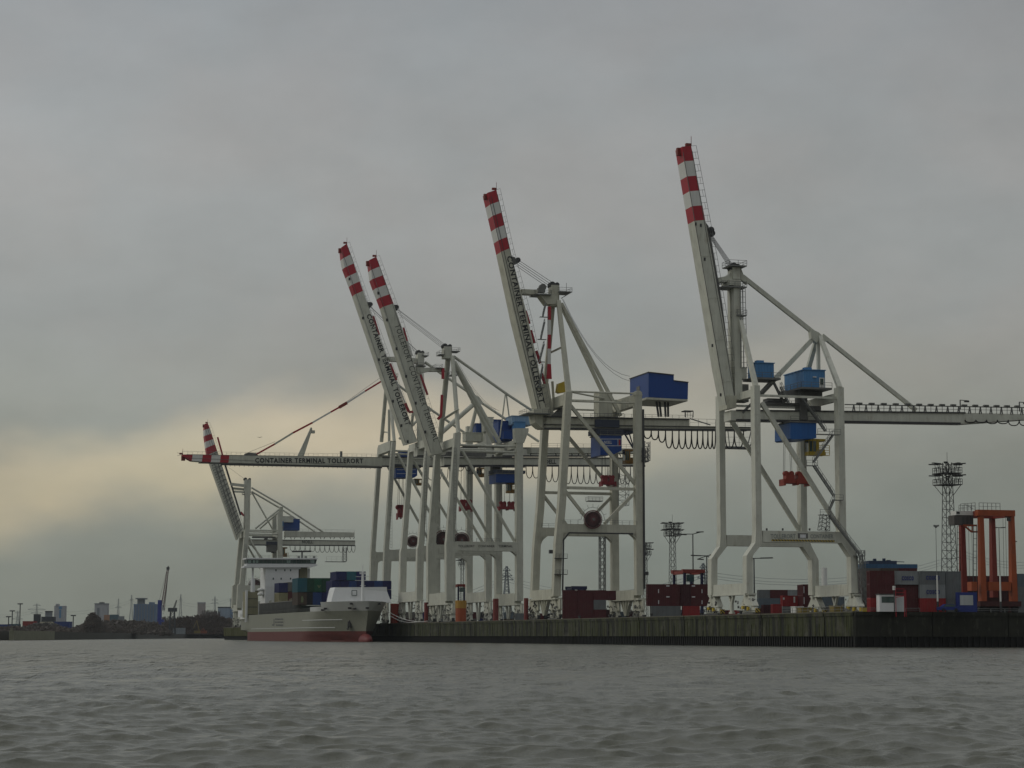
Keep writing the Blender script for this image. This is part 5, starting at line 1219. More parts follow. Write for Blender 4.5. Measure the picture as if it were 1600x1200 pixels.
def container(loc, rz, lx, ly, h, colr, label, group, door='y'):
    """loc: lowest near corner; lx along the local x, ly along y; doors on the near end (-y)"""
    key = (round(lx, 2), round(ly, 2), round(h, 2), colr, door)
    if key not in _cm:
        mb = MB(); e = .1
        mb.box(e, e, .12, lx-e, ly-e, h-.1)
        for x in (0, lx-.2):
            for y in (0, ly-.2): mb.box(x, y, 0, x+.2, y+.2, h)
        for z in (0, h-.16):
            mb.box(.2, .02, z+.01, lx-.2, .16, z+.15); mb.box(.2, ly-.16, z+.01, lx-.2, ly-.02, z+.15); mb.box(.02, .2, z+.01, .16, ly-.2, z+.15); mb.box(lx-.16, .2, z+.01, lx-.02, ly-.2, z+.15)
        if door != 'y':
            k = int(lx/.55)
            for i in range(k): x = .3+(lx-.6)*(i+.25)/k; mb.box(x, .035, .16, x+(lx-.6)/k*.5, .11, h-.16)
        k = int(ly/.55)
        for i in range(k): y = .3+(ly-.6)*(i+.25)/k; mb.box(.035, y, .16, .11, y+(ly-.6)/k*.5, h-.16)
        body = mb
        b = body.build('container', CC[colr]); dd = None
        q = MB()
        if door == 'y':
            for x in (.25, lx/2+.03): q.box(x, .03, .18, x+lx/2-.28, .1, h-.18)
            for f in (.18, .38, .62, .82): q.beam((lx*f, 0, .15), (lx*f, 0, h-.15), .06, .06, (0,1,0))
        else:
            for y in (.25, ly/2+.03): q.box(.03, y, .18, .1, y+ly/2-.28, h-.18)
            for f in (.18, .38, .62, .82): q.beam((0, ly*f, .15), (0, ly*f, h-.15), .06, .06, (1,0,0))
        dd = q.build('door', CC[colr], b); _cm[key] = (b, dd); first = True
        r = b
    else:
        b, dd = _cm[key]; r = b.copy(); col.objects.link(r); c = dd.copy(); col.objects.link(c); c.parent = r
    r.location = loc; r.rotation_euler = (0, 0, rz); tag(r, label, 'container', group); return r
def ship_box(x0, y0, x1, y1, v, ln, colr, label, marks=None):
    a = S.q(x0, y0, v); b = S.q(x1, y1, v); W_ = abs(b.x-a.x)-.12; H_ = abs(a.z-b.z)-.05
    W_ = round(W_, 1); H_ = round(H_, 1)
    p = S.O+U*min(a.x, b.x)+D*v+Vector((0,0,min(a.z, b.z)))
    c = container(p, ANG, W_, ln, H_, colr, label, 'containers on the ship')
    if marks: text('lettering', marks[0], (W_*marks[1], 0, H_*marks[3]), (W_*marks[2], 0, H_*marks[3]), H_*marks[4], TXW, c, .03)
    return c
# forward block behind the breakwater
va = 30.0
for i, (x0, x1, c, l) in enumerate(((525.5,534,'navy','navy container at the top left corner of the bow stack, left of the teal one'),(534,542,'navy','navy container in the top tier beside the teal one on its left'),(542,557,'teal','single teal container in the top tier above the bow'),(557,572,'navy','navy container in the top tier right behind the foremast'))): ship_box(x0, 892.5, x1, 906.5, va, 12, c, l)
cs = ['navy','navy','blue','navy','navy','blue','navy']; xs = [519,532,545,558,571.5,585,598.5,612]
tx = ['leftmost navy container of the long tier behind the breakwater','navy container second from left in the long tier behind the breakwater','brighter blue container left of the foremast behind the breakwater','navy container just left of the foremast in the long tier','navy container just right of the foremast in the long tier','brighter blue container right of the foremast behind the breakwater','rightmost navy container of the long tier behind the breakwater']
for i in range(7): ship_box(xs[i], 907, xs[i+1], 921, va+.5, 12, cs[i], tx[i])
for i in range(7):
    if i in (0, 6): ship_box(xs[i], 921.5, xs[i+1], 936, va+.5, 12, 'navy', ('navy container peeping out left of the white breakwater' if i == 0 else 'navy container peeping out right of the white breakwater'))
# middle block
vb2 = 62.0
for x0, y0, x1, y1, c, l in ((465,903,480,925,'teal','faded teal container at the upper left of the middle ship stack'),(480,903,491,925,'dark_green','dark green container between the faded teal and the bright green one'),(491,903,503.5,925,'green','bright green container with a pale emblem in the middle ship stack'),(503.5,903,518,925,'dark_green','dark green container to the right of the bright green one on the ship'),
    (465,925.5,480,945,'brown','dark brown container with pale marks at the lower left of the middle ship stack'),(480,925.5,489,945,'black','black container between the brown and the blue one on the ship'),(489,925.5,503,945,'blue','blue container under the bright green one on the ship'),(503,925.5,518,945,'navy','navy container at the lower right of the middle ship stack')):
    o = ship_box(x0, y0, x1, y1, vb2, 12, c, l)
    if c in ('green', 'brown'):
        mb = MB(); W_ = 2.8
        if c == 'green': mb.prism([(1.2,2.6),(1.6,2.6),(1.9,1.9),(2.2,2.6),(2.6,2.6),(2.1,1.6),(1.7,1.6)], -.02, 0)
        else: mb.prism([(1.3,.9),(2.2,.9),(2.4,2.2),(2.1,3.2),(1.5,3.2),(1.3,2.2)], -.02, 0)
        mb.build('emblem', mat('emblem_pale', (.16,.19,.10), .6), o)
for i in range(6):
    x = 466+i*8.6; mb = MB(); a = S.q(x, 902.8, vb2); mb.box(a.x, a.y, a.z, a.x+1.1, a.y+1.2, a.z+.45); mb.box(a.x+1.6, a.y, a.z, a.x+2.0, a.y+2, a.z+.25)
# block next to the bridge
vc = VB-16
for x0, y0, x1, y1, c, l in ((436,910.5,450,925.5,'navy','navy container in front of the white bridge block'),(450,909.5,464.5,924,'taupe','taupe container beside the navy one in front of the bridge block'),(436,926,450,941,'cream','cream yellow container below the navy one near the bridge'),(450,924.5,464.5,941,'oxide','rust red container below the taupe one near the bridge')):
    ship_box(x0, y0, x1, y1, vc, 12, c, l)

# ------------------------------------------------------------------ yard containers
def yard(px, Y, lvl, ln, colr, label, group='containers stacked in the yard', deep=False, mark=None, h=2.59, rot=0):
    """px: left pixel, Y depth; long side along the quay normal (faces the camera)"""
    p = at(px, 960, Y); z = ZQ+.02+lvl*h
    if not deep: c = container((p.x, p.y, z), ANG*.35+rot, ln, 2.44, h, colr, label, group, door='x')
    else: c = container((p.x, p.y, z), ANG*.35+rot, 2.44, ln, h, colr, label, group, door='y')
    if mark:
        s_, f0, f1, zc, hh, mm = mark; text('lettering', s_, (ln*f0, .0, h*zc), (ln*f1, .0, h*zc), hh, mm, c, .06, space=1.35)
    return c
rd = {}
# right stacks near the white booth
yard(1399, 414, 2, 4.9, 'light_grey', 'pale grey COSCO container on top, left of the thick white pole', mark=('COSCO', .28, .76, .46, .85, TXB))
mb = MB()
yard(1438, 414, 2, 5.0, 'grey', 'upper darker grey COSCO container behind the white pole', mark=('COSCO', .25, .78, .50, .82, TXB))
yard(1438, 414, 1, 5.0, 'light_grey', 'lower pale grey COSCO container behind the white pole', mark=('COSCO', .25, .78, .46, .85, TXB))
yard(1438, 414, 0, 5.0, 'red', 'dull red container under the two grey COSCO ones')
for l, t in ((2, 'plain grey container at the top, just left of the straddle carrier'), (1, 'plain grey container one below the top, left of the straddle carrier'), (0, 'plain grey container at the bottom, left of the straddle carrier')): yard(1479, 415, l, 3.0, 'grey', t)
for l, t in ((1, 'dark red container below the pale grey COSCO one, left of the white pole'), (0, 'dark red container at ground level right of the white booth')): yard(1399, 414.5, l, 4.9, 'oxide', t)
yard(1360, 412, 0, 4.8, 'red', 'bright red container at ground level behind the white booth')
for l, t in ((1, 'dark red container over the bright red one behind the booth'), (2, 'dark red container third up, above the booth roof')): yard(1360, 412.5, l, 4.8, 'oxide', t)
for i, (px, l, c, t) in enumerate(((1352,3,'taupe','brown container beneath the dark blue roof block, left end'),(1378,3,'brown','brown container beneath the light blue strip, over the red stack'),(1406,3,'oxide','rust brown container at the right end beneath the light blue strip'))): yard(px, 478, l, 4.1, c, t)
for i, (px, c, t) in enumerate(((1588,'grey','grey container at the right picture edge, second tier'),)): yard(px, 430, 1, 6, c, t)
yard(1588, 430, 0, 6, 'grey', 'grey container at the right picture edge, ground tier'); yard(1588, 430, 2, 6, 'blue_grey', 'blue grey container at the right picture edge, top tier')
for i, px in enumerate((1512, 1536, 1560)):
    for l in (0, 1, 2): yard(px, 446, l, 3.4, 'maroon' if l < 2 else 'oxide', 'dark red container behind the orange straddle carrier, %s tier, %s' % (['bottom','middle','top'][l], ['left column','middle column','right column'][i]), group='dark red containers behind the orange straddle carrier')
# blue topped terminal block
def blue_block():
    p = at(1350, 960, 486); root = empty('terminal_building', (p.x, p.y, ZQ), ANG*.35, label='dark building with light blue fascia and a dark blue roof cabin above the red containers', cat='building')
    w_ = 12.2; z = lambda y: (996.9-y)*486/3400+EYE-ZQ
    mb = MB(); mb.box(0, 0, 0, w_, 9, z(889)); mb.build('wall', mat('brown_wall', (.07,.055,.05), .8), root)
    mb = MB(); mb.box(-.2, -.2, z(889), w_+.2, 9.2, z(882)); mb.build('fascia', mat('fascia_blue', (.035,.10,.19), .5), root)
    mb = MB(); mb.box(1.6, 1, z(882), 8, 7, z(876.5)); mb.box(3, 2, z(876.5), 3.6, 3, z(873)); mb.box(5.2, 2, z(876.5), 5.7, 3, z(872.5)); mb.beam((8, 2, z(877.5)), (10, 2, z(878)), .15, .15); mb.box(6.1, 2, z(876.5), 6.9, 3, z(875)); mb.build('roof_cabin', mat('dark_blue_roof', (.03,.05,.09), .6), root)
    mb = MB()
    for i in range(5): mb.box(.3+i*.75, -.06, z(903), .75+i*.75, -.01, z(890))
    mb.box(5.6, -.06, z(906), 8.0, -.01, z(893)); mb.build('window', mat('window_blue', (.03,.08,.13), .3), root)
blue_block()
# behind the nearest crane
for px, Y, l, ln, c, t in ((1186,560,0,6.3,'maroon','dark red container low behind the nearest crane, left'),(1186,560,1,6.3,'blue_grey','blue grey container with dark letters, second tier behind the nearest crane'),(1204,500,2,0,'',''),
    (1186,580,2,3.2,'grey','dark grey container on top, left end of the row behind the nearest crane'),(1204,580,2,4.9,'oxide','dark red container on top in the row behind the nearest crane, beside the pale one'),(1232,580,2,4.0,'light_grey','pale grey container with dark lettering on top of the row behind the nearest crane'),
    (1204,581,1,9.6,'maroon','long maroon container under the dark red one behind the nearest crane')):
    if ln: yard(px, Y, l, ln, c, t)
o = yard(1223, 525, 1, 5.0, 'red', 'bright red container in the second tier behind the nearest crane'); mb = MB(); mb.box(2.7,-.02,.9,3.1,0,2.3); mb.box(.1,-.02,1.6,.5,0,2.1); mb.build('emblem', BWH, o)
yard(1223, 525, 0, 5.0, 'grey', 'grey container under the bright red one behind the nearest crane')
yard(1193, 500, 0, 3.1, 'maroon', 'maroon container at ground level beside the near crane bogie'); yard(1208, 490, 0, 2.0, 'red', 'small bright red container on the ground between the crane legs')
for l, t in enumerate(('dark red container at the bottom of the tall end-on stack beside the landside leg','dark red container second up in the tall end-on stack','dark red container on top of the tall end-on stack beside the landside leg')): 
    o = yard(1255, 520, l, 6, 'oxide', t, deep=True); mb = MB(); mb.box(.18,-.03,.5,.34,0,2.1); mb.build('marking', TXW, o)
for l in (0, 1): yard(1283, 540, l, 6, ['taupe','blue_grey'][l], ['taupe container at ground level behind the landside sill beam','blue grey container above the taupe one behind the landside sill beam'][l])
yard(1274, 540, 1, 2.4, 'oxide', 'narrow dark red container behind the landside bogie')
# between the two near cranes
q = 0
names = {(0,2):'top dark red container at the left of the row between the two near cranes',(1,2):'top dark red container in the middle of the row between the two near cranes',(2,2):'top dark red container at the right of the row between the two near cranes',(0,1):'second tier dark red container at the left between the two near cranes',(1,1):'second tier dark red container in the middle between the two near cranes',(2,1):'second tier dark red container at the right between the two near cranes'}
for i, (px, ln) in enumerate(((1012, 8.0), (1064, 7.0), (1080, 6.0))):
    for l in (1, 2):
        o = yard(px, 528+i*.2, l, ln if i != 1 else 2.6, 'oxide' if i != 1 else 'maroon', names[(i, l)], h=2.65)
        if i != 1: mb = MB(); mb.box(4.6 if i == 0 else .2,-.02,2.1,5.4 if i == 0 else 1.0,0,2.35); mb.box(2.6,-.02,.5,2.8,0,1.4); mb.build('marking', TXW, o)
yard(1018, 527, 0, 7.2, 'grey', 'blue grey container with faint letters at the bottom of the row between the near cranes', h=2.65); yard(1068, 527, 0, 4.0, 'red', 'red container at the bottom of the row between the near cranes', h=2.65)
for i, (px, ln) in enumerate(((880, 4.2), (904, 5.2), (928, 3.4))):
    for l in (0, 1, 2):
        c = 'oxide'; t = ['left','middle','right'][i]
        if (i, l) == (2, 1): c = 'grey'
        yard(px, 598, l, ln, c, '%s container in the %s of the stack under the beige crane, %s tier' % ('grey' if c == 'grey' else 'dark red', t, ['bottom','second','top'][l]), h=2.65)
yard(946, 603, 2, 3, 'oxide', 'dark red container at the top right edge of the stack behind the beige crane leg', h=2.65)
yard(940, 600, 0, 0.1+2.2, 'maroon', 'maroon container just behind the landside leg of the beige crane', h=2.65)
# low dark rows seen under the crowded cranes
cols = ['maroon','blue_grey','oxide','grey','black','taupe','navy','maroon','brown','grey','oxide','black']
words = ['maroon','blue grey','dark red','grey','black','taupe','navy','deep maroon','brown','pale grey','rust red','charcoal']
spots = [(632,'farthest left'),(650,'left of the first sill beam'),(668,'behind the left bogies'),(686,'behind the middle bogies'),(704,'beside the orange post'),(728,'right of the orange post'),(748,'behind the right bogies'),(768,'behind the dull red post'),(788,'behind the rightmost lettered crane foot'),(806,'left of the beige crane'),(826,'behind the beige crane foot'),(850,'right of the beige crane foot')]
for i, (px, wh) in enumerate(spots):
    Y = 905 if px < 800 else 700
    yard(px, Y, 0, (4.6 if Y > 800 else 4.9), cols[i], '%s container on the ground under the cranes, %s' % (words[i], wh), h=2.7)
    if px < 800: yard(px, Y, 1, 4.6, cols[(i+5) % 12], '%s container one tier up under the cranes, %s' % (words[(i+5) % 12], wh), h=2.7)
for px, Y, ln, c, t in ((1112,600,4.6,'oxide','dark red container low behind the seaside bogies of the nearest crane'),(1140,600,4.4,'red','dull red container low under the seaside sill beam of the nearest crane'),(1163,600,3.4,'maroon','maroon container low between the seaside bogies of the nearest crane'),(955,640,4.6,'blue_grey','blue grey container low behind the landside bogies of the beige crane'),(981,640,4.4,'maroon','maroon container low behind the landside leg foot of the beige crane'),(1300,560,4.6,'grey','grey container low behind the landside bogies of the nearest crane'),(1324,560,4.6,'maroon','maroon container low behind the last landside bogie of the nearest crane')): yard(px, Y, 0, ln, c, t)
# low reach stacker like carrier tops
def straddle(px, Y, z0, sc_, label, m1, m2):
    p = at(px, 960, Y); r = empty('straddle_carrier', (p.x, p.y, ZQ), ANG, label=label, cat='straddle carrier')
    h = z0
    for x in (0, 4.2*sc_):
        for y in (0, 7*sc_):
            mb = MB(); mb.box(x-.3, y-.3, 1.4, x+.3, y+.3, h); mb.build('leg', m1, r)
    mb = MB(); mb.box(-.6, -.6, h, 4.8*sc_, .6, h+.9); mb.box(-.6, 6.4*sc_, h, 4.8*sc_, 7.6*sc_, h+.9); mb.box(-.4, 0, h-.3, .4, 7*sc_, h+.5); mb.box(3.9*sc_, 0, h-.3, 4.6*sc_, 7*sc_, h+.5); mb.build('top_frame', m2, r)
    mb = MB(); mb.box(.5, -1, h-2.2, 2.2, .8, h-.4); mb.build('cab', GLS, r)
    for x in (0, 4.2*sc_):
        for k in range(4): w_ = MB(); w_.tube((x-.3, k*2.2*sc_, .7), (x+.3, k*2.2*sc_, .7), .7, 14); w_.build('wheel', CBL, r)
    mb = MB(); 
    for x in (0, 4.2*sc_): mb.box(x-.4, -.6, 1.2, x+.4, 7.6*sc_, 2.0)
    mb.build('chassis', m1, r)
straddle(1070, 545, 11.2, 1.1, 'dark red and navy straddle carrier standing over the containers left of the nearest crane', mat('navy_frame', (.012,.015,.05), .5), DOR)
straddle(896, 608, 8.4, .8, 'navy straddle carrier whose top shows above the dark red stack under the beige crane', MATS['navy_frame'], MATS['navy_frame'])
straddle(716, 860, 15.0, 1.0, 'navy and red straddle carrier seen between the legs of the crowded cranes', MATS['navy_frame'], DOR)

# ------------------------------------------------------------------ the big orange straddle carrier
def orange_carrier():
    p = at(1532, 960, 428); F = Frame(0, 0, b=0); F.O = Vector((p.x, p.y, ZQ)); root = empty('straddle_carrier', F.O, ANG, label='tall orange straddle carrier with dark cab box, the big one at the right edge', cat='straddle carrier')
    a = F.q(1532, 800, 0); V = 13.0; uL = F.q(1580, 800, 0).x; uA = F.q(1532, 800, 0).x; zt = F.q(1532, 797, 0).z; zb = F.q(1532, 806, 0).z
    V = vfor2(F, uA, 1503, zt-2)
    for u, x in ((uA, 0), (uL, 1)):
        for v, dk in ((0, 0), (V, 1)):
            mb = MB(); zz = 1.6; mb.hexa([(u-.6, v-.75, zz), (u+.6, v-.75, zz), (u+.6, v+.75, zz), (u-.6, v+.75, zz), (u-.42, v-.5, zt), (u+.42, v-.5, zt), (u+.42, v+.5, zt), (u-.42, v+.5, zt)])
            mb.build('leg', ORG if not dk else DOR, root)
    mb = MB(); mb.box(uA-.9, -.7, zb, uL+.5, .7, zt+.05); mb.build('top_beam', ORG, root)
    mb = MB(); mb.box(uA-.9, V-.7, zb, uL+.5, V+.7, zt+.02); mb.box(uA-.5, .7, zb-.1, uA+.5, V-.7, zt-.1); mb.box(uL-.45, .7, zb-.1, uL+.45, V-.7, zt-.1); mb.build('top_beam', DOR, root)
    mb = MB(); mb.rail((uA-.6, -.6, zt), (uA+4, -.6, zt), h=1.4, step=.8); mb.rail((uA-.6, V, zt), (uA+3, V, zt), h=1.4, step=.8); mb.rail((uA-3.8, 1, zt-.3), (uA-.6, 1, zt), h=1.5, step=.8); mb.beam((uA-2.8, 1, zt+1.2), (uA-1.2, 1, zt+.3), .08, .08, (0,1,0)); mb.build('railing', RAIL, root)
    # cab and engine box hung at the left, between near and far legs
    mb = MB(); v = 2.0; A = F.q(1491, 805, v); B = F.q(1521, 820, v); mb.box(A.x, v, B.z, B.x, v+2.6, A.z); c = mb.build('machine_box', mat('dark_grey_box', (.07,.065,.06), .6), root)
    mb = MB(); A = F.q(1494, 798, v); B = F.q(1521, 805, v); mb.box(A.x, v+.1, B.z, B.x, v+2.4, A.z); c2 = mb.build('white_cabinet', BWH, root)
    mb = MB(); A = F.q(1495, 799.5, v-.03); B = F.q(1500, 803, v-.03); mb.box(A.x, v+.04, B.z, B.x, v+.1, A.z)
    for x in (1506, 1511, 1516): A = F.q(x, 806, v); B = F.q(x+.8, 819, v); mb.box(A.x, v-.08, B.z, B.x, v, A.z)
    mb.build('vent', DRK, c2)
    mb = MB(); 
    for x0, x1 in ((1503,1506.5),(1509,1512)): A = F.q(x0, 807, v); B = F.q(x1, 819, v); mb.box(A.x, v-.05, B.z, B.x, v-.01, A.z)
    mb.build('door_panel', DRK, c)
    mb = MB(); mb.beam(F.q(1505, 820, v), F.q(1518, 831, v), .3, .3, (0,1,0)); mb.beam(F.q(1506, 821, v), F.q(1526, 821, v), .35, .35, (0,1,0)); mb.beam(F.q(1518, 831, v), F.q(1527, 831, v), .3, .3, (0,1,0)); mb.beam(F.q(1519, 821, v), F.q(1519, 831, v), .2, .2, (0,1,0)); mb.build('bracket', ORG, root)
    for x, vv in ((1523.5, 0), (1498, V)):
        mb = MB(); mb.ladder(F.q(x, 822, vv), F.q(x, 930, vv), .7, side=(1,0,0)); mb.build('ladder', DRK, root)
    mb = MB(); 
    for k in range(2): A = F.q((1518,1545)[k], 909, -1); B = F.q((1527,1580)[k], 923, -1); mb.box(A.x, -1, B.z, B.x, .8, A.z)
    mb.build('engine_housing', ORG, root)
    mb = MB(); mb.box(uA-1, -1, 1.3, uL+1.2, 1, 2.3); mb.box(uA-1, V-1, 1.3, uL+1.2, V+1, 3.2); mb.build('side_beam', mat('dark_maroon', (.05,.014,.012), .7, var=.3), root)  # bottom beams in a much darker maroon than the orange frame
    mb = MB(); mb.box(uA-.5, .5, 1.5, uA+.5, V-.5, 2.2); mb.box(uL-.5, .5, 1.5, uL+.5, V-.5, 2.2); mb.build('chassis', DRK, root)
    for u in (uA-.2, uA+2.2, uL-2, uL+.3):
        for v_ in (0, V): w_ = MB(); w_.tube((u, v_-.35, .75), (u, v_+.35, .75), .75, 16); o = w_.build('wheel', CBL, root)
    mb = MB(); A = F.q(1577, 811, -.8); mb.box(A.x-.4, -1, A.z-.4, A.x+.2, -.5, A.z+.3); mb.beam(F.q(1571,807,0), F.q(1576,810,0), .15,.15,(0,1,0)); mb.build('lamp', DRK, root)
    ro = MB()
    for x in (1513, 1518, 1567, 1571): ro.beam(F.q(x, 806, 3), F.q(x+2, 905, 3), .05, .05, (0,1,0))
    ro.build('hoist_rope', DRK, root)
def vfor2(F, u, px, z):
    lo, hi = 0, 200
    for _ in range(50):
        m_ = (lo+hi)/2; p = F.O+U*u+D*m_+Vector((0,0,z-EYE)); q = CAMR.transposed() @ p
        if 800+FPX*q.x/-q.z > px: lo = m_
        else: hi = m_
    return lo
orange_carrier()

# ship hull writing, too small to read: three rows of dark characters and a tall emblem
def hull_marks():
    x = -12.08
    mb = MB()
    a = S.qu(425.5, 966, x); 
    for py0, py1, n, p0, p1 in ((966.2,968.6,6,430,443),(971,973.2,6,430,443),(975.6,978,5,431.5,443)):
        for i in range(n):
            q0 = S.qu(p0+(p1-p0)*i/n, py1, x); q1 = S.qu(p0+(p1-p0)*(i+.62)/n, py0, x)
            y0_, y1_ = sorted((q0.y, q1.y)); mb.box(x-.03, y0_, q0.z, x, y1_, q1.z)
    q0 = S.qu(425, 977.5, x); q1 = S.qu(428.5, 967, x); y0_, y1_ = sorted((q0.y, q1.y)); mb.box(x-.03, y0_, q0.z, x, y1_, q0.z+.5); mb.box(x-.03, y0_, q0.z, x, y0_+1.2, q1.z)
    mb.build('hull_lettering', mat('hull_letter_grey', (.09,.095,.10), .6), SHIP)
hull_marks()

# ------------------------------------------------------------------ light masts and lamp posts
def lightmast(px, ytop, yhead, wpx, Y, label, wt=1.1, wb=2.6):
    p = at(px, 960, Y); sc_ = 3400/Y; r = empty('light_mast', (p.x, p.y, ZQ), .3, label=label, cat='light mast', group='lattice light masts in the yard')
    h = (996.5-yhead)/sc_+EYE-ZQ; ht = (996.5-ytop)/sc_+EYE-ZQ; wd = wpx/sc_
    mb = MB(); mb.lattice((0,0,0), (0,0,h), wb, wt, int(h/1.9), .06); mb.lattice((0,0,h), (0,0,ht), wt, wt*.9, 3, .08); mb.build('lattice_mast', DRK, r)
    mb = MB(); gap = (ht-h)*.52
    for z in (h, h+gap):
        R = wd*.31
        mb.box(-R, -R, z-.15, R, R, z+.05)
        for a, b in (((-R,-R),(R,-R)),((R,-R),(R,R)),((R,R),(-R,R)),((-R,R),(-R,-R))): mb.rail((*a, z), (*b, z), h=1.3, step=.9, r=.06)
    for a in ((-1,-1),(1,-1),(1,1),(-1,1)): mb.beam((a[0]*wt/2, a[1]*wt/2, h-2.6), (a[0]*wd*.28, a[1]*wd*.28, h-.1), .12, .12)
    mb.tube((0,0,ht), (0,0,ht+2.5), .05, 5)
    mb.build('platform', DRK, r)
    for z in (h+gap*.75, h+gap+(ht-h-gap)*.8):
        for k in range(8):
            a = 2*math.pi*k/8+.2; R = wd*.42; c = Vector((math.cos(a)*R, math.sin(a)*R, z+.1*(k % 3)))
            mb = MB(); mb.beam(c-Vector((math.cos(a)*1.3, math.sin(a)*1.3, -.05)), c+Vector((math.cos(a)*.9, math.sin(a)*.9, .15)), .9, .22); mb.beam(c-Vector((math.cos(a)*.5, math.sin(a)*.5, 0)), c-Vector((math.cos(a)*.8, math.sin(a)*.8, 1.4)), .1, .1); mb.build('floodlight', DRK, r)
lightmast(1485, 722, 757, 54, 505, 'tall lattice light mast with two floodlight rings left of the orange straddle carrier', 1.7, 3.2)
lightmast(1051.5, 817, 838, 34, 690, 'lattice light mast standing alone in the gap between the two near cranes', 1.4, 2.2)
lightmast(1008, 848, 868, 26, 860, 'lattice light mast partly hidden by the landside leg of the beige crane', 1.4, 2.0)
lightmast(722, 868, 884, 18, 1050, 'small distant lattice mast between the legs of the crowded cranes', 1.2, 1.8)
def lamppost(px, ytop, Y, label, arms=((-1.8, 0), (1.2, .3)), m=DRK, r0=.16):
    p = at(px, 960, Y); sc_ = 3400/Y; r = empty('street_lamp', (p.x, p.y, ZQ), .2, label=label, cat='lamp post', group='slender lamp posts in the yard')
    h = (996.2-ytop)/sc_+EYE-ZQ; mb = MB(); mb.tube((0,0,0), (0,0,h), r0*1.5, 8, r2=r0); mb.build('pole', m, r)
    for dx, dz in arms:
        mb = MB(); mb.beam((0,0,h), (dx*1.3, .1, h+dz+.05), .3, .22); mb.beam((dx*.5,0,h+dz-.1), (dx*1.4,.1,h+dz), .8, .3); mb.build('lamp_head', m, r)
lamppost(1083.5, 835, 640, 'dark lamp post with a two armed head standing tallest left of the nearest crane', ((-4, -.1), (2.3, .7)))
lamppost(1105, 869, 640, 'dark lamp post with stacked heads just left of the nearest crane', ((-3.4, .1), (2, .4), (-2, -1), (1.2, -.8)))
lamppost(1179, 873, 560, 'dark lamp post seen through the legs of the nearest crane', ((3.6, .2), (-.4, 0)))
lamppost(1465, 824, 414, 'slender mast with thin top above a thick white pole left of the blue sign', ((.3, .4), (-.3, .4)), RAIL, .05)
lamppost(1564, 824, 640, 'slender mast seen between the legs of the orange straddle carrier', ((1.4, .1), (-1.4, .1)), MID, .1)
lamppost(1585.5, 846, 640, 'slender mast just right of the orange straddle carrier', ((.8, .1), (-.4, .1)), MID, .1)
def flagpole(px, Y, y0, y1, label):
    p = at(px, 960, Y); sc_ = 3400/Y; z = lambda y: (996.7-y)/sc_+EYE-ZQ; r = empty('white_pole', (p.x, p.y, ZQ), 0, label=label, cat='pole')
    mb = MB(); mb.tube((0,0,z(y1)), (0,0,z(y0)), .17, 12, r2=.14); mb.build('pole', BWH, r); mb = MB(); mb.tube((0,0,0), (0,0,z(y1)), .2, 10); mb.build('base', DRK, r)
flagpole(1465.5, 412, 899, 940, 'thick white pole in front of the grey COSCO containers')
flagpole(1564, 412, 899, 940, 'thick white pole in front of the orange straddle carrier')
# dolphins marker posts among crowded cranes: red and orange pile heads
def booth():
    p = at(1374.5, 950, 409); s_ = 3400/409; z = lambda y: (996.6-y)/s_+EYE-ZQ; w_ = 24.5/s_
    r = empty('booth', (p.x, p.y, ZQ), ANG*.3, label='white cabin with a wide dark window at the quay edge under red containers', cat='booth')
    mb = MB(); mb.box(0, 0, 0, w_, 2.4, z(929.5)); mb.build('wall', SWH, r)
    mb = MB(); mb.box(-.15, -.15, z(929.5), w_+.15, 2.55, z(928)); mb.build('roof', DRK, r)
    mb = MB(); mb.box(.4, -.04, z(942), 2.9, -.005, z(932.3)); mb.build('window', GLS, r)
    mb = MB(); mb.box(w_+.02, .2, 0, w_+1.9, 2.4, z(931)); mb.build('side_room', mat('grey_white', (.42,.44,.44), .6), r)
    p2 = at(1400, 950, 406); g_ = empty('red_frame', (p2.x, p2.y, ZQ), ANG*.3, label='small red steel ladder frame beside the white booth', cat='frame')
    mb = MB(); k = 3400/406
    for x in (0, 1.6, 1.9): mb.beam((x, 0, -1.0), (x, 0, 4.3-.3*(x > 1)), .09, .09, (0,1,0))
    for zz in (2.9, 3.5, 4.2): mb.beam((0,0,zz), (1.7,0,zz), .08, .08)
    mb.beam((0,0,2.6), (1.7,0,2.9), .1, .1); mb.build('bars', RED, g_)
    p3 = at(1397.5, 950, 407); l_ = empty('signal_lamp', (p3.x, p3.y, ZQ), 0, label='white round signal lamp on a short dark post above the booth', cat='signal lamp')
    mb = MB(); mb.tube((0,0,0), (0,0,4.0), .1, 8); mb.build('post', DRK, l_); mb = MB(); mb.tube((0,0,4.0), (0,0,4.35), .28, 12); mb.tube((0,0,4.4), (0,0,4.75), .28, 12); mb.build('lamp', BWH, l_)
booth()
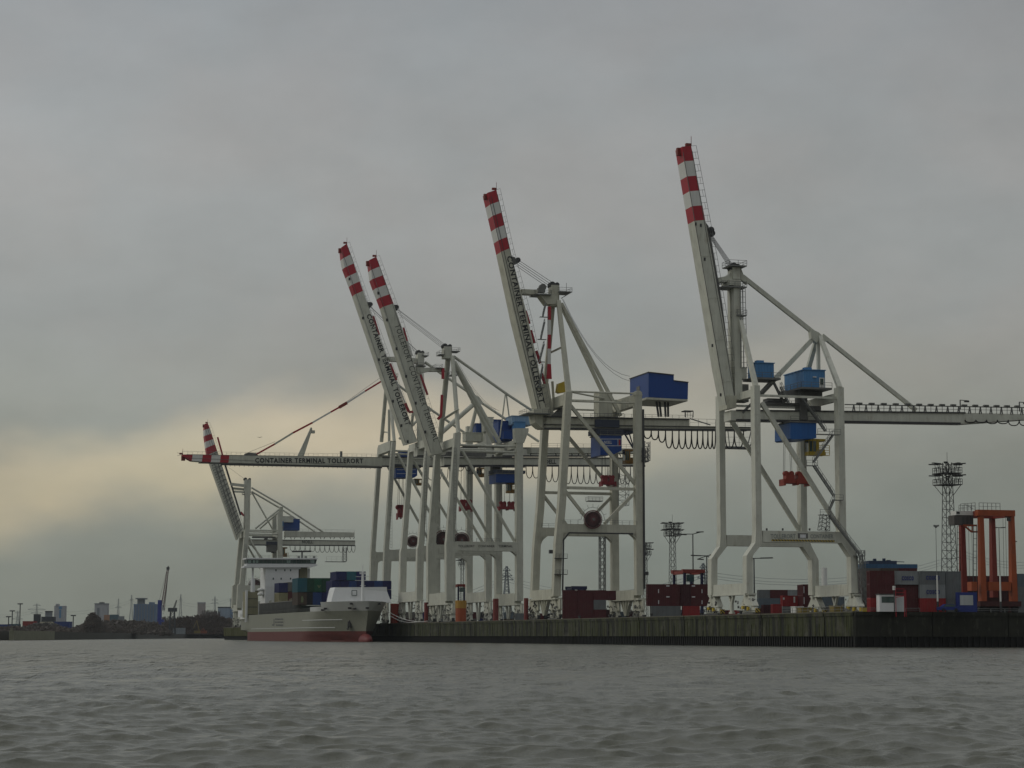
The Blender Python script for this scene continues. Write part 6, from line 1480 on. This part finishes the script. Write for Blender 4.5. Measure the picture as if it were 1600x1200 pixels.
def bluesign():
    p = at(1496.5, 950, 411); s_ = 3400/411; z = lambda y: (997-y)/s_+EYE-ZQ; r = empty('notice_board', (p.x, p.y, ZQ), ANG*.3, label='dark blue box frame with a blank white screen at the quay edge', cat='notice board')
    w_ = 31/s_; fm = mat('frame_blue', (.015,.03,.16), .5)
    mb = MB(); mb.box(0, 0, 0, w_, 1.3, z(926)); mb.build('frame', fm, r)
    mb = MB(); mb.box(.45, -.05, z(946), .45+21/s_, -.005, z(930.5)); mb.build('panel', mat('panel_grey', (.36,.38,.38), .6), r)
    p = at(1467, 950, 410); c = empty('car', (p.x, p.y, ZQ), ANG*.3, label='low dark blue car half hidden by the kerb, left of the blue framed board', cat='car')
    mb = MB(); mb.prism([(0,.35),(4.2,.35),(4.2,.85),(3.4,.95),(2.9,1.45),(1.3,1.45),(.7,.98),(0,.85)], 0, 1.7); mb.build('body', fm, c)
    mb = MB(); mb.prism([(.85,.98),(3.25,.98),(2.8,1.38),(1.38,1.38)], -.02, 1.72); mb.build('window', GLS, c)
    for x in (.9, 3.3):
        w2 = MB(); w2.tube((x,-.02,.34), (x,.2,.34), .34, 14); w2.build('wheel', CBL, c)
bluesign()
# guard rails, bollards, boxes on the quay
def props():
    mb = MB(); a = site(1.1, 10, ZQ); 
    r = empty('guard_rail', site(1.0, 3, ZQ), ANG, label='thin grey guard rail on the quay edge at the corner by the nearest crane', cat='railing'); mb.rail((0,0,0), (0,34,0), h=1.1, step=2.5); mb.build('rail', RAIL, r)
    r = empty('guard_rail', site(2, .8, ZQ), ANG, label='long low grey guard rail along the dark end wall at the right', cat='railing'); mb = MB(); mb.rail((0,0,0), (90,0,0), h=.7, step=3, r=.06); mb.build('rail', RAIL, r)
    for b, cc, h, lb in ((14, mat('box_ochre', (.19,.14,.03), .6), 1.2, 'dull yellow equipment box on the quay near the corner'), (30, MATS['box_ochre'], 1.0, 'dull yellow cabinet between the legs of the nearest crane'), (33, BWH, 1.3, 'small white cabinet between the legs of the nearest crane')):
        p = site(2.2, b, ZQ); o = MB(); o.box(0,0,.1,1.8,2.4,h); o.box(-.05,-.05,h,1.85,2.45,h+.12); o.box(.2,.2,0,.5,.5,.1); x = o.build('equipment_box', cc); x.location = p; x.rotation_euler = (0,0,ANG); tag(x, lb, 'equipment box')
    # painted pile heads beside the crowded cranes
    for px, y0, y1, ya, c1, c2, w_, lb in ((720, 939, 972, 951, mat('dolphin_yellow', (.36,.20,.03), .6), ORG, 17, 'orange and yellow steel fender post beside the crane legs'), (618, 944, 974, None, mat('dolphin_red', (.30,.04,.02), .6), None, 17, 'rusty red fender post beside the ship bow'), (666, 942, 970, None, mat('dolphin_dull', (.16,.03,.025), .6), None, 7, 'narrow dull red post left of the orange and yellow one'), (774.5, 936, 968, None, MATS['dolphin_dull'], None, 9, 'dull red post between the sill beams of the crowded cranes'), (822, 935, 962, None, MATS['dolphin_dull'], None, 7, 'dull red post beside the seaside leg of the beige crane')):
        b = b_for(px, 1.9); p = site(1.9, b, 0); s_ = HX/p.y; z = lambda y: (995.6-y)/s_+EYE; r = empty('fender_post', (p.x, p.y, 0), ANG, label=lb, cat='fender post'); W2 = w_/s_
        mb = MB(); mb.hexa([(-.6,-W2/2,1.5),(.3,-W2/2,1.5),(.3,W2/2,1.5),(-.6,W2/2,1.5),(-.6,-W2/2,z(ya or y0)),(.3,-W2/2,z(ya or y0)),(.3,W2/2,z(ya or y0)),(-.6,W2/2,z(ya or y0))]) if False else mb.tube((0,0,ZQ), (0,0,z(ya or y0)), W2/2, 16)
        mb.build('post', c2 or c1, r)
        if ya: mb = MB(); mb.tube((0,0,z(ya)), (0,0,z(y0)), W2/2*1.05, 16); mb.build('cap', c1, r)
    # mooring lines from the ship bow
    for k, (x, y, px, py, lb) in enumerate(((607, 958, 668, 971.5, 'long pale mooring line from the ship bow to the quay, upper one'), (606, 960, 655, 972, 'long pale mooring line from the ship bow to the quay, lower one'))):
        a = S.O+U*9+D*8+Vector((0,0,11-k)); b = site(1.0, b_for(px, 1.0), ZQ+.5); mb = MB()
        pts = [a.lerp(b, i/10)-Vector((0,0,1.6*4*(i/10)*(1-i/10))) for i in range(11)]; mb.path(pts, .09); tag(mb.build('mooring_line', BWH), lb, 'rope')
props()

# ------------------------------------------------------------------ far shore on the left
FARG = mat('far_ground', (.055,.052,.042), .95, var=.3, sc=.02); FWALL = mat('far_quay_wall', (.06,.06,.05), .9, var=.3); SCR = mat('scrap_metal', (.085,.072,.060), .8, var=.7, sc=.35, dirt=(.20,.19,.18), dirt_amt=.7)
def far_shore():
    # shoreline follows px 0 -> 350
    sh = [(-400,760),(0,900),(75,1010),(160,1250),(250,1700),(350,2300),(420,3200)]
    P = [(HX and (x-800)/3400*Y, Y) for x, Y in sh]
    V = [(x, y, 3.0) for x, y in P]; g = MB(); g.face(V+[(900, 9000, 3.0), (-9000, 9000, 3.0), (-2500, 760, 3.0)]); tag(g.build('far_shore_ground', FARG), 'dark ground of the far scrap yard shore', 'ground', kind='structure')
    w_ = empty('far_quay_wall', (0,0,0), 0, label='low dark quay wall along the far shore on the left', cat='quay wall')
    for i, (a, b) in enumerate(zip(P, P[1:])):
        mb = MB(); A, B = Vector((*a,0)), Vector((*b,0)); d = (B-A).normalized(); n = Vector((d.y,-d.x,0)); mb.hexa([A-Vector((0,0,1)), B-Vector((0,0,1)), B+n*-3-Vector((0,0,1)), A+n*-3-Vector((0,0,1)), A+Vector((0,0,3.3)), B+Vector((0,0,3.3)), B+n*-3+Vector((0,0,3.3)), A+n*-3+Vector((0,0,3.3))]); mb.build('wall_section', FWALL, w_)
    a = at(18, 990, 900); b = at(82, 990, 1005); mb = MB(); mb.beam((a.x,a.y,1.6), (b.x,b.y,1.6), 2, 4.0); mb.beam((a.x,a.y,3.2), (a.x,a.y,4.6), .8, .8); 
    tag(mb.build('landing_wall', mat('pale_concrete', (.20,.20,.14), .9, var=.3)), 'pale concrete landing wall low on the far left shore', 'quay wall')
far_shore()
def heap(px0, px1, ytop, ybase, Y, label, peak=.5, m=SCR, seed=1, kind='stuff', cat='scrap heap', name='scrap_heap', dens=3200, pw=1.1):
    rnd = random.Random(seed); a = at(px0, ybase, Y); b = at(px1, ybase, Y); sc_ = 3400/Y; h = (994.3-ytop)/sc_+EYE-3; w_ = b.x-a.x; mb = MB()
    nx, ny = 34, 12; dp = min(w_*.5, 60)
    G = [[None]*(ny+1) for _ in range(nx+1)]
    for i in range(nx+1):
        for j in range(ny+1):
            fx = i/nx; fy = j/ny; e = 1-abs((fx-peak)/(peak if fx < peak else 1-peak))**pw; e = max(0, e)*(math.sin(math.pi*min(1, fy*1.0)))**.7 if 0 < fy < 1 else 0
            z = 3.0+h*e*rnd.uniform(.72, 1.06); G[i][j] = (a.x+w_*fx+rnd.uniform(-.3,.3)*w_/nx, Y+dp*(fy-.0), z)
    for i in range(nx):
        for j in range(ny): mb.face([G[i][j], G[i+1][j], G[i+1][j+1], G[i][j+1]])
    for _ in range(dens):
        i = rnd.randrange(nx); j = rnd.randrange(0, ny//2+2); c = Vector(G[i][j]).lerp(Vector(G[i+1][j+1]), rnd.random()); s1 = rnd.uniform(.4, 1.5)*Y/1000
        d = Vector((rnd.uniform(-1,1), rnd.uniform(-1,1), rnd.uniform(-.6,1))).normalized(); mb.beam(c-d*s1, c+d*s1, rnd.uniform(.15,.7)*Y/1000, rnd.uniform(.1,.4)*Y/1000)
    return tag(mb.build(name, m), label, cat, kind=kind)
heap(122, 168, 957, 990, 1400, 'steep pointed heap of scrap metal left of the mobile crane', .42, seed=2, pw=1.15)
heap(95, 260, 971, 990, 1450, 'long low heap of mixed scrap along the far shore', .6, seed=3, dens=3500, pw=4)
heap(238, 400, 964, 990, 2000, 'broad dark brown heap of rusty scrap behind the mobile crane', .42, mat('rusty_scrap', (.045,.030,.022), .9, var=.5, sc=.3), seed=4, dens=4500, pw=3)
heap(-60, 120, 981, 990, 1150, 'flat grey scrap mounds at the far left', .5, seed=5, dens=2500, pw=5)
heap(28, 100, 975, 990, 1180, 'low grey rubble mound below the yellow roofed shed', .5, mat('rubble_grey', (.10,.095,.085), .9, var=.5, sc=.4), seed=8, dens=1500, pw=2.4)
def block(px0, px1, ytop, Y, mcol, label, name='far_building', parts=(), depth=None, base=3.0, cat='building'):
    a = at(px0, 980, Y); b = at(px1, 980, Y); sc_ = 3400/Y; H_ = lambda y: (994.2-y)/sc_+EYE; w_ = b.x-a.x; dp = depth or w_*.7
    r = empty(name, (a.x, Y, base), 0, label=label, cat=cat); mb = MB(); mb.box(0, 0, 0, w_, dp, H_(ytop)-base); mb.build('wall', mcol, r)
    for nm, x0, y0, x1, y1, mm, vo in parts:
        mb = MB(); u0 = (x0-px0)/sc_; u1 = (x1-px0)/sc_; mb.box(u0, -vo, H_(y1)-base, u1, dp+(0 if vo >= 0 else vo), H_(y0)-base) if nm != 'window' else mb.box(u0, -.3, H_(y1)-base, u1, -.05, H_(y0)-base); mb.build(nm, mm, r)
    return r
SB = mat('silo_hazed_blue', (.12,.18,.27), .8, var=.1); SW = mat('far_white', (.34,.35,.36), .8, var=.1); SG = mat('far_grey', (.17,.19,.20), .8); SBr = mat('far_blue', (.10,.22,.36), .8); FD = mat('far_dark', (.05,.055,.06), .9); FRED = mat('far_red', (.20,.03,.025), .8); FCR = mat('far_cream', (.40,.38,.28), .8); FNV = mat('far_navy', (.03,.05,.16), .8); FTE = mat('far_teal', (.05,.10,.12), .8)  # bluish distance haze is put into the silo and far grey base colours
s_ = [('roof', 211, 934.5, 225, 936.5, SG, 1), ('stair_tower', 213, 936.5, 222, 944.5, SG, -3), ('roof_box', 232, 941, 237, 944.5, SB, 0)]
s_ += [('silo_rib', 211+k*4.6, 945, 212+k*4.6, 980, SG, .6) for k in range(7)]
block(208, 243, 944, 2500, SB, 'blue grey grain silo block with a flat topped tower on its left end', parts=s_, depth=20)
block(243, 249, 953, 2520, FD, 'low dark block right of the blue grain silo')
block(147, 167, 943, 2400, SW, 'tall white tower block behind the pointed scrap heap', parts=[('roof_box', 154, 941.3, 160, 943, FD, 0), ('window', 151, 950, 155, 968, SG, 0), ('parapet', 146.6, 943, 167.4, 944.3, SG, .5)])
block(84, 101, 947, 2300, SW, 'white building with a light blue stripe and stepped roof at the left', parts=[('stair_tower', 86, 944, 90, 948, SW, 0), ('window', 91, 948, 96, 952, SBr, 0), ('window', 92, 953, 95, 966, SBr, 0)])
block(70, 80, 956, 2250, SG, 'small grey block left of the white stepped building', parts=[('roof', 70, 955, 80.5, 957, FD, .5)])
block(64, 84, 964, 1700, FD, 'dark low shed in front of the grey block at the left')
block(52, 62, 960, 1550, FD, 'dark square block with small roof under the broad pylon')
block(35, 55, 971, 1300, FRED, 'dark red shed on the far left shore')
block(62, 82, 972, 1280, FCR, 'cream building with a pinkish eave on the far left shore', parts=[('roof', 56, 978.5, 85, 980, mat('pink_roof', (.30,.17,.15), .8), 1), ('window', 67, 980.5, 80, 984.5, FTE, 0)])
block(82, 109, 971.5, 1320, FNV, 'long dark blue shed right of the cream building')
block(-10, 14, 976, 1250, FNV, 'dark blue shed at the left picture edge'); block(14, 30, 975.5, 1260, FTE, 'dark teal shed near the left picture edge')
block(162, 171, 961, 2300, mat('far_orange', (.30,.17,.10), .8), 'low orange toned block right of the white tower')
block(171, 184, 960.5, 2290, FTE, 'low dark teal block between the white tower and the silo'); block(184, 193, 963, 2290, SG, 'low pale grey block left of the blue grain silo')
block(308, 319.5, 942, 2550, mat('far_pale_brown', (.30,.27,.25), .8), 'slender pale brown tower right of the mobile crane', parts=[('parapet', 307.8, 941, 319.7, 943, SW, .4)])
block(340, 359, 949, 2500, mat('far_pale_blue', (.25,.31,.37), .8), 'pale blue hall just left of the ship stern', parts=[('roof', 339.5, 948, 359.5, 949.5, FD, .5)]); block(359, 380, 952.5, 2490, SB, 'blue grey hall touching the ship stern in view')
block(216, 229, 973, 1800, FRED, 'red cabin low in front of the silo', parts=[('window', 218, 981, 222, 983, SW, 0)]); block(270, 288, 981, 1900, SG, 'low pale grey shed right of the mobile crane', depth=8)
# bare trees beyond
def woods(px0, px1, y0, Y, label, seed):
    rnd = random.Random(seed); mb = MB(); n = int((px1-px0)*2.2)
    for i in range(n):
        x = px0+(px1-px0)*rnd.random(); yy = y0+rnd.uniform(-1.5, 7); a = at(x, 985, Y+rnd.uniform(0, 40)); z = (994.2-yy)*Y/3400
        for k in range(16):
            d = Vector((rnd.uniform(-3.5,3.5), rnd.uniform(-2,2), 0)); c = Vector((a.x, a.y, z*rnd.uniform(.4,.75))); mb.beam(c, c+d+Vector((0,0,z*rnd.uniform(.1,.3))), .25, .25)
        mb.beam((a.x,a.y,2), (a.x,a.y,z), .5, .5)
    tag(mb.build('bare_trees', mat('bare_wood', (.07,.055,.045), .9)), label, 'trees', kind='stuff')
woods(316, 345, 952, 2480, 'bare winter trees beside the slender pale brown tower', 3); woods(250, 300, 962, 2200, 'dark low line of bare trees behind the rusty scrap', 4); woods(640, 700, 962, 1500, 'bare trees far behind the crane legs', 9)
def mobile_crane():
    Y = 1750; p = at(250, 985, Y); sc_ = 3400/Y; z = lambda y: (994.3-y)/sc_+EYE-3; X = lambda x: (x-250)/sc_
    r = empty('mobile_harbour_crane', (p.x, Y, 3), 0, label='blue mobile harbour crane with a slim reddish lattice jib on the scrap quay', cat='crane')
    nb = mat('crane_blue', (.02,.035,.22), .5)
    mb = MB(); mb.box(X(246), -1.5, 2, X(252), 1.5, z(938)); mb.box(X(245.6), -1.8, z(972), X(256), 2, z(968)); mb.build('tower', nb, r)
    mb = MB(); mb.box(X(244), -4, 0, X(258), 4, 3); mb.box(X(246), -3, 3, X(255), 3, 6); mb.build('chassis', mat('crane_chassis', (.03,.05,.12), .6), r)
    mb = MB(); mb.lattice((X(252.5), 0, z(952)), (X(260.5), 0, z(889)), 2.0, 1.2, 16, .16); mb.build('jib', mat('jib_red', (.14,.07,.07), .6), r)
    mb = MB(); mb.box(X(258.3), -.8, z(890.5), X(262.8), .8, z(886.5)); mb.box(X(260), -.5, z(886.5), X(261.8), .5, z(885)); mb.tube((X(248), 0, z(938)), (X(259), 0, z(890)), .12, 4); mb.tube((X(261.5), 0, z(890)), (X(256.5), 0, z(955)), .15, 4); mb.tube((X(261.8), 0, z(890)), (X(255), 0, z(960)), .12, 4); mb.build('jib_head', DRK, r)
    mb = MB(); mb.box(X(252), -1.5, z(954), X(256), 1.5, z(949.5)); mb.box(X(252), -1.3, z(949.5), X(254.5), 1.3, z(946)); mb.build('cab', SW, r)
mobile_crane()
PYL = mat('pylon_steel', (.17,.19,.20), .7)
def pylon(px, ytop, Y, arms, label, w0=7, base=3, lean=0, wt=1.0):
    p = at(px, 985, Y); sc_ = 3400/Y; r = empty('pylon', (p.x, Y, base), .25, label=label, cat='pylon', group='power pylons on the skyline'); h = (994.4-ytop)/sc_+EYE-base
    mb = MB(); mb.lattice((0,0,0), (0,0,h*.62), w0, wt*2.2, 9, .17); mb.lattice((0,0,h*.62), (0,0,h), wt*2.2, wt*.7, 7, .14); mb.build('tower', PYL, r)
    for y, hw in arms:
        z = (994.4-y)/sc_+EYE-base; wd = hw/sc_; mb = MB(); mb.beam((-wd,0,z), (wd,0,z), .35, .35); mb.beam((-wd,0,z), (0,0,z+2.2), .25, .25); mb.beam((wd,0,z), (0,0,z+2.2), .25, .25); mb.build('cross_arm', PYL, r)
    return r
pylon(56.5, 944, 2600, [(947,6),(953,14),(958.5,9)], 'broad pylon with three wide arms left of the white building')
pylon(27, 956, 2300, [(958,4),(968,8)], 'small squat pylon at the far left'); 
lp = [(30.5, 944, 'thin floodlight mast beside the squat pylon at the far left'), (18.5, 955, 'short thin floodlight mast at the far left'), (13, 964, 'shortest thin mast at the far left'), (114, 962, 'small lamp mast left of the pointed scrap heap')]
for x, y, l in lp:
    p = at(x, 985, 1200); r = empty('floodlight_mast', (p.x, 1200, 3), 0, label=l, cat='light mast'); h = (994-y)/2.83+EYE-3; mb = MB(); mb.tube((0,0,0), (0,0,h), .3, 6); mb.build('pole', FD, r); mb = MB(); mb.box(-1.4,-.5,h-.3,1.4,.5,h+.3); mb.build('lamp_head', FD, r)
pylon(204.5, 930, 2600, [(938,3)], 'slim dark pylon just left of the silo tower', 8); pylon(281.5, 929, 2600, [(938,3)], 'slim dark pylon right of the mobile crane', 8)
pylon(335, 932, 2700, [(938,5),(943,6)], 'pale thin pylon above the bare trees', 5); pylon(184, 936, 2700, [(950,5)], 'thin antenna like pylon between white tower and silo', 4)
pylon(360, 936, 2700, [(938,3)], 'thin pylon just left of the ship stern', 4); pylon(791.5, 884, 1100, [(891,6),(899,9),(905,11)], 'pale pylon seen between the crane legs', 6, 6)
pylon(1099.5, 879, 1000, [(886,6),(893,9),(902,10)], 'pale pylon between the two near cranes', 6, 6); pylon(1507, 857, 1300, [(860,6)], 'distant pale pylon behind the orange straddle carrier', 5, 6)
def small_crane():
    p = at(269, 985, 1800); r = empty('shipyard_crane', (p.x, 1800, 3), 0, label='small distant slewing crane right of the blue mobile crane', cat='crane'); s2 = 1800/3400; z = lambda y: (994.3-y)*s2+EYE-3
    mb = MB(); mb.lattice((0,0,0), (0,0,z(952)), 5, 3, 5, .3); mb.box(-3.5,-2,z(956),3.5,2,z(950)); mb.build('tower', FD, r); mb = MB(); mb.lattice((1,0,z(952)), (3.2,0,z(938)), 1.2, .6, 5, .15); mb.build('jib', FD, r)
small_crane()
for (x, c, yy, l) in ((309, mat('dull_excavator', (.14,.10,.02), .6), 969, 'yellow excavator with raised arm on the far scrap yard'), (319, mat('dull_orange_machine', (.16,.04,.015), .6), 981, 'orange excavator on the far scrap yard')):
    p = at(x, 985, 1950); r = empty('excavator', (p.x, 1950, 3), 0, label=l, cat='excavator'); mb = MB(); mb.box(-3,-2,1,2.5,2,3.4); mb.build('body', c, r); mb = MB(); mb.box(-3,-2,0,3,2,1); mb.build('track', DRK, r); mb = MB(); k = 1950/3400; hz = (994-yy)*k-2; mb.beam((1.5,0,2.5), (-1,0,hz), .7, .7); mb.beam((-1,0,hz), (-4,0,hz*.45), .5, .5); mb.build('arm', c, r)
def wires(pts, Y, sag, label, off):
    for k, dz in enumerate(off):
        mb = MB(); P = [at(x, y+dz, Yk) for (x, y), Yk in zip(pts, Y)]
        for a, b in zip(P, P[1:]):
            mb.path([a.lerp(b, i/10)-Vector((0,0,sag*4*(i/10)*(1-i/10))) for i in range(11)], .10, 4)
        tag(mb.build('power_line', PYL), label[k], 'power line')
wires([(-60,950),(56,953),(204,938),(281,940),(372,929)], [2600]*5, 7, ['upper power line crossing the skyline at the left','lower power line crossing the skyline at the left'], (0, 4))
wires([(372,930),(600,925),(791,899),(1099,893),(1507,862),(1700,850)], [2600,1700,1100,1000,1300,1400], 9, ['upper power line running behind the crane legs','middle power line running behind the crane legs','lower power line running behind the crane legs'], (0, 5, 9))
# chimney or white pipe seen through the nearest crane
p = at(1288, 900, 700); mb = MB(); mb.tube((0,0,0), (0,0,17.5), .9, 14); o = mb.build('white_silo_pipe', BWH); o.location = (p.x, p.y, ZQ); tag(o, 'white round pipe rising behind the landside sill of the nearest crane', 'pipe')
# a gull over the lowered boom
p = at(406, 683.5, 500); mb = MB(); mb.beam((-.55,0,.1), (0,0,0), .25, .05); mb.beam((0,0,0), (.55,0,.12), .25, .05); mb.beam((0,-.25,0), (0,.25,0), .14, .1); o = mb.build('gull', DRK); o.location = p; tag(o, 'small dark gull flying above the lowered boom', 'bird')
# low far strip behind the quay so the gap between legs shows land
gm = MB(); gm.face([(-700,1900,3.2),(4000,1900,3.2),(6000,9000,3.2),(-700,9000,3.2)]); tag(gm.build('far_land', FARG), 'flat far land behind the terminal', 'ground', kind='structure')

# ------------------------------------------------------------------ haze
def haze(dens=.00004):
    mb = MB(); mb.box(-3200, -60, -3.2, 3200, 3300, 160)
    m = bpy.data.materials.new('haze'); m.use_nodes = True; t = m.node_tree; t.nodes.remove(t.nodes['Principled BSDF']); v = t.nodes.new('ShaderNodeVolumePrincipled'); v.inputs['Density'].default_value = dens; v.inputs['Color'].default_value = (.80, .86, .88, 1); v.inputs['Anisotropy'].default_value = .2
    t.links.new(v.outputs[0], t.nodes['Material Output'].inputs['Volume']); o = mb.build('haze', m); tag(o, 'thin grey river haze', 'haze', kind='stuff')
haze()
